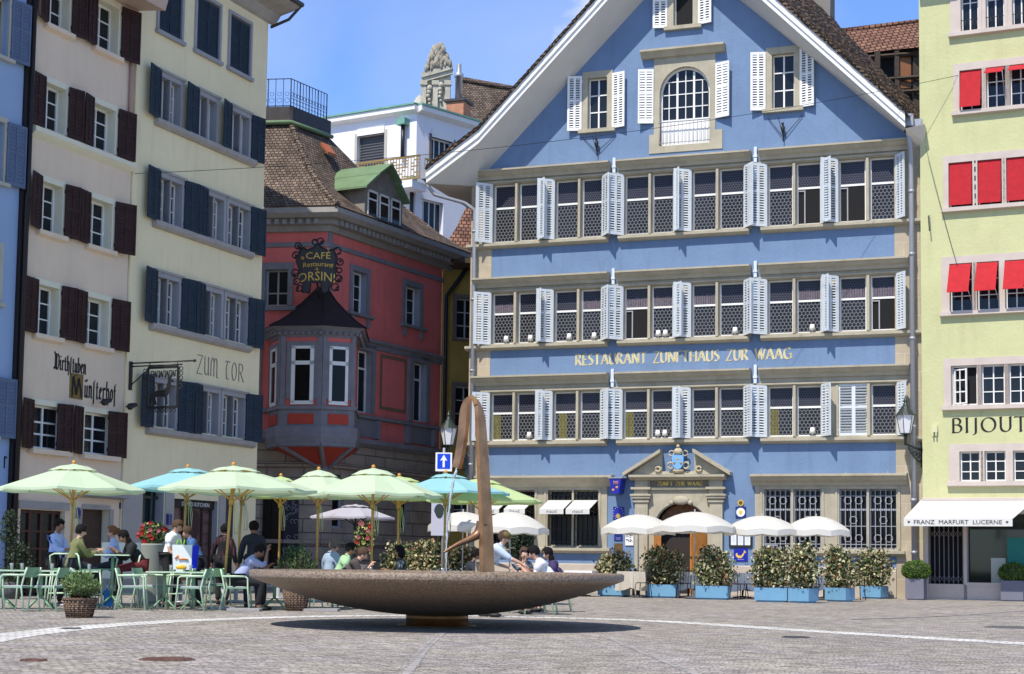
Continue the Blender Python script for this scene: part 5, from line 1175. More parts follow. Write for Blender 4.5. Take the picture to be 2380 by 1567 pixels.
def CP(px, py): p = at(px, py, 84); return (p.x-chm.location.x, p.z)
a, b = CP(1035, 292), CP(1079, 236); m = MB().box(a[0], b[0], 0, 1.1, a[1], b[1]); m.xf(Matrix.Rotation(R(-20), 4, 'Z')); m.build('brick_stack', brickmat('orange brick', (.50, .19, .09), (.58, .25, .13), (.35, .25, .2), .25, .1, .012, bump=.3, noisemix=.2), chm)
m = MB().box(a[0]-.06, b[0]+.06, -.06, 1.16, a[1]-.2, a[1]+.55); m.box(a[0]-.12, b[0]+.1, -.1, 1.2, b[1], b[1]+.14); m.xf(Matrix.Rotation(R(-20), 4, 'Z')); m.build('lead_flashing', zincd, chm)
f0, f1 = CP(1065, 238), CP(1065, 176); m = MB().lathe([(.2, f0[1]), (.2, f1[1]), (.26, f1[1]+.02), (.26, f1[1]+.2), (.13, f1[1]+.3), (.13, f1[1]+.75)], (f0[0], .4, 0), 14)
m.build('steel_flue', M_('brushed steel', (.55, .56, .60), .35, metal=.7), chm)
# house behind the blue roof on the right
rh = T('rear_house', 'reddish tiled house with open timber loft behind the blue gable roof', 'house', (at(2060, 100, 66).x, 66, 0))
def RP(px, py, Y=66): return at(px, py, Y)-rh.location
m = MB(); m.add([RP(1955, 73, 68), RP(2150, 50, 66), RP(2150, 108, 63.5), RP(1990, 125, 65.5)], [(0, 3, 2, 1)]); m.tube([RP(1955, 72, 68), RP(2150, 49, 66)], .12, 6); m.build('roof', tilered, rh)
m = MB(); m.add([RP(1990, 95, 66.5), RP(2150, 80, 65), RP(2150, 330, 64.4), RP(1990, 330, 66)], [(0, 3, 2, 1)]); wl_ = m.build('loft_wall', M_('black brown boards', (.025, .018, .015), .8, .4, 5), rh)
m = MB()
for px_, t in ((2040, .2), (2085, .18), (2132, .35)): p0, p1 = RP(px_, 118, 64.2), RP(px_, 320, 64.2); m.box(p0.x-t/2, p0.x+t/2, p0.y, p0.y+.15, p1.z, p0.z)
for py_ in (135, 190, 222): p0, p1 = RP(1995, py_, 64.6), RP(2150, py_-12, 64); m.tube([p0, p1], .09, 4, sm=False)
m.build('timber_frame', M_('brown timber frame', (.05, .03, .018), .7, .3, 4), rh)
m = MB(); p0, p1 = RP(2105, 128, 64.3), RP(2105, 205, 64.3); m.box(p0.x-.22, p0.x+.22, p0.y, p0.y+.08, p1.z, p0.z); m.build('loft_board', M_('orange pine board', (.24, .09, .025), .6, .2, 5), rh)
# ================================================================== GROUND
def cobble():
    m = bpy.data.materials.new('grey pavers'); m.use_nodes = True; t = m.node_tree; p = t.nodes['Principled BSDF']; p.inputs['Roughness'].default_value = .85; p.inputs['Specular IOR Level'].default_value = .3
    N = t.nodes.new; L = t.links.new; c = N('ShaderNodeTexCoord')
    mp_ = N('ShaderNodeMapping'); mp_.inputs['Rotation'].default_value = (0, 0, R(12)); L(c.outputs['Object'], mp_.inputs[0])
    dn = N('ShaderNodeTexNoise'); dn.inputs['Scale'].default_value = 2.2; dn.inputs['Detail'].default_value = 5; L(mp_.outputs[0], dn.inputs[0])
    sc = N('ShaderNodeVectorMath'); sc.operation = 'SCALE'; sc.inputs['Scale'].default_value = .27; L(dn.outputs['Color'], sc.inputs[0])
    ad_ = N('ShaderNodeVectorMath'); L(mp_.outputs[0], ad_.inputs[0]); L(sc.outputs[0], ad_.inputs[1])
    b = N('ShaderNodeTexBrick'); b.offset = .5; b.inputs['Scale'].default_value = 1; b.inputs['Brick Width'].default_value = .115; b.inputs['Row Height'].default_value = .095; b.inputs['Mortar Size'].default_value = .009; b.inputs['Mortar Smooth'].default_value = .5
    b.inputs['Color1'].default_value = (.27, .245, .225, 1); b.inputs['Color2'].default_value = (.44, .405, .37, 1); b.inputs['Mortar'].default_value = (.16, .145, .13, 1); L(ad_.outputs[0], b.inputs[0])
    v = N('ShaderNodeTexVoronoi'); v.inputs['Scale'].default_value = 5.5; L(ad_.outputs[0], v.inputs[0])
    hs_ = N('ShaderNodeSeparateColor'); L(v.outputs['Color'], hs_.inputs[0])
    r1 = N('ShaderNodeMapRange'); r1.inputs[3].default_value = .80; r1.inputs[4].default_value = 1.24; L(hs_.outputs[0], r1.inputs[0])
    n = N('ShaderNodeTexNoise'); n.inputs['Scale'].default_value = .35; n.inputs['Detail'].default_value = 9; n.inputs['Roughness'].default_value = .68; L(c.outputs['Object'], n.inputs[0])
    r2 = N('ShaderNodeMapRange'); r2.inputs[1].default_value = .3; r2.inputs[2].default_value = .7; r2.inputs[3].default_value = .84; r2.inputs[4].default_value = 1.16; L(n.outputs[0], r2.inputs[0])
    mu = N('ShaderNodeMath'); mu.operation = 'MULTIPLY'; L(r1.outputs[0], mu.inputs[0]); L(r2.outputs[0], mu.inputs[1])
    sv = N('ShaderNodeVectorMath'); sv.operation = 'SCALE'; L(b.outputs[0], sv.inputs[0]); L(mu.outputs[0], sv.inputs['Scale'])
    wn_ = N('ShaderNodeTexNoise'); wn_.inputs['Scale'].default_value = .9; L(c.outputs['Object'], wn_.inputs[0])
    tn = N('ShaderNodeMixRGB'); tn.blend_type = 'MULTIPLY'; tn.inputs[0].default_value = 1; L(sv.outputs[0], tn.inputs[1])
    rp = N('ShaderNodeValToRGB'); rp.color_ramp.elements[0].color = (1.0, .965, .985, 1); rp.color_ramp.elements[1].color = (1.0, .99, .90, 1); rp.color_ramp.elements[0].position = .35; rp.color_ramp.elements[1].position = .65; L(wn_.outputs[0], rp.inputs[0]); L(rp.outputs[0], tn.inputs[2]); L(tn.outputs[0], p.inputs['Base Color'])
    bb = N('ShaderNodeBump'); bb.invert = True; bb.inputs['Strength'].default_value = .8; bb.inputs['Distance'].default_value = .02; L(b.outputs['Fac'], bb.inputs['Height'])
    n3 = N('ShaderNodeTexNoise'); n3.inputs['Scale'].default_value = 16; L(c.outputs['Object'], n3.inputs[0])
    b2 = N('ShaderNodeBump'); b2.inputs['Strength'].default_value = .5; b2.inputs['Distance'].default_value = .03; L(n3.outputs[0], b2.inputs['Height']); L(bb.outputs[0], b2.inputs['Normal']); L(b2.outputs[0], p.inputs['Normal'])
    return m
gm = MB().quad((-400, -60, 0), (400, -60, 0), (400, 900, 0), (-400, 900, 0)); g = gm.build('ground', cobble()); g['kind'] = 'structure'
whitestone = brickmat('white setts', (.62, .60, .56), (.84, .82, .78), (.30, .28, .26), .3, .16, .02, bump=.4, noisemix=.25)
palest = brickmat('pale setts', (.34, .315, .295), (.43, .40, .375), (.22, .2, .19), .22, .16, .02, bump=.4, noisemix=.25)
def catmull(P, n=10):
    out = []
    for i in range(len(P)-1):
        p0, p1, p2, p3 = P[max(i-1, 0)], P[i], P[i+1], P[min(i+2, len(P)-1)]
        for k in range(n):
            t = k/n; out.append(.5*((2*p1)+(p2-p0)*t+(2*p0-5*p1+4*p2-p3)*t*t+(3*p1-p0-3*p2+p3)*t**3))
    return out+[P[-1]]
def line_strip(name, pix, w, mat, z=.004, seg=None):
    P = catmull([ground(*q) for q in pix], 14); m = MB(); random.seed(len(pix))
    for i in range(len(P)-1):
        a, b = P[i], P[i+1]; t = (b-a).normalized(); n = Vector((-t.y, t.x, 0))
        j = random.uniform(-.012, .012)
        m.add([a-n*(w/2+j)+Vector((0, 0, z)), b-n*(w/2+j)+Vector((0, 0, z)), b+n*(w/2-j)+Vector((0, 0, z)), a+n*(w/2-j)+Vector((0, 0, z))], [(0, 1, 2, 3)])
    o = m.build(name, mat); o['kind'] = 'structure'; return o
line_strip('paving_arc', [(-220, 1525), (0, 1482), (170, 1461), (330, 1449), (480, 1441), (700, 1434), (950, 1431), (1145, 1433), (1500, 1443), (1900, 1468), (2130, 1482), (2380, 1497), (2620, 1514)], .62, whitestone)
line_strip('paving_arc', [(2380, 1434), (2250, 1430), (2175, 1424), (2150, 1417), (2190, 1411), (2290, 1408), (2420, 1407)], .18, palest)
line_strip('paving_line', [(930, 1600), (985, 1510), (1030, 1470)], .11, palest)
line_strip('paving_line', [(1740, 1610), (1600, 1560), (1480, 1510), (1400, 1478)], .11, palest)
line_strip('paving_line', [(2380, 1420), (2200, 1432), (1980, 1440)], .16, palest, z=.008)
rusty = M_('rusty cast iron', (.15, .075, .055), .8, .4, 12, .5, 60)
def manhole(x, y, wpx, mat, lb):
    c = ground(x, y); r = wpx/2/F*c.y; m = MB().lathe([(r, 0), (r, .006), (r*.94, .009), (r*.9, .006)], n=28, sm=False); 
    t = T('manhole_cover', lb, 'manhole cover', c+Vector((0, 0, .001)), group='manhole covers in the pavers')
    m.build('rim', mat, t); m = MB()
    for k in range(7):
        yy = (k-3)*r*.24; hw = math.sqrt(max(.01, (r*.86)**2-yy*yy)); m.box(-hw, hw, yy-r*.05, yy+r*.05, .007, .016)
    m.build('ribs', mat, t)
manhole(388, 1533.5, 128, rusty, 'large rust red round manhole cover in front of the fountain')
manhole(78, 1536, 62, rusty, 'small rusty manhole cover near the lower edge of the picture')
dkg = M_('dark grey cast iron', (.07, .07, .075), .7, .2, 9)
manhole(165, 1462, 50, dkg, 'dark slot of a drain cover just inside the white arc')
manhole(1850, 1482, 66, dkg, 'dark narrow drain cover beside the white arc, away from the houses')
manhole(2352, 1459, 124, M_('grey slab', (.13, .13, .12), .8, .2, 6), 'wide grey round cover cut by the picture edge')
# ================================================================== FOUNTAIN
fc = ground(1018, 1453); fc = Vector((fc.x, 24.95, 0))
FT = T('fountain', 'wide shallow granite bowl fountain on a bronze foot with a looped copper spout', 'fountain', fc)
RB = 430/F*fc.y*1.0; zr = CAMZ+(hz(1018)-1330)/F*fc.y; 
granite = M_('brown speckled granite', (.20, .155, .125), .62, .55, 55, .15, 60, stain=0)
def granite_mat():
    m = bpy.data.materials.new('speckled granite'); m.use_nodes = True; t = m.node_tree; p = t.nodes['Principled BSDF']; p.inputs['Roughness'].default_value = .55
    N = t.nodes.new; L = t.links.new; c = N('ShaderNodeTexCoord')
    n = N('ShaderNodeTexNoise'); n.inputs['Scale'].default_value = 34; n.inputs['Detail'].default_value = 6; n.inputs['Roughness'].default_value = .8; L(c.outputs['Object'], n.inputs[0])
    r = N('ShaderNodeValToRGB'); e = r.color_ramp.elements; e[0].position = .36; e[0].color = (.050, .034, .022, 1); e[1].position = .64; e[1].color = (.37, .275, .195, 1); L(n.outputs[0], r.inputs[0])
    # pale calcite veins running through the stone
    w = N('ShaderNodeTexNoise'); w.inputs['Scale'].default_value = .55; w.inputs['Detail'].default_value = 2; mp_ = N('ShaderNodeMapping'); mp_.inputs['Rotation'].default_value = (.5, .7, .3); mp_.inputs['Scale'].default_value = (1, .3, 2.2); L(c.outputs['Object'], mp_.inputs[0]); L(mp_.outputs[0], w.inputs[0])
    a = N('ShaderNodeMath'); a.operation = 'SUBTRACT'; a.inputs[1].default_value = .5; L(w.outputs[0], a.inputs[0]); b = N('ShaderNodeMath'); b.operation = 'ABSOLUTE'; L(a.outputs[0], b.inputs[0])
    rr = N('ShaderNodeMapRange'); rr.inputs[1].default_value = .0; rr.inputs[2].default_value = .0022; rr.inputs[3].default_value = .55; rr.inputs[4].default_value = 0; L(b.outputs[0], rr.inputs[0])
    n2 = N('ShaderNodeTexNoise'); n2.inputs['Scale'].default_value = .8; L(c.outputs['Object'], n2.inputs[0]); r3 = N('ShaderNodeMapRange'); r3.inputs[1].default_value = .5; r3.inputs[2].default_value = .62; L(n2.outputs[0], r3.inputs[0])
    mm = N('ShaderNodeMath'); mm.operation = 'MULTIPLY'; L(rr.outputs[0], mm.inputs[0]); L(r3.outputs[0], mm.inputs[1])
    mx = N('ShaderNodeMixRGB'); mx.inputs[2].default_value = (.42, .38, .32, 1); L(mm.outputs[0], mx.inputs[0]); L(r.outputs[0], mx.inputs[1]); L(mx.outputs[0], p.inputs['Base Color'])
    bp = N('ShaderNodeBump'); bp.inputs['Strength'].default_value = .3; bp.inputs['Distance'].default_value = .01; L(n.outputs[0], bp.inputs['Height']); L(bp.outputs[0], p.inputs['Normal']); return m
grm = granite_mat()
prof = []
zb = CAMZ+(hz(1018)-1432)/F*fc.y*.985
def bz(r): t = r/RB; return zb+(zr-.10-zb)*(t**2.05)
prof = [(.01, zb+.02)]+[(RB*k/24, bz(RB*k/24)) for k in range(2, 25)]+[(RB+.005, zr-.085), (RB+.01, zr-.01), (RB-.03, zr+.012), (RB-.22, zr+.012), (RB-.25, zr-.02), (RB*.7, zr-.08), (.01, zr-.2)]
m = MB().lathe(prof, n=128, cap=False); m.build('basin', grm, FT)
m = MB().lathe([(.01, zr-.032), (RB-.24, zr-.032)], n=96, cap=False)
wm = bpy.data.materials.new('water'); wm.use_nodes = True; pb = wm.node_tree.nodes['Principled BSDF']; pb.inputs['Base Color'].default_value = (.04, .07, .06, 1); pb.inputs['Roughness'].default_value = .04; pb.inputs['Specular IOR Level'].default_value = .6
nn_ = wm.node_tree.nodes.new('ShaderNodeTexNoise'); nn_.inputs['Scale'].default_value = 5; nb = wm.node_tree.nodes.new('ShaderNodeBump'); nb.inputs['Strength'].default_value = .15; wm.node_tree.links.new(nn_.outputs[0], nb.inputs['Height']); wm.node_tree.links.new(nb.outputs[0], pb.inputs['Normal'])
m.build('water', wm, FT)
fx = at(1016, 1440, fc.y).x-fc.x; rw = 72/F*fc.y
bronze = M_('bronze plinth', (.22, .105, .04), .38, .35, 3, metal=.85)
m = MB().lathe([(rw, 0), (rw, zb+.12)], (fx, 0, 0), n=48); m.lathe([(rw+.12, .0), (rw+.12, .02)], (fx, 0, 0), 48); m.build('foot', bronze, FT)
copper_s = M_('polished copper', (.44, .22, .10), .34, .45, 2.2, metal=.7)
path = [(1132, 1330, .235, .10), (1131, 1290, .23, .1), (1130, 1240, .215, .1), (1126, 1150, .20, .1), (1121, 1060, .185, .1), (1118, 1000, .16, .1), (1115, 965, .14, .1), (1109, 940, .12, .1), (1098, 925, .12, .1), (1087, 931, .12, .1), (1081, 955, .125, .1), (1077, 1000, .125, .1), (1071, 1045, .12, .09), (1065, 1075, .12, .08), (1061, 1088, .11, .05)]
PP = [at(x, y, fc.y+.3) for x, y, _, _ in path]; cen = catmull(PP, 6)
W_ = []
for i in range(len(path)-1):
    for k in range(6): W_.append(path[i][2]+(path[i+1][2]-path[i][2])*k/6)
W_.append(path[-1][2]); m = MB(); n = len(cen)
for i, p in enumerate(cen):
    t = (cen[min(i+1, n-1)]-cen[max(i-1, 0)]).normalized(); s_ = i/(n-1)
    az = R(50)+R(80)*max(0, min(1, (s_-.42)/.30))   # the broad side turns over the loop
    wd = Vector((math.cos(az), math.sin(az), 0))
    wd = (wd-t*wd.dot(t)).normalized(); th_ = t.cross(wd).normalized(); hw = W_[i]*(.60 if s_ < .5 else .74); ht = .035
    for a, b in ((-1, -1), (1, -1), (1, 1), (-1, 1)): m.v.append(tuple(p-fc+wd*hw*a+th_*ht*b))
for i in range(n-1):
    for k in range(4): m.f.append([i*4+k, i*4+(k+1) % 4, i*4+4+(k+1) % 4, i*4+4+k]); m.m.append(0); m.sm.append(False)
m.f += [[3, 2, 1, 0], [(n-1)*4+k for k in range(4)]]; m.m += [0, 0]; m.sm += [False, False]
spo = m.build('spout', copper_s, FT)
m = MB(); br = catmull([at(x, y, fc.y+yy)-fc for x, y, yy in ((1122, 1215, .3), (1112, 1240, .28), (1090, 1254, .2), (1062, 1266, .1), (1030, 1285, 0))], 6); m.tube(br, [.10-.085*(i/(len(br)-1)) for i in range(len(br))], 6); m.build('side_blade', M_('brown patinated copper', (.25, .13, .07), .45, .3, 4, metal=.6), spo)
m = MB(); random.seed(4)
J = [at(x, y, fc.y+.25)-fc for x, y in ((1062, 1088), (1056, 1110), (1048, 1150), (1042, 1200), (1038, 1260), (1037, 1330))]; J = catmull(J, 7); J = [p+Vector((random.uniform(-.006, .006), random.uniform(-.006, .006), 0)) for p in J]
m.tube(J, [random.uniform(.009, .026) for _ in J], 6)
for k in range(40): p = J[random.randrange(8, len(J))]; m.ball((p.x+random.uniform(-.05, .05), p.y+random.uniform(-.05, .05), p.z), random.uniform(.004, .010), 5, 3)
for k in range(50): m.ball((J[-1].x+random.gauss(0, .12), J[-1].y+random.gauss(0, .1), zr-.02+abs(random.gauss(0, .05))), random.uniform(.004, .010), 5, 3)
wj = M_('falling water', (.75, .80, .84), .08, spec=.8); wj.node_tree.nodes['Principled BSDF'].inputs['Transmission Weight'].default_value = .5
m.build('water_jet', wj, FT)
# ================================================================== OVERHEAD WIRES
def wire(a, b, sag, lb, r=.008):
    P = [a+(b-a)*k/24-Vector((0, 0, sag*4*(k/24)*(1-k/24))) for k in range(25)]; m = MB().tube([p-a for p in P], r, 4); o = m.build('overhead_wire', iron); o.location = a; tag(o, lb, 'wire'); return o
u_, z_ = C.uz(310, 404); a_ = C.w(u_, z_, .05); u_, z_ = Yh.uz(2228, 176); b_ = Yh.w(u_, z_, .04)
wire(a_, b_, .55, 'long thin cable spanning the square from the cream house to the yellow house')
u_, z_ = Yh.uz(2155, 345); a_ = Yh.w(u_, z_, .3); u_, z_ = Yh.uz(2232, 640); b_ = Yh.w(u_, z_, .05)
wire(a_, b_, .1, 'short cable running down the yellow wall past the red blinds')
# ================================================================== STREET LAMPS (wall lanterns)
def lantern(loc, target, lb):
    t = T('street_lamp', lb, 'street lamp', loc, group='lanterns on iron wall brackets')
    m = MB().lathe([(.17, -.06), (.29, .52)], n=6, sm=False); m.build('lamp_glass', lampglass, t)
    m = MB()
    for k in range(6):
        a = k*PI/3; m.tube([(.18*math.cos(a), .18*math.sin(a), -.06), (.30*math.cos(a), .30*math.sin(a), .52)], .012, 4)
    m.lathe([(.19, -.09), (.19, -.06)], n=6, sm=False); m.lathe([(.33, .52), (.30, .56), (.16, .74), (.14, .80), (.09, .84), (.05, .95), (.07, 1.0), (.03, 1.1), (.0, 1.2)], n=12, sm=False); m.tube([(0, 0, -.03), (0, 0, -.45)], .05, 8)
    m.build('lamp_frame', lampgreen, t)
    d = target-loc; m = MB(); m.tube([(0, 0, -.40), (d.x*.5, d.y*.5, -.5), (d.x, d.y, -.55)], .04, 6); m.tube([(d.x*.15, d.y*.15, -.5), (d.x*.4, d.y*.4, -.75), (d.x*.8, d.y*.8, -.95), (d.x, d.y, -.85)], .028, 6)
    for k in range(3): c_ = Vector((d.x*(.35+.2*k), d.y*(.35+.2*k), -.63-.05*k)); dn = d.normalized(); m.tube([c_+dn*.08*math.cos(q*PI/4)+Vector((0, 0, .08*math.sin(q*PI/4))) for q in range(9)], .016, 5)
    m.box(d.x-.06, d.x+.06, d.y-.06, d.y+.04, -1.1, -.3); m.build('bracket', lampgreen, t); return t
u_, z_ = B.uz(2105, 1003, .95); lantern(B.w(u_, z_, .95), B.w(.08, z_, .05), 'black lantern with milky glass on the bracket by the downpipe between blue and yellow houses')
u_, z_ = B.uz(1042, 1030, .9); lantern(B.w(u_, z_, .9), B.w(-15.95, z_, .1), 'black lantern with milky glass above the blue arrow sign at the alley')
# ================================================================== SIGNS
def poster(name, lb, cat, Fc, x0, x1, y0, y1, mat, th=.03, off=0, group=None):
    u0, z1 = Fc.uz(x0, y0, off); u1, z0 = Fc.uz(x1, y1, off); w_, h_ = u1-u0, z1-z0
    t = T(name, lb, cat, Fc.w(u0+w_/2, z0+h_/2, off), Fc.a, group); m = MB().box(-w_/2, w_/2, -th, -.002, -h_/2, h_/2); m.build('board', mat, t); return t, w_, h_
navyb = M_('navy enamel', (.012, .02, .16), .35); vio = M_('deep blue enamel', (.01, .018, .33), .35)
sp = Vector((at(1031, 1100, 44).x, 44, 0)); st = T('road_sign', 'one way sign, white arrow on blue square with a poster board lower on its post', 'sign', sp)
m = MB().tube([(0, .06, 0), (0, .06, 4.15)], .035, 8); m.build('post', zinc, st)
zc = at(1031, 1073, 44).z; hw = 17.5/F*44
m = MB().box(-hw-.02, hw+.02, -.01, .015, zc-.27, zc+.25); m.build('backing', white, st)
m = MB().box(-hw+.03, hw-.03, -.018, -.011, zc-.20, zc+.215); sq_ = m.build('blue_field', M_('traffic blue', (.0, .045, .60), .4), st)
m = MB().py([(-.03, zc-.16), (.03, zc-.16), (.03, zc+.04), (.10, zc+.02), (0, zc+.19), (-.10, zc+.02), (-.03, zc+.04)], -.026, -.019); m.build('arrow', white, sq_)
z2 = at(1028, 1165, 44).z; z3 = at(1028, 1262, 44).z
m = MB().box(-.32, .12, -.02, .02, z3+.2, z2); pb_ = m.build('poster', M_('pale lilac paper', (.5, .48, .55), .7), st)
m = MB().py([(-.1+.13*math.cos(a)*(1.1 if math.sin(a) > 0 else .9), (z2+z3)/2+.3+.2*math.sin(a)) for a in [k*PI/8 for k in range(16)]], -.03, -.021); m.build('poster_emblem', M_('dark olive print', (.02, .035, .03), .6), pb_)
t, w_, h_ = poster('wall_plaque', 'oval navy crest plaque left of the portal above the parasol', 'plaque', B, 1425, 1451, 1178, 1209, navyb, .001)
bpy.data.objects.remove(t.children[0]) if False else None
m = MB().py([(.20*math.cos(k*PI/10), .24*math.sin(k*PI/10)) for k in range(20)], -.05, -.03); m.build('oval', vio, t)
m = MB().py([(.09*math.cos(k*PI/8), -.09+.08*math.sin(k*PI/8)) for k in range(16)], -.06, -.051); m.build('crest', gold, t)
m = MB()
for k in range(14): m.ball((.175*math.cos(k*PI/7), -.052, .215*math.sin(k*PI/7)), .014, 5, 3)
m.build('border_beads', white, t)
t, w_, h_ = poster('wall_plaque', 'small plain blue plaque under the oval crest left of the portal', 'plaque', B, 1428, 1447, 1239, 1257, navyb); m = MB()
for k in range(2): m.box(-w_*.3, w_*.3, -.034, -.031, -.04-k*.05, -.025-k*.05)
m.build('lettering', M_('pale violet print', (.3, .3, .6), .5), t)
t, w_, h_ = poster('wall_plaque', 'brown bronze plaque low on the wall behind the bushes left of the portal', 'plaque', B, 1428, 1447, 1263, 1282, M_('dark bronze plate', (.13, .07, .02), .5, .4, 12))
t, w_, h_ = poster('menu_board', 'white sheet with four black blocks of print beside the left portal pilaster', 'notice', B, 1454, 1473, 1238, 1268, white, .04); m = MB(); random.seed(8)
for k in range(4):
    for q in range(9): x = (-.5+(k % 2))*.13+random.uniform(-.05, .05); z = (.5-(k//2))*.16+random.uniform(-.05, .05)+.02; m.box(x-.014, x+.014, -.0435, -.0405, z-.012, z+.012)
m.build('print', blackp, t)
# projecting blue box sign
u_, z_ = B.uz(1432, 1130, .55); t = T('hanging_sign', 'tapered blue projecting box sign with small gold figures left of the portal', 'sign', B.w(u_, z_, .55), B.a)
m = MB(); m.add([(-.21, -.12, .26), (.21, -.12, .26), (.21, .5, .26), (-.21, .5, .26), (-.13, -.12, -.26), (.13, -.12, -.26), (.13, .5, -.26), (-.13, .5, -.26)], [(0, 1, 2, 3), (7, 6, 5, 4), (0, 4, 5, 1), (1, 5, 6, 2), (2, 6, 7, 3), (3, 7, 4, 0)]); m.build('box', vio, t)
m = MB().box(-.26, .26, -.15, .54, .262, .30); m.build('cap', zinc, t)
m = MB(); m.ball((-.07, -.125, -.14), .045, 8, 5, sq=(1.2, .3, 1)); m.ball((.06, -.125, -.05), .045, 8, 5, sq=(1.2, .3, 1))
for k in range(4): m.tube([(-.03+.04*k, -.13, .02), (-.05+.05*k, -.13, .17)], .012, 4)
m.build('figures', M_('salmon gilding', (.6, .25, .12), .5), t)
m = MB().tube([(0, .5, 0), (0, .55, 0)], .05, 6); m.build('mount', iron, t)
t, w_, h_ = poster('wall_plaque', 'navy square plaque with white ring and yellow shield right of the portal', 'plaque', B, 1710, 1734, 1178, 1204, navyb)
m = MB().py([(.15*math.cos(k*PI/10), .15*math.sin(k*PI/10)) for k in range(20)], -.038, -.031); m.build('ring', white, t)
m = MB().py([(-.06, .06), (-.055, -.02), (0, -.09), (.055, -.02), (.06, .06)], -.045, -.039); m.build('shield', M_('yellow enamel', (.7, .55, .05), .4), t)
u_, z_ = B.uz(1722, 1169); t = T('wall_plaque', 'small round brass medallion right of the portal', 'plaque', B.w(u_, z_), B.a); m = MB().py([(.11*math.cos(k*PI/10), .11*math.sin(k*PI/10)) for k in range(20)], -.04, -.002); m.build('disc', gold, t)
m = MB().py([(.06*math.cos(k*PI/10), .06*math.sin(k*PI/10)) for k in range(20)], -.05, -.041); m.build('boss', bronze, t)
t, w_, h_ = poster('menu_board', 'black framed menu case with three white sheets right of the portal', 'menu board', B, 1695, 1749, 1226, 1273, blackp, .05)
for k in range(3):
    m = MB().box((k-1)*.235-.095, (k-1)*.235+.095, -.054, -.051, -.26, .22); pg = m.build('sheet', M_('white paper', (.72, .76, .8), .7), t)
    m = MB()
    for q in range(8): m.box((k-1)*.235-.06, (k-1)*.235+.05-.01*(q % 3), -.056, -.0545, .15-q*.045, .16-q*.045)
    m.build('print', M_('grey print', (.45, .47, .5), .7), pg)
t, w_, h_ = poster('wall_plaque', 'blue sign with a golden whale outline right of the portal behind the bushes', 'sign', B, 1706, 1738, 1274, 1305, vio)
m = MB().py([(-.17, .03), (-.16, -.06), (-.08, -.12), (.03, -.11), (.09, -.04), (.13, .06), (.19, .07), (.16, .12), (.11, .16), (.11, .09), (.06, .02), (.0, -.04), (-.09, -.02), (-.12, .06)], -.036, -.031); m.build('whale_figure', M_('golden yellow enamel', (.75, .5, .12), .4), t)
m = MB(); m.box(-.11, .11, -.034, -.031, -.17, -.15); m.build('lettering', M_('pale violet print', (.3, .3, .6), .5), t)
t, w_, h_ = poster('wall_plaque', 'blue house number 4 plate beside the brown door', 'plaque', Pk, 277, 286, 1168, 1183, navyb, .02); tm = textmesh('4', .14, .002); tm.xf(Matrix.Translation((0, -.024, -.05))); tm.build('numeral', white, t)
t, w_, h_ = poster('wall_plaque', 'violet blue plate on the pinkish wall between the two doors', 'plaque', Pk, 175, 188, 1180, 1206, M_('violet plate', (.05, .04, .19), .5), .03); m = MB().box(-w_*.3, w_*.3, -.034, -.031, -h_*.3, h_*.3); m.build('print', navyb, t)
t, w_, h_ = poster('wall_plaque', 'tall narrow navy plate on the grey pier of the cream house', 'plaque', C, 384, 393, 1195, 1220, navyb, .09); m = MB()
for k in range(5): m.box(-.02, .02, -.094, -.091, h_*.3-k*.07, h_*.3+.04-k*.07)
m.build('lettering', M_('pale violet print', (.3, .3, .6), .5), t)
# ================================================================== PLANTS
leafA = M_('cream variegated leaf', (.70, .64, .38), .55, .2, 8, trans=.25); leafB = M_('mid green leaf', (.13, .19, .05), .55, .3, 8, trans=.25); leafC = M_('dark green leaf', (.025, .045, .018), .6, .3, 8, trans=.2); leafD = M_('reddish brown leaf', (.30, .15, .07), .6, .3, 8, trans=.2)
boxA = M_('box green', (.10, .21, .02), .6, .4, 9, trans=.25); rosA = M_('rosemary green', (.11, .20, .06), .6, .35, 9, trans=.2); rosB = M_('rosemary light', (.24, .34, .12), .6, .3, 9, trans=.2)
soil = M_('soil', (.04, .03, .02), .95); stemM = M_('brown stem', (.10, .065, .04), .8)
def leaves(m, pts, size, mis, up=.3, asp=2.2):
    for p in pts:
        d = Vector((random.gauss(0, 1), random.gauss(0, 1), random.gauss(0, 1)+up)).normalized(); s = size*random.uniform(.6, 1.3)
        a = d.cross(Vector((random.gauss(0, 1), random.gauss(0, 1), random.gauss(0, 1)))).normalized()*s*.5/asp*1.6; e = d*s; p = Vector(p); nn = d.cross(a).normalized()*s*.12
        m.add([p, p+e*.5+a+nn, p+e, p+e*.5-a+nn], [(0, 1, 2, 3)], random.choice(mis))
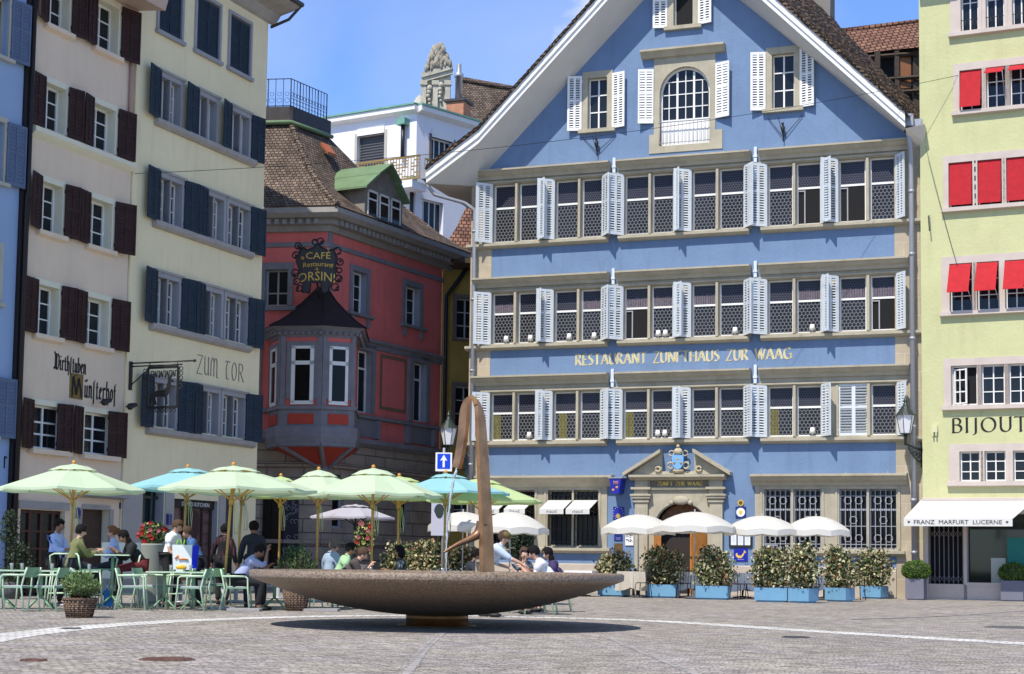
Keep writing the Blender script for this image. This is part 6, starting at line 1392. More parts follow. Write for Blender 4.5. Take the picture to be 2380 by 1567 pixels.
def planter_bush(lb, px_, pyb, wpx, bushtop, rot, bw=None, dep=.5, sd=0, group='sky blue planters with variegated shrubs', dens=1.0, bushw=None):
    random.seed(sd); c = ground(px_, pyb); d = c.y; w_ = wpx/F*d; h_ = .40
    t = T('potted_shrub', lb, 'planter', Vector((c.x, d+dep*.5, 0)), rot, group); bl = M_('sky blue planter paint', (.15, .33, .49), .5, .08, 3)
    m = MB(); e = .03
    m.box(-w_/2, w_/2, -dep/2, dep/2, .05, h_); m.box(-w_/2+.05, w_/2-.05, -dep/2+.05, dep/2-.05, 0, .05); pl_ = m.build('planter', bl, t)
    m = MB().box(-w_/2+.02, w_/2-.02, -dep/2+.02, dep/2-.02, h_, h_+.012); m.build('soil', soil, pl_)
    H = at(px_, bushtop, d).z; bwm = (bushw or wpx*1.25)/F*d*.5
    m = MB()
    for k in range(14):
        x, y = random.uniform(-.3, .3)*w_, random.uniform(-.3, .3)*dep; m.tube([(x, y, h_), (x*1.5, y*1.5, h_+(H-h_)*.5), (x*2+random.uniform(-.1, .1), y*1.7, H-random.uniform(0, .25))], [.012, .009, .004], 5)
    m.build('stems', stemM, t)
    m = MB(); pts = []
    shoots = [(random.uniform(-.95, .95)*bwm, random.uniform(-.9, .9)*dep*.62, random.uniform(.62, 1.02)) for _ in range(int(26*dens))]
    for k in range(int(2600*dens)):
        sx, sy, sh = random.choice(shoots); tz = random.random()**.85; z = h_+.03+(H-h_)*sh*tz
        wv = .10+.06*(1-tz); base = (.55+.45*math.sin(PI*min(1, tz*.8+.15)))
        pts.append((sx*base+random.gauss(0, wv*.8), sy*base+random.gauss(0, wv*.6), z))
    leaves(m, pts, .10, [0, 0, 0, 1, 1, 2, 2, 2, 3]); m.build('foliage', [leafA, leafB, leafC, leafD], t); return t
for i, (x, yb, w_, bt, rot, lb) in enumerate(((1428, 1387, 68, 1282, -.33, 'sky blue planter with variegated shrub, its front partly behind the tip of the bowl'), (1541, 1390, 72, 1272, -.33, 'sky blue planter with tall shrub in front of the left portal pilaster'), (1660, 1394, 75, 1270, -.33, 'sky blue planter with tall shrub in front of the right portal pilaster'), (1798, 1400, 76, 1272, -.33, 'widest sky blue planter, touching its neighbour below the barred windows'),
    (1871, 1402, 56, 1262, -.75, 'sky blue planter turned on its corner, right beside the widest one'), (1956, 1399, 56, 1270, -.75, 'sky blue planter turned on its corner, second from the end of the row'), (2036, 1392, 54, 1275, -.75, 'sky blue planter turned on its corner, last of the row by the beige plinth'))):
    planter_bush(lb, x, yb, w_, bt, rot, sd=20+i, bushw=None if i < 4 else 74)
for i, (x, yb, w_, bt, dn, lb) in enumerate(((940, 1384, 70, 1262, 1, 'bushy variegated hedge shrub behind the woman with black hair'), (1000, 1386, 60, 1258, 1, 'bushy variegated hedge shrub left of the copper spout'), (1080, 1386, 70, 1270, 1.0, 'darker hedge shrub seen between the sign post and the spout'))):
    planter_bush(lb, x, yb, w_, bt, -.2, sd=40+i, group='hedge shrubs beyond the bowl', bushw=84, dens=1.2)
def ball_planter(lb, px_, pyb, wpx, topb, ballw, sd):
    random.seed(sd); d = 50.2; c = at(px_, 1300, d); w_ = wpx/F*d; h_ = at(px_, topb, d).z; r_ = ballw/2/F*d
    t = T('box_tree_planter', lb, 'planter', (c.x, d+w_/2, 0), -.43, 'clipped box balls in grey planters'); m = MB(); m.box(-w_/2, w_/2, -w_/2, w_/2, .03, h_); m.box(-w_/2+.04, w_/2-.04, -w_/2+.04, w_/2-.04, 0, .03); m.build('planter', M_('mauve grey planter', (.16, .16, .20), .6, .08, 3), t)
    m = MB(); pts = []; cz = h_+r_*.55
    for k in range(3800):
        v = Vector((random.gauss(0, 1), random.gauss(0, 1), random.gauss(0, 1))).normalized(); rr = r_*(random.uniform(.86, 1.03)+.05*math.sin(v.x*7)*math.cos(v.z*6)); q = Vector((v.x*rr, v.y*rr, cz+v.z*rr*.72))
        if q.z > h_-.08: pts.append(q)
    leaves(m, pts, .045, [0, 0, 1, 2]); m.build('foliage', [boxA, M_('box green light', (.20, .30, .04), .6, .3, 9, trans=.25), leafC], t)
    m = MB().ball((0, 0, cz), r_*.88, 14, 9, sq=(1, 1, .70)); m.build('inner_core', leafC, t)  # solid dark green ball fills the space behind the leaves
ball_planter('clipped green box ball in grey cube planter left of the shop gate', 2134, 1389, 42, 1345, 66, 60)
ball_planter('clipped green box ball in grey cube planter before the shop window', 2362, 1396, 50, 1350, 66, 61)
wick = brickmat('wicker', (.26, .17, .11), (.40, .28, .19), (.08, .05, .035), .07, .035, .008, bump=1, noisemix=.4)
def wicker_pot(lb, px_, pyb, wpx, hpx, bushh, bushw, sd, mats, n=1100):
    random.seed(sd); c = ground(px_, pyb); d = c.y; r0 = wpx/2/F*d; h_ = hpx/F*d; t = T('potted_plant', lb, 'potted plant', (c.x, d+r0, 0)); m = MB().lathe([(r0*.74, 0), (r0*.86, h_*.5), (r0, h_), (r0*.97, h_+.02), (r0*.9, h_)], n=28, cap=True)
    for k in range(22):
        a = k*2*PI/22; m.tube([(r0*.75*math.cos(a), r0*.75*math.sin(a), 0), (r0*.88*math.cos(a), r0*.88*math.sin(a), h_*.5), (r0*1.02*math.cos(a), r0*1.02*math.sin(a), h_+.01)], .013, 5)
    m.tube([(r0*1.01*math.cos(k*PI/12), r0*1.01*math.sin(k*PI/12), h_+.01) for k in range(25)], .02, 6); m.build('wicker_pot', wick, t)
    bh, bw = bushh/F*d, bushw/2/F*d; m = MB(); 
    for k in range(150):
        a = random.uniform(0, 2*PI); q = random.random()**.6; tip = Vector((bw*q*math.cos(a), bw*q*math.sin(a), h_+bh*(1.0-.45*q*q)*random.uniform(.72, 1))); b0 = Vector((tip.x*.3, tip.y*.3, h_-.02)); mid = (b0+tip)*.5+Vector((tip.x*.12, tip.y*.12, .02)); m.tube([b0, mid, tip], [.006, .005, .002], 4, mi=2)
        for j in range(n//150):
            s_ = random.uniform(.25, 1.03); p = b0.lerp(mid, s_*2) if s_ < .5 else mid.lerp(tip, s_*2-1); leaves(m, [p], .075, [0, 1], up=1.3, asp=5)
    m.build('foliage', mats, t)
wicker_pot('rosemary bush in a wicker pot standing alone in front of the chairs', 174, 1437, 76, 42, 66, 96, 70, [rosA, rosB, stemM], 2700)
wicker_pot('dark bushy plant in a brown wicker pot behind the bowl edge', 684, 1421, 62, 52, 110, 96, 71, [leafC, rosA, stemM], 3600)
# dark climbing conifer beside the light blue house
random.seed(5); c = at(30, 1300, 37.5); t = T('potted_conifer', 'dark slender conifer standing against the light blue house wall', 'shrub', (c.x, 37.5, 0)); m = MB()
pts = [(random.gauss(0, .17)*(1.25-z_/2.1)+(.12 if z_ < 1.3 else -.1), random.gauss(0, .16), z_) for z_ in [random.uniform(.35, 2.05)**1 for _ in range(2600)]]; leaves(m, pts, .06, [0, 0, 1], up=1); m.build('foliage', [leafC, M_('deep green leaf', (.045, .07, .03), .7)], t)
m = MB().tube([(0, 0, .3), (0, 0, 1.9)], [.03, .01], 6); m.build('trunk', stemM, t); m = MB().lathe([(.18, 0), (.26, .4)], n=16); m.build('pot', dkg, t)
def flowerbush(t, c, r, n, mats, mis, size=.06, sq=(1, .6, 1)):
    m = MB(); pts = []
    for k in range(n):
        v = Vector((random.gauss(0, 1), random.gauss(0, 1), random.gauss(0, 1))).normalized()*random.random()**.4; pts.append((c[0]+v.x*r*sq[0], c[1]+v.y*r*sq[1], c[2]+v.z*r*sq[2]))
    leaves(m, pts, size, mis); return m.build('foliage', mats, t)
redfl = M_('red petals', (.65, .03, .03), .6, trans=.2); pinkfl = M_('pink petals', (.75, .22, .30), .6, trans=.2); yelfl = M_('pale yellow leaf', (.62, .60, .22), .6, trans=.2)
def blossoms(t, c, r, n, mats, sq=(1, .6, 1), size=.045):
    m = MB()
    for k in range(n):
        v = Vector((random.gauss(0, 1), -abs(random.gauss(0, 1)), random.gauss(0, .8))).normalized()*r; p = Vector((c[0]+v.x*sq[0], c[1]+v.y*sq[1], c[2]+v.z*sq[2])); mi = random.randrange(len(mats))
        for q in range(6): a = q*PI/3; m.add([p, p+Vector((size*math.cos(a), -.015, size*math.sin(a))), p+Vector((size*math.cos(a+.9), -.02, size*math.sin(a+.9)))], [(0, 1, 2), (2, 1, 0)], mi)
    m.build('blossoms', mats, t)
random.seed(12); Yp = 35.5; c = at(353, 1340, Yp); zt = at(353, 1264, Yp).z; t = T('flower_planter', 'large grey green round planter with red and pink flowers by the cream house window', 'planter', (c.x, Yp, 0)); m = MB().lathe([(.30, 0), (.32, .05), (.33, zt-.04), (.35, zt), (.31, zt)], n=28); m.build('planter', M_('olive grey planter', (.34, .35, .29), .8, .06, 2), t)
flowerbush(t, (0, 0, zt+.22), .34, 900, [leafC, leafB, yelfl], [0, 0, 1, 2], .07, (1, .7, .8)); blossoms(t, (0, -.02, zt+.22), .33, 15, [redfl, pinkfl, redfl], (1, .7, .8), .05)
Yp = 43; c = at(845, 1300, Yp); t = T('flower_stand', 'tall flower arrangement with red and pink blossoms beside the grey parasol pole', 'flowers', (c.x, Yp, 0)); m = MB().lathe([(.2, 0), (.26, .5), (.2, .9)], n=16); m.build('vase', dkg, t); zc = at(845, 1252, Yp).z
flowerbush(t, (0, 0, zc), .5, 900, [leafC, leafB, yelfl], [0, 0, 1, 2], .08, (.55, .5, 1)); blossoms(t, (0, -.02, zc), .46, 16, [redfl, pinkfl, yelfl], (.55, .5, 1), .06)
Yp = 50; c = at(1206, 1300, Yp); t = T('potted_tree', 'dark leafy small tree under the white parasol by the small awnings', 'tree', (c.x, Yp, 0)); flowerbush(t, (0, 0, 1.75), .75, 1500, [leafC, M_('deep green leaf', (.045, .07, .03), .7)], [0, 0, 1], .11, (.62, .5, 1)); m = MB().tube([(0, 0, .3), (0, 0, 1.7)], .03, 6); m.build('trunk', stemM, t); m = MB().lathe([(.2, 0), (.26, .4)], n=16); m.build('pot', dkg, t)
# ================================================================== UMBRELLAS
woodpole = M_('varnished umbrella wood', (.52, .30, .075), .5, .2, 5)
limeC = M_('pale lime canopy', (.66, .80, .56), .8, .03, 3, trans=.32); tealC = M_('pale turquoise canopy', (.36, .70, .74), .8, .03, 3, trans=.32); brightC = M_('bright lime canopy', (.62, .78, .38), .8, .03, 3, trans=.35)
ropeM = M_('pale green rope', (.50, .55, .30), .8)
UG = 'octagonal cafe umbrellas on wooden poles'
def umbrella(lb, ax, ay, x0, x1, ey, Y, mat, lean=0, finial=True, pole_px=None, rot=.2, seed=0, nrib=8, polemat=None, group=UG, rope=True, pr=.028):
    random.seed(seed); A = at(ax, ay, Y); ez = at(ax, ey, Y).z; r = (x1-x0)/2/F*Y; cx = at((x0+x1)/2, ay, Y).x
    t = T('cafe_umbrella', lb, 'umbrella', (A.x, Y, 0), group=group); H = A.z; dx = (cx-A.x)
    def ring(rad, z, sag=0, k2=2):
        out = []
        for k in range(nrib*k2):
            a = rot+2*PI*k/(nrib*k2); mid = k % k2; rr = rad*(1 if mid == 0 else math.cos(PI/nrib)*(1-.012)); out.append((rr*math.cos(a)+dx*rad/r, rr*math.sin(a), z-(sag if mid else 0)))
        return out
    m = MB(); zs = [(r, ez), (r*.8, ez+(H-ez)*.20), (r*.55, ez+(H-ez)*.45), (r*.3, ez+(H-ez)*.69)]
    rings = [ring(a, b, .02*a) for a, b in zs]; n = len(rings[0])
    for i in range(len(rings)-1): m.add(rings[i]+rings[i+1], [(k, (k+1) % n, n+(k+1) % n, n+k) for k in range(n)], sm=False)
    low = [(x, y, z-.05) for x, y, z in rings[0]]; m.add(low+rings[0], [(k, (k+1) % n, n+(k+1) % n, n+k) for k in range(n)])
    m.build('canopy', mat, t)
    m = MB(); rr = [ring(r*.335, ez+(H-ez)*.64+.035, -.02), ring(r*.2, ez+(H-ez)*.86+.01, 0), ring(r*.08, H-.035), ring(.02, H-.01)]
    for i in range(3): m.add(rr[i]+rr[i+1], [(k, (k+1) % n, n+(k+1) % n, n+k) for k in range(n)])
    m.build('vent_cap', mat, t)
    lx = lean; m = MB().tube([(lx, 0, 0.02), (0, 0, H-.03)], pr, 10); m.lathe([(.055, ez-.32), (.055, ez-.2)], (lx*.15, 0, 0), 10)
    m.build('pole', polemat or woodpole, t)
    if finial: m = MB().ball((0, 0, H+.02), .045, 10, 7); m.lathe([(.03, H-.05), (.02, H)], n=8); m.build('finial', M_('orange turned wood', (.60, .26, .04), .4), t)
    for k in range(nrib):
        a = rot+2*PI*k/nrib; p1 = Vector((r*.97*math.cos(a)+dx, r*.97*math.sin(a), ez+.005)); p0 = Vector((0, 0, ez+(H-ez)*.92)); m = MB().tube([p0, p1], .011, 4, sm=False); rb = m.build('rib', polemat or woodpole, t)
        m = MB().tube([Vector((.04*math.cos(a), .04*math.sin(a), ez-.22)), p0.lerp(p1, .5)-Vector((0, 0, .02))], .012, 4, sm=False); m.build('strut', polemat or woodpole, rb)
    m = MB(); m.lathe([(.30, 0), (.30, .05), (.05, .06), (.045, .45)], (lx, 0, 0), 20); m.build('base', zinc, t)
    if rope:
        m = MB()
        for q in range(2): m.tube([(.05+q*.03, -.05, ez-.25), (.1+.04*q, -.06, ez-.6), (.13, -.06, ez-.85-q*.05), (.07, -.06, ez-.9), (.05, -.05, ez-.6), (.04, -.05, ez-.3)], .008, 4)
        m.build('rope', ropeM, t)
    return t
umbrella('pale lime umbrella at the edge of the terrace in front of the pinkish house', 172, 1077, -4, 337, 1137, 32.6, limeC, seed=1, rot=.1)
umbrella('pale turquoise umbrella behind the lime ones, in front of the cream house', 437, 1086, 297, 600, 1134, 36, tealC, seed=2, rot=.35, lean=-.08)
umbrella('pale lime umbrella whose long bare pole stands beside the seated man in the striped shirt', 543, 1081, 372, 738, 1137, 31.8, limeC, lean=-.14, seed=3, rot=.15)
umbrella('turquoise umbrella mostly hidden behind the tallest lime umbrella', 566, 1095, 440, 690, 1143, 37, tealC, lean=-.1, seed=4, rot=.5)
umbrella('small bright lime umbrella in front of the restaurant entrance', 653, 1106, 560, 748, 1152, 41, brightC, seed=5, rot=.3)
umbrella('pale lime umbrella left of the tallest one beside the oriel foot', 741, 1091, 620, 880, 1150, 38.5, limeC, seed=6, rot=.25)
umbrella('pale lime umbrella directly above the diners behind the bowl', 868, 1087, 712, 1030, 1149, 34.6, limeC, seed=7, rot=.1)
umbrella('bright lime umbrella peeking out behind, before the hedge shrubs', 928, 1106, 800, 1076, 1154, 39.5, brightC, seed=8, rot=.35)
umbrella('pale turquoise umbrella crossed by the water jet, beside the copper spout', 1036, 1099, 925, 1190, 1144, 36.5, tealC, seed=9, rot=.25)
umbrella('bright lime umbrella sticking out behind the copper spout', 1118, 1110, 990, 1266, 1163, 38, brightC, seed=10, rot=.2)
greyC = M_('lilac grey canopy', (.52, .50, .55), .8, .03, 3, trans=.2)
umbrella('lilac grey parasol with a black pole in front of the dark stone wall', 827, 1171, 719, 923, 1202, 44, greyC, finial=False, seed=11, rot=.39, polemat=iron, rope=False, group=None, pr=.03)
parW = M_('white parasol cloth', (.82, .80, .74), .8, .03, 3, trans=.35)
def parasol(lb, ax, ay, x0, x1, ey, Y, seed):
    random.seed(seed); A = at(ax, ay, Y); ez = at(ax, ey-12, Y).z; r = (x1-x0)/2/F*Y*1.12; cx = at((x0+x1)/2, ay, Y).x; dx = cx-A.x; t = T('parasol', lb, 'parasol', (cx, Y, 0), group='white domed parasols before the blue house'); H = A.z; nr = 8; sub = 4; rot = random.random()
    def ring(f):
        out = []
        for k in range(nr*sub):
            a = rot+2*PI*k/(nr*sub); q = (k % sub)/sub; rr = r*f*(1-.055*math.sin(PI*q)*f); out.append((rr*math.cos(a), rr*math.sin(a), ez+(H-ez)*(1-f**1.8)+(.05*f*math.sin(PI*q))))
        return out
    m = MB(); rg = [ring(f) for f in (1, .85, .68, .5, .3, .12, .01)]; n = nr*sub
    for i in range(6): m.add(rg[i]+rg[i+1], [(k, (k+1) % n, n+(k+1) % n, n+k) for k in range(n)], sm=True)
    cn = m.build('canopy', parW, t)
    m = MB(); rb_ = [(x*1.01, y*1.01, z) for x, y, z in rg[0]]; lo = [(x*1.015, y*1.015, z-.16-.02*math.sin(k*PI/2)**2) for k, (x, y, z) in enumerate(rg[0])]; m.add(lo+rb_, [(k, (k+1) % n, n+(k+1) % n, n+k) for k in range(n)]); m.build('valance', parW, cn)
    m = MB().tube([(0, 0, .05), (0, 0, H+.08)], .02, 8); m.build('pole', zinc, t); m = MB().lathe([(.32, 0), (.32, .06), (.06, .08), (.05, .3)], n=20); m.build('base', dkg, t)
    for k in range(nr): a = rot+2*PI*k/nr; m = MB().tube([(0, 0, H-.03), (r*.55*math.cos(a), r*.55*math.sin(a), ez+(H-ez)*.70-.03), (r*.98*math.cos(a), r*.98*math.sin(a), ez+.0)], .007, 4); m.build('rib', iron, t)
parasol('white domed parasol over the left side of the portal', 1480, 1196, 1406, 1562, 1243, 48.5, 1)
parasol('white domed parasol right in front of the arched portal', 1616, 1190, 1528, 1702, 1239, 47.5, 2)
parasol('white domed parasol right of the portal below the menu case', 1772, 1199, 1690, 1852, 1246, 48, 3)
parasol('white domed parasol before the barred windows, end of the row', 1895, 1200, 1826, 1968, 1247, 48, 4)
parasol('white domed parasol just left of the copper spout', 1068, 1190, 1003, 1150, 1236, 46, 5)
parasol('white domed parasol just right of the copper spout', 1190, 1190, 1106, 1266, 1242, 45, 6)
# ================================================================== TERRACE FURNITURE
green = M_('sage green powder coat', (.20, .38, .22), .42, .12, 6); greenL = M_('pale sage powder coat', (.50, .66, .46), .4, .08, 6)
pad = M_('lilac grey seat pad', (.50, .47, .52), .8)
def chair_proto():
    t = T('terrace_chair', 'x', 'chair'); L = .02
    m = MB().box(-.21, .22, -.21, .21, .425, .45); m.build('seat', green, t)
    m = MB().box(-.17, .2, -.19, .19, .452, .47); m.build('seat_pad', pad, t)
    m = MB()
    for i in range(8):
        a0, a1 = -.2+.05*i, -.2+.05*(i+1); c0, c1 = -.26-.05*math.cos(a0*7), -.26-.05*math.cos(a1*7); m.add([(c0+.03, a0, .62), (c1+.03, a1, .62), (c1-.02, a1, .80), (c0-.02, a0, .80), (c0+.045, a0, .62), (c1+.045, a1, .62), (c1-.005, a1, .80), (c0-.005, a0, .80)], BF)
    m.build('backrest', green, t)
    for s in (-1, 1):
        m = MB().tube([(.27, s*.27, 0), (.23, s*.25, .44), (.22, s*.25, .63), (.17, s*.25, .66)], .017, 6); m.build('leg', greenL, t)
        m = MB().tube([(-.30, s*.24, 0), (-.22, s*.23, .44), (-.27, s*.22, .66), (-.31, s*.20, .80)], .017, 6); m.build('leg', greenL, t)
        m = MB().tube([(.18, s*.25, .66), (.0, s*.26, .665), (-.26, s*.24, .66)], .02, 6); m.build('armrest', greenL, t)
    return t
def stool_proto():
    t = T('bar_chair', 'x', 'chair'); m = MB().box(-.2, .2, -.2, .2, .74, .77); m.build('seat', green, t)
    for sx in (-1, 1):
        for s in (-1, 1): m = MB().tube([(sx*.25, s*.25, 0), (sx*.18, s*.19, .75)], .016, 6); m.build('leg', greenL, t)
    m = MB().tube([(-.2, -.2, .76), (-.25, -.22, 1.02), (-.26, -.14, 1.06), (-.27, .14, 1.06), (-.25, .22, 1.02), (-.2, .2, .76)], .018, 6); m.build('back_hoop', greenL, t)
    m = MB(); 
    for a, b in (((-.23, -.23), (.23, -.23)), ((.23, -.23), (.23, .23)), ((.23, .23), (-.23, .23)), ((-.23, .23), (-.23, -.23))): m.tube([(*a, .28), (*b, .28)], .012, 5)
    m.build('foot_ring', greenL, t); return t
def table_proto(h=.74, w=.36, name='terrace_table'):
    t = T(name, 'x', 'table'); m = MB().box(-w, w, -w, w, h-.025, h); m.build('table_top', greenL, t)
    m = MB().tube([(0, 0, .22), (0, 0, h-.02)], .032, 8); m.build('pedestal', green, t)
    for k in range(4): a = PI/4+k*PI/2; m = MB().tube([(0, 0, .26), (.33*math.cos(a), .33*math.sin(a), .02)], .018, 6); m.build('foot', green, t)
    return t
def put(proto, used, px_, yb, rz, lb, grp, Y=None):
    c = ground(px_, yb) if Y is None else Vector((at(px_, 1300, Y).x, Y, 0))
    o = proto if not used else copy_tree(proto)
    used.append(1); o.location = c; o.rotation_euler = (0, 0, R(rz)); o['label'] = lb; o['group'] = grp; return o
CP_ = chair_proto(); cu = []; SP_ = stool_proto(); su = []; TP_ = table_proto(); tu = []; HP_ = table_proto(1.06, .33, 'bar_table'); hu_ = []
GC, GT = 'green metal chairs of the terrace', 'green pedestal tables of the terrace'
for px_, Y, rz, lb in ((47, 29.2, 160, 'pale green armchair at the left end of the front row before the joined tables'), (118, 29.4, 165, 'pale green armchair directly left of the lone rosemary pot'), (172, 31.6, -95, 'green armchair behind the rosemary bush facing the camera side of the table'), (-22, 30.3, 20, 'green armchair cut by the picture edge at the far end of the first table'),
    (310, 30.6, 8, 'pale green armchair nearest the camera at the left side of the second table'), (352, 31.5, -10, 'pale green armchair squeezed beside the nearest one at the left of the second table'), (452, 30.6, 172, 'pale green armchair at the right side of the second table, back towards the umbrella pole'), (415, 31.9, 185, 'green armchair behind the second table under the shopping bag'),
    (553, 31.4, 4, 'green armchair carrying the seated man in the striped shirt'), (505, 34.4, 90, 'green armchair in the shade behind the long bare umbrella pole'), (770, 35.4, 60, 'green armchair under the diner in the light blue shirt'), (812, 34.3, 20, 'green armchair under the diner in the green vest'), (838, 33.2, 10, 'green armchair under the diner in the brown pullover'), (934, 34.1, 180, 'green armchair under the woman with black hair'),
    (1228, 33.4, -60, 'green armchair behind the bowl under the guest facing the waiter'), (1258, 31.2, 170, 'green armchair under the guest in the white T shirt'), (1296, 33.2, 180, 'green armchair at the right end of the terrace under the guest in purple'), (1105, 33.4, 20, 'green armchair hidden behind the base of the copper spout'), (735, 33.0, 160, 'green armchair showing its legs beneath the left underside of the bowl'), (640, 33.2, 175, 'empty green armchair across the table from the man in the striped shirt')):
    put(CP_, cu, px_, 0, rz, lb, GC, Y)
for px_, Y, lb in ((8, 30.4, 'green table at the picture edge, first of the joined front tables'), (98, 30.4, 'green table in the middle of the joined front tables'), (186, 30.5, 'green table behind the rosemary bush at the end of the joined tables'), (384, 31.2, 'green table between the four pale chairs, its left half'), (452, 31.3, 'green table between the four pale chairs, its right half'), (640, 31.8, 'green pedestal table before the man in the striped shirt'), (500, 36.0, 'green table in front of the man in the checked shirt'), (860, 34.0, 'green table between the three diners and the woman with black hair'), (1205, 32.0, 'green table the waiter leans over'), (1010, 33, 'empty green table behind the water jet')):
    put(TP_, tu, px_, 0, 12, lb, GT, Y)
put(HP_, hu_, 262, 0, 10, 'high green bar table between the green jacket and the woman leaning on her arms', 'high bar tables', 31.4)
for px_, Y, rz, lb in ((205, 31.2, 30, 'bar chair under the person in the olive green jacket'), (292, 31.9, 200, 'bar chair under the woman leaning on the bar table'), (252, 32.8, 180, 'bar chair under the woman in the blue blouse'), (146, 31.8, 100, 'bar chair with a pale hoop back before the man in the light blue shirt'), (424, 32.6, -85, 'bar chair with a white hoop back holding the shopping bag')):
    put(SP_, su, px_, 0, rz, lb, 'tall hoop backed bar chairs', Y)
# things on the tables
gl = M_('clear drinking glass', (.55, .60, .58), .05, spec=.8); gl.node_tree.nodes['Principled BSDF'].inputs['Transmission Weight'].default_value = .6
for i, (px_, Y, h, lb) in enumerate(((28, 30.3, .74, 'drinking glass nearest the picture edge on the first table'), (52, 30.4, .74, 'dark tinted glass beside the white napkins on the first table'), (122, 30.3, .74, 'drinking glass between the two white napkin stacks'), (208, 30.4, .74, 'single drinking glass at the end of the joined tables'), (398, 31.1, .74, 'glass with dark drink on the second table'), (444, 31.2, .74, 'tall glass with dark drink beside the white armchair back'), (640, 31.7, .74, 'glass in front of the man in the striped shirt'), (862, 33.8, .74, 'glass among the three diners'), (1030, 33, .74, 'glass on the empty table behind the water jet'))):
    p = at(px_, 1300, Y); m = MB().lathe([(.026, 0), (.034, .13), (.032, .13), (.024, .01)], n=10); o = m.build('drinking_glass', gl); o.location = (p.x, Y, h+.001); tag(o, lb, 'glass', 'glasses on the terrace tables')
for px_, Y, s_, lb in ((82, 30.5, .2, 'white folded napkins near the centre of the joined tables'), (160, 30.5, .22, 'white folded napkins behind the rosemary bush'), (420, 31.2, .16, 'white menu card lying on the second table'), (640, 31.9, .16, 'white plate before the man in the striped shirt'), (1185, 31.9, .18, 'pale blue cloth at the edge of the table by the waiter')):
    p = at(px_, 1300, Y); m = MB()
    if 'plate' in lb: m.lathe([(.06, 0), (.12, .015), (.11, .02), (.01, .008)], n=20)
    else:
        for k in range(5): m.box(-s_/2+k*.004, s_/2-k*.006, -.08, .08-k*.004, k*.009, k*.009+.007)
    o = m.build('plate' if 'plate' in lb else 'folded_cloth', white if 'blue' not in lb else M_('pale blue cloth', (.3, .5, .75), .8)); o.location = (p.x, Y, .7405); tag(o, lb, 'plate' if 'plate' in lb else 'table linen')
# white screen, shopping bag, blue bag
c = at(281, 1300, 33.8); z1, z0 = at(281, 1261, 33.8).z, at(281, 1345, 33.8).z; t = T('menu_screen', 'plain white panel standing behind the high bar table', 'panel', (c.x, 33.8, 0)); m = MB().box(-.41, .41, -.02, .02, z0, z1); m.build('panel', white, t)
m = MB()
for x in (-.38, .38): m.box(x-.02, x+.02, -.025, .025, 0, z0); m.box(x-.03, x+.03, -.2, .2, 0, .03)
m.build('stand', zinc, t)
c = at(433, 1300, 32.4); t = T('shopping_bag', 'big white and blue carrier bag with orange scribble standing on the bar chair', 'bag', (c.x, 32.35, .772), R(8)); m = MB(); m.add([(-.24, -.1, 0), (.12, -.1, 0), (.12, .1, 0), (-.24, .1, 0), (-.27, -.13, .5), (.13, -.13, .5), (.13, .1, .5), (-.27, .1, .5)], BF); m.build('bag', M_('white carrier paper', (.78, .80, .80), .5), t)
m = MB(); m.add([(.125, -.1, 0), (.22, -.06, 0), (.22, .1, 0), (.125, .1, 0), (.135, -.13, .48), (.26, -.08, .5), (.26, .1, .5), (.135, .1, .48)], BF); m.build('side_panel', M_('vivid blue carrier paper', (.0, .02, .62), .4), t)
m = MB()
m.tube([(-.2, -.125, .22), (-.15, -.127, .29), (-.12, -.125, .2), (-.05, -.127, .22), (.05, -.125, .2)], .018, 5); m.build('orange_scribble', M_('orange print', (.7, .2, .03), .5), t)
m = MB(); m.ball((-.08, -.1, .05), .09, 8, 5, sq=(1.3, .3, .6)); m.build('yellow_print', M_('amber print', (.8, .45, .02), .5), t)
m = MB()
for x0 in (-.14, .0): m.tube([(x0-.06, 0, .48), (x0-.03, 0, .60), (x0+.03, 0, .60), (x0+.06, 0, .48)], .012, 5)
m.build('handle', M_('leaf green handle', (.15, .5, .05), .5), t)
p = at(256, 1300, 31.6); m = MB(); m.box(-.09, .09, -.06, .06, 0, .32); m.tube([(-.05, 0, .32), (-.03, 0, .42), (.03, 0, .42), (.05, 0, .32)], .01, 5); o = m.build('blue_bag', M_('bright blue bag', (.02, .22, .62), .5)); o.location = (p.x, 31.6, .03); tag(o, 'small bright blue bag on the ground under the bar table', 'bag')
# low terrace edging boards
deck = M_('grey terrace plank', (.34, .32, .31), .8, .15, 3)
for x0, x1, y_, Y, lb in ((535, 610, 1419, 31.0, 'flat round grey slab under the long umbrella pole'), (690, 790, 1415, 31.6, 'pale plank lying at the terrace edge under the bowl')):
    a, b = at(x0, 1300, Y), at(x1, 1300, Y); m = MB().box(0, b.x-a.x, -.25, .25, .0, .05); o = m.build('terrace_slab', deck); o.location = (a.x, Y, .002); tag(o, lb, 'slab')
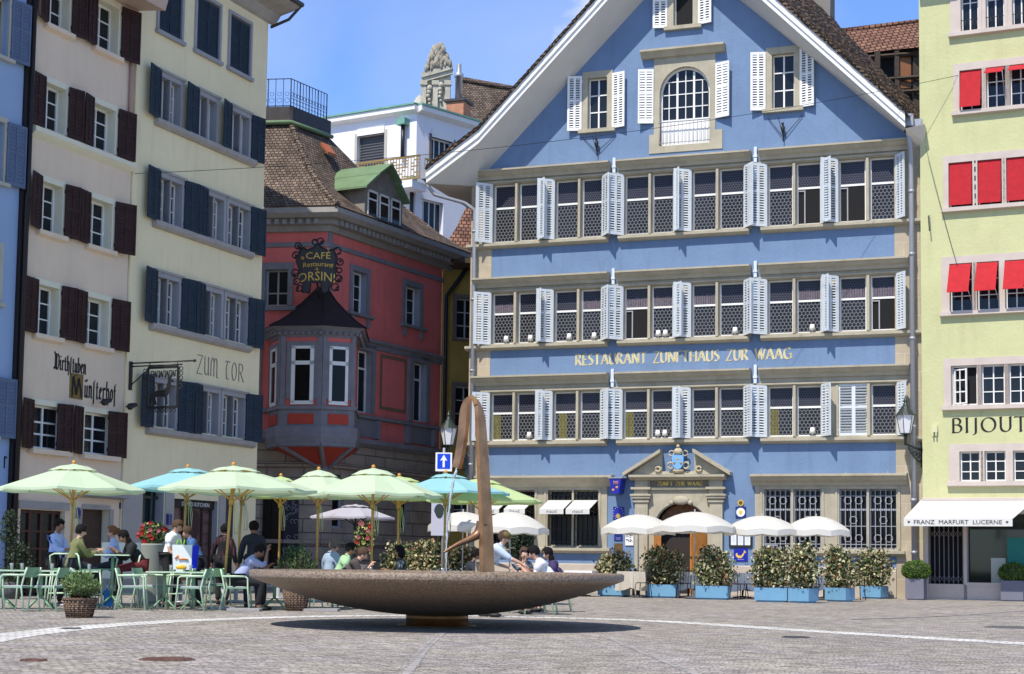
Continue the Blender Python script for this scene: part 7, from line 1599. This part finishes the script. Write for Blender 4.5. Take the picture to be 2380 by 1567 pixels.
# white clothed tables and chairs before the blue house
cloth = M_('white tablecloth', (.80, .80, .80), .85, .03, 3); beige = M_('beige tablecloth', (.48, .43, .35), .85, .05, 3)
def cloth_table(lb, px_, Y, mat, w=.42, h=.78):
    p = at(px_, 1300, Y); t = T('cloth_table', lb, 'table', (p.x, Y, 0), random.uniform(-.3, .3), 'clothed tables before the blue house'); m = MB().box(-w, w, -w, w, h-.02, h); m.build('tabletop', white, t); n = 48; m = MB(); top = []; low = []
    for k in range(n):
        a = 2*PI*k/n; c_, s_ = math.cos(a), math.sin(a); q = w*1.02/max(abs(c_), abs(s_)); f = .02*math.sin(k*2.1)+.03*math.sin(k*.9); top.append((c_*q, s_*q, h+.004)); low.append((c_*(q*1.08+f), s_*(q*1.08+f), h-.48-.1*abs(math.sin(2*a))))
    m.add(top+low, [(k, k+n, (k+1) % n+n, (k+1) % n) for k in range(n)]+[tuple(range(n))], sm=False); m.build('tablecloth', mat, t)
    m = MB().tube([(0, 0, .03), (0, 0, h-.03)], .03, 6); m.build('pedestal', iron, t); m = MB()
    for k in range(4): a = k*PI/2; m.tube([(0, 0, .05), (.3*math.cos(a), .3*math.sin(a), .02)], .02, 5)
    m.build('foot', iron, t)
random.seed(31)
for px_, Y, mt, lb in ((1352, 49, cloth, 'white clothed table left of the first sky blue planter'), (1472, 48.6, beige, 'beige clothed table between the first two sky blue planters'), (1600, 49, cloth, 'white clothed table showing between the second and third planters'), (1726, 49.5, cloth, 'white clothed table between the third and the widest planter'), (1835, 50, cloth, 'white clothed table behind the widest planter'), (1915, 50.2, cloth, 'white clothed table behind the corner turned planters')):
    cloth_table(lb, px_, Y, mt)
def bistro_proto():
    t = T('bistro_chair', 'x', 'chair'); m = MB().lathe([(.2, .44), (.2, .465)], n=16); m.build('seat', iron, t)
    for sx in (-1, 1):
        for s in (-1, 1): m = MB().tube([(sx*.21, s*.19, 0), (sx*.16, s*.15, .45)], .013, 5); m.build('leg', iron, t)
    m = MB().tube([(-.17, -.16, .45), (-.22, -.17, .8), (-.23, 0, .9), (-.22, .17, .8), (-.17, .16, .45)], .013, 5)
    for s in (-.08, 0, .08): m.tube([(-.19, s, .46), (-.23, s, .86)], .008, 4)
    m.build('backrest', iron, t); return t
BP_ = bistro_proto(); bu = []
for px_, Y, rz, lb in ((1312, 48.6, 20, 'black bistro chair left of the small white clothed table by the bowl tip'), (1495, 47.8, 150, 'black bistro chair between the first two planters'), (1590, 47.9, 100, 'black bistro chair between the second and third planters'), (1718, 48.0, 30, 'black bistro chair just right of the third planter'), (1745, 48.3, 160, 'black bistro chair left of the widest planter'), (1915, 49, 80, 'black bistro chair between the two first corner turned planters'), (1992, 49.2, 100, 'black bistro chair between the last two planters')):
    put(BP_, bu, px_, 0, rz, lb, 'black bistro chairs before the blue house', Y)
p = at(1792, 1275, 47.6); t = T('card_holder', 'printed card hanging from the third parasol over the planters', 'card', (p.x, 47.6, p.z)); m = MB().box(-.22, .2, -.01, .01, -.14, .12); bd_ = m.build('card', white, t); m = MB()
for k in range(3): m.box(-.16+k*.12, -.08+k*.12, -.014, -.0105, -.06, .08)
m.build('photos', M_('maroon print', (.25, .05, .05), .5), bd_)
m = MB().tube([(0, 0, .12), (-.12, .2, .6)], .006, 4); m.build('cord', iron, t)
# ================================================================== PEOPLE
skinL = M_('fair skin', (.58, .34, .24), .55, spec=.3); skinD = M_('tanned skin', (.30, .15, .09), .55, spec=.3)
hairD = M_('black hair', (.010, .008, .008), .85, .3, 30, spec=.15); hairB = M_('brown hair', (.07, .035, .018), .85, .3, 30); hairR = M_('auburn hair', (.18, .07, .03), .85, .3, 30); hairG = M_('grey brown hair', (.13, .10, .08), .85, .3, 30)
eyeM = M_('dark eyes', (.01, .01, .01), .2); lipM = M_('lips', (.35, .12, .10), .5)
def ik(a, c, l1, l2, pole):
    d = c-a; L = d.length
    if L > (l1+l2)*.995: c = a+d*((l1+l2)*.995/L); d = c-a; L = d.length
    x = (l1*l1-l2*l2+L*L)/(2*L); h = math.sqrt(max(0, l1*l1-x*x)); u = d/L; p = (pole-u*pole.dot(u)).normalized(); return a+u*x+p*h, c
def skinmesh(name, verts, edges, mat, parent, sub=1, root=0):
    me = bpy.data.meshes.new(name); me.from_pydata([tuple(v[0]) for v in verts], edges, []); o = bpy.data.objects.new(name, me); COL.objects.link(o)
    md = o.modifiers.new('s', 'SKIN'); md.use_smooth_shade = True; md.branch_smoothing = .4
    for sv, v in zip(me.skin_vertices[0].data, verts): sv.radius = (v[1], v[2] if len(v) > 2 else v[1])
    me.skin_vertices[0].data[root].use_root = True
    o.modifiers.new('u', 'SUBSURF').levels = sub; o.modifiers['u'].render_levels = sub
    dg = bpy.context.evaluated_depsgraph_get(); nm = bpy.data.meshes.new_from_object(o.evaluated_get(dg)); bpy.data.objects.remove(o); nm.name = name
    nm.materials.clear(); nm.materials.append(mat)
    for p in nm.polygons: p.use_smooth = True
    r = bpy.data.objects.new(name, nm); COL.objects.link(r); r.parent = parent; return r
def person(lb, hx, hy, Y, rz, pose='sit', lean=10, head=0, top=None, bottom=None, hair=hairD, skin=skinL, hairstyle='short', rh=None, lh=None, sleeve=.5, cap=None, seat=.47, turn=0, legs=None, coat=False, female=False):
    V = Vector; ph = {'sit': seat+.09, 'stand': .95}[pose]
    s, c = math.sin(R(lean)), math.cos(R(lean))
    def T_(x, y, z): return V((x*c+z*s, y, ph-x*s+z*c))       # torso frame, origin at the pelvis
    P = T_(0, 0, 0); ab = T_(.0, 0, .13); ch = T_(.01, 0, .30); up = T_(0, 0, .42); nk = T_(0, 0, .495)
    hp = R(lean*.45+head); hf = V((math.cos(hp), 0, -math.sin(hp))); hu = V((math.sin(hp), 0, math.cos(hp)))
    if turn: q = Matrix.Rotation(R(turn), 3, 'Z'); hf = q@hf; hu = q@hu
    hb = nk+hu*.05; HC = nk+hu*.118+hf*.024
    sw = .165 if female else .185
    verts = []; edges = []
    def av(p, r, r2=None, link=None):
        verts.append((p, r) if r2 is None else (p, r, r2)); i = len(verts)-1
        if link is not None: edges.append((link, i))
        return i
    i0 = av(P, .125); i1 = av(ab, .115, None, i0); i2 = av(ch, .105, None, i1); i3 = av(up, .058, None, i2); i4 = av(nk, .052, None, i3)
    i5 = av(nk+hu*.05+hf*.012, .062, None, i4); i6 = av(HC+hu*.01, .088, None, i5); i7 = av(HC+hu*.085-hf*.012, .062, None, i6)
    av(HC+hf*.105-hu*.015, .014, None, i6)                                    # nose
    sd = hf.cross(hu)
    for k in (-1, 1): av(HC+sd*.092*k-hu*.01, .014, None, i6)                     # ears
    arms = []
    for k, tgt in ((1, lh), (-1, rh)):
        sh = T_(0, sw*k, .39); tgt = V(tgt) if tgt else (V((.30, .16*k, .78)) if pose == 'sit' else T_(.10, .27*k, -.12))
        el, wr = ik(sh, tgt, .285, .25, V((-.28, .22*k, -1))); j = av(sh, .044, None, i3); j1 = av(sh.lerp(el, .5), .040, None, j); j2 = av(el, .040, None, j1); j3 = av(el.lerp(wr, .45), .037, None, j2); j4 = av(wr, .026, None, j3)
        d = (wr-el).normalized(); sdv = V((-d.y, d.x, 0)); sdv = sdv.normalized() if sdv.length > .1 else V((0, 1, 0)); dn = d.cross(sdv)
        if dn.z > 0: dn = -dn
        pm = av(wr+d*.055, .034, .02, j4)
        for f_, (o_, ln) in enumerate(((-.03, .068), (-.010, .078), (.010, .074), (.03, .058))):
            k1 = av(wr+d*.095+sdv*o_, .0095, None, pm); k2 = av(wr+d*(.095+ln*.5)+sdv*o_*1.05+dn*.012, .0085, None, k1); av(wr+d*(.095+ln*.85)+sdv*o_*1.05+dn*.038, .0075, None, k2)
        k1 = av(wr+d*.055+sdv*.045*k+dn*.01, .0105, None, pm); av(wr+d*.095+sdv*.055*k+dn*.022, .009, None, k1)
        arms.append((sh, el, wr))
    legj = []
    for k in (1, -1):
        hj = P+V((0, .095*k, -.02))
        if legs: ft = V(legs[0 if k == 1 else 1])
        elif pose == 'sit': ft = V((.42, .13*k, .07+max(0, seat-.5)*.9))
        else: ft = V((.0+.06*k, .11*k, .07))
        kn, an = ik(hj, ft, .45, .44, V((1, .1*k, .35))); a_ = av(hj, .098, None, i0); b0 = av(hj.lerp(kn, .5), .078, None, a_); b_ = av(kn, .058, None, b0); b1 = av(kn.lerp(an, .35), .054, None, b_); c_ = av(an, .036, None, b1); av(an+V((.12, .01*k, -.045)), .034, .026, c_); legj.append((hj, kn, an))
    # scale from the head height seen in the photograph
    Hw = at(hx, hy, Y); sc_ = max(.86, min(1.14, Hw.z/HC.z)); q = Matrix.Rotation(R(rz), 3, 'Z'); off = q@(HC*sc_)
    t = T('person', lb, 'person', (Hw.x-off.x, Y-off.y, 0), R(rz)); t.scale = (sc_,)*3
    bo = skinmesh('body', verts, edges, skin, t, 1); bo.data.materials.append(top); bo.data.materials.append(bottom)
    segs = [(T_(0, 0, -.02), T_(0, 0, .47), .19, 1)]
    for sh, el, wr in arms:
        segs.append((sh, sh.lerp(el, .62 if sleeve <= .5 else 1), .085, 1))
        if sleeve > .5: segs.append((el, el.lerp(wr, min(.85, (sleeve-.5)*1.9)), .075, 1))
    for hj, kn, an in legj: segs += [(hj, kn, .14, 2), (kn, an+V((0, 0, .04)), .10, 2)]
    for p in bo.data.polygons:
        c_ = p.center
        for a_, b_, r_, mi in segs:
            ab_ = b_-a_; u_ = (c_-a_).dot(ab_)/ab_.length_squared
            if -.02 <= u_ <= 1.0 and (a_+ab_*u_-c_).length < r_: p.material_index = mi; break
    # top
    tv = []; te = []
    def bv(p, r, link=None):
        tv.append((p, r)); i = len(tv)-1
        if link is not None: te.append((link, i))
        return i
    a0 = bv(T_(0, 0, -.10 if not coat else -.16), .155 if not coat else .175); a1 = bv(T_(0, 0, .02), .145, a0); a2 = bv(T_(.0, 0, .15), .135, a1); a3 = bv(T_(.0, 0, .30), .150, a2); a4 = bv(T_(0, 0, .425), .118, a3); a5 = bv(T_(0, 0, .48), .085, a4); bv(T_(0, 0, .525), .060, a5)
    for k, (sh, el, wr) in zip((1, -1), arms):
        b_ = bv(sh+V((0, 0, .012)), .098, a4); b1 = bv(sh.lerp(el, .55), .073, b_)
        if sleeve > .5: b2 = bv(el, .062, b1); b3 = bv(el.lerp(wr, min(.9, (sleeve-.5)*2)), .048, b2)
    skinmesh('shirt' if not coat else 'jacket', tv, te, top, t, 1)
    tv = []; te = []
    a0 = bv(T_(0, 0, .0), .135); 
    for hj, kn, an in legj: b_ = bv(hj, .115, a0); b1 = bv(hj.lerp(kn, .5), .092, b_); b2 = bv(kn, .075, b1); b3 = bv(kn.lerp(an, .5), .068, b2); bv(an+V((0, 0, .02)), .060, b3)
    skinmesh('trousers', tv, te, bottom, t, 1)
    for hj, kn, an in legj:
        m = MB().ball((an.x+.06, an.y, an.z-.03), .06, 10, 6, sq=(2.1, .85, .75)); m.build('shoe', blackp, t)
    # hair and face
    Mh = Matrix.Translation(HC)@Matrix((( hf.x, sd.x, hu.x, 0), (hf.y, sd.y, hu.y, 0), (hf.z, sd.z, hu.z, 0), (0, 0, 0, 1)))
    m = MB(); n, mm = 18, 12; rr = .112
    for i in range(mm+1):
        for k in range(n):
            th = PI*i/mm; a = 2*PI*k/n; x, y, z = math.sin(th)*math.cos(a), math.sin(th)*math.sin(a), math.cos(th); r_ = rr*(1+.05*math.sin(a*5+i)*math.sin(th)); m.v.append((x*r_*1.04-.020, y*r_*.92, z*r_*1.06+.038))
    for i in range(mm):
        for k in range(n):
            a = 2*PI*(k+.5)/n; th = PI*(i+.5)/mm; x = math.sin(th)*math.cos(a); z = math.cos(th)
            if (x > .35 and z < .42) or (z < -.30 and x > -.25) or z < -.72: continue
            m.f.append([i*n+k, (i+1)*n+k, (i+1)*n+(k+1) % n, i*n+(k+1) % n]); m.m.append(0); m.sm.append(True)
    if hairstyle == 'long': m.ball((-.045, 0, -.10), .085, 12, 8, sq=(.75, 1.15, 1.9))
    if hairstyle == 'tail': m.ball((-.14, 0, .03), .045, 10, 7, sq=(1, 1, 1.3)); m.ball((-.15, 0, -.06), .035, 10, 7, sq=(.8, 1, 2))
    if hairstyle == 'full': m.ball((-.03, 0, .02), .125, 14, 9, sq=(.95, 1.05, 1.1)) if False else m.ball((-.05, 0, -.01), .115, 14, 9, sq=(.8, 1.1, 1.15))
    m.xf(Mh); m.build('hair', hair, t)
    m = MB()
    for k in (-1, 1): m.ball((.088, .032*k, .012), .0095, 8, 5)
    m.xf(Mh); m.build('eyes', eyeM, t)
    m = MB().ball((.086, 0, -.055), .018, 8, 5, sq=(.35, 1, .35)); m.xf(Mh); m.build('mouth', lipM, t)
    if cap: m = MB(); m.ball((-.005, 0, .065), .112, 14, 8, sq=(1, .92, .75)); m.ball((.12, 0, .055), .07, 12, 5, sq=(1, .9, .12)); m.xf(Mh); m.build('cap', cap, t)
    return t
shb = M_('light blue shirt cloth', (.42, .52, .86), .85, .05, 5, .3, 20); shw = M_('white shirt cloth', (.80, .80, .82), .85, .04, 5, .3, 20); oliv = M_('olive green jacket', (.16, .17, .065), .9, .12, 6, .4, 20); navy = M_('dark navy cloth', (.016, .018, .03), .85, .2, 5); blackc = M_('black cloth', (.010, .010, .012), .85, .2, 5); burg = M_('dark red trousers', (.13, .012, .016), .85); steel = M_('steel blue shirt', (.32, .40, .50), .85, .06, 6, .3, 20)
mint = M_('mint green vest', (.36, .58, .32), .85); brownp = M_('taupe pullover', (.075, .06, .055), .9); purp = M_('dark purple top', (.045, .03, .10), .85); blu = M_('denim blue shirt', (.06, .14, .36), .85); floral = brickmat('dark floral print', (.02, .04, .08), (.22, .28, .26), (.01, .015, .03), .05, .04, .01, bump=0, noisemix=.6, objc=True)
check = brickmat('dark red checked cloth', (.05, .015, .025), (.14, .035, .05), (.012, .01, .012), .07, .07, .02, bump=0, offset=0, objc=True)
stripe = brickmat('blue striped shirt', (.40, .44, .66), (.48, .52, .70), (.24, .26, .42), .02, 3, .005, bump=0, objc=True, noisemix=.1)
person('man in a light blue shirt standing before the dark glass doors and holding a phone', 139, 1224, 32.3, -15, 'stand', 4, 12, shb, blackc, hairD, skinD, sleeve=.8, rh=(.38, -.08, 1.12), lh=(.36, .08, 1.14))
person('person in an olive green jacket seated at the high bar table, seen from behind', 190, 1237, 31.2, 38, 'sit', 14, 6, oliv, navy, hairD, skinL, sleeve=.95, seat=.77, rh=(.45, -.14, 1.10), lh=(.45, .16, 1.10), coat=True)
person('woman with tied auburn hair in a blue blouse facing left at the bar table', 259, 1239, 33.0, 190, 'sit', 8, 4, shb, navy, hairR, skinL, 'tail', sleeve=.6, seat=.77, rh=(.40, -.1, 1.1), lh=(.38, .1, 1.1), female=True)
person('woman with long black hair leaning her arms on the bar table in a black top', 287, 1250, 31.8, 205, 'sit', 32, 20, blackc, burg, hairD, skinD, 'long', sleeve=.95, seat=.77, rh=(.50, -.10, 1.10), lh=(.50, .12, 1.10), female=True)
person('man in a white shirt with sunglasses standing behind the shopping bag', 413, 1226, 32.8, -20, 'stand', 12, 22, shw, blackc, hairB, skinL, sleeve=.45, rh=(.36, -.1, .98), lh=(.36, .12, 1.0))
person('man in a denim blue shirt half hidden by the umbrella pole', 434, 1240, 33.8, 190, 'stand', 22, 14, blu, navy, hairB, skinL, sleeve=.6, rh=(.4, -.12, 1.0), lh=(.4, .12, 1.0))
person('man in a dark red checked shirt standing with his back to the square', 524, 1234, 35.2, 80, 'stand', 8, 8, check, blackc, hairD, skinD, sleeve=.9)
person('man in a dark suit with white collar, seen from behind beside the restaurant wall', 590, 1228, 33.4, 100, 'stand', 3, 4, navy, navy, hairD, skinD, sleeve=1.0, coat=True)
person('seated man in a striped blue shirt leaning forward with his hand at his mouth', 604, 1284, 31.4, 5, 'sit', 34, 22, stripe, blackc, hairD, skinD, sleeve=.7, rh=(.50, -.03, 1.05), lh=(.50, .12, .78), legs=((.42, .14, .07), (.36, -.12, .07)))
person('grey haired diner in a light steel blue shirt seen from behind', 778, 1272, 35.4, 50, 'sit', 10, 14, steel, navy, hairG, skinL, sleeve=.9)
person('black haired diner with a mint green vest facing right', 816, 1279, 34.2, 12, 'sit', 22, 16, mint, navy, hairD, skinD, sleeve=.4)
person('diner in a taupe pullover bent over the table facing right', 844, 1290, 33.2, 6, 'sit', 40, 14, brownp, navy, hairB, skinL, sleeve=.95, rh=(.52, -.08, .80), lh=(.5, .1, .80))
person('woman with full black hair in a dark floral top facing left', 926, 1284, 34.1, 185, 'sit', 6, 8, floral, navy, hairD, skinD, 'full', sleeve=.6, female=True)
person('waiter in a cap and pale blue shirt leaning over and reaching across the table', 1173, 1252, 29.4, -8, 'stand', 42, -4, M_('pale blue shirt', (.55, .63, .74), .85, .04, 6), M_('beige trousers', (.30, .25, .18), .85), hairB, skinL, sleeve=.6, rh=(.80, -.12, .93), lh=(.42, .20, .90), cap=M_('olive cap', (.14, .11, .03), .8), legs=((-.05, .12, .07), (.18, -.12, .07)))
person('guest with glasses and dark hair facing the camera beside the waiter', 1219, 1289, 33.4, -70, 'sit', 10, 6, M_('slate top', (.10, .13, .16), .85), navy, hairB, skinL, 'long', sleeve=.5, rh=(.3, -.05, .98), lh=(.3, .1, .8), female=True)
person('guest in a white T shirt leaning forward with black hair, facing left', 1240, 1288, 31.2, 172, 'sit', 34, 12, shw, navy, hairD, skinL, sleeve=.3, rh=(.50, -.1, .80), lh=(.52, .1, .80))
person('guest in a dark purple top behind the one in the white T shirt', 1272, 1290, 33.0, 178, 'sit', 26, 12, purp, navy, hairD, skinL, 'long', sleeve=.3, female=True)
person('person in a dark navy top half hidden by the base of the copper spout', 1108, 1292, 33.2, 20, 'sit', 18, 10, navy, navy, hairD, skinD, sleeve=.9)
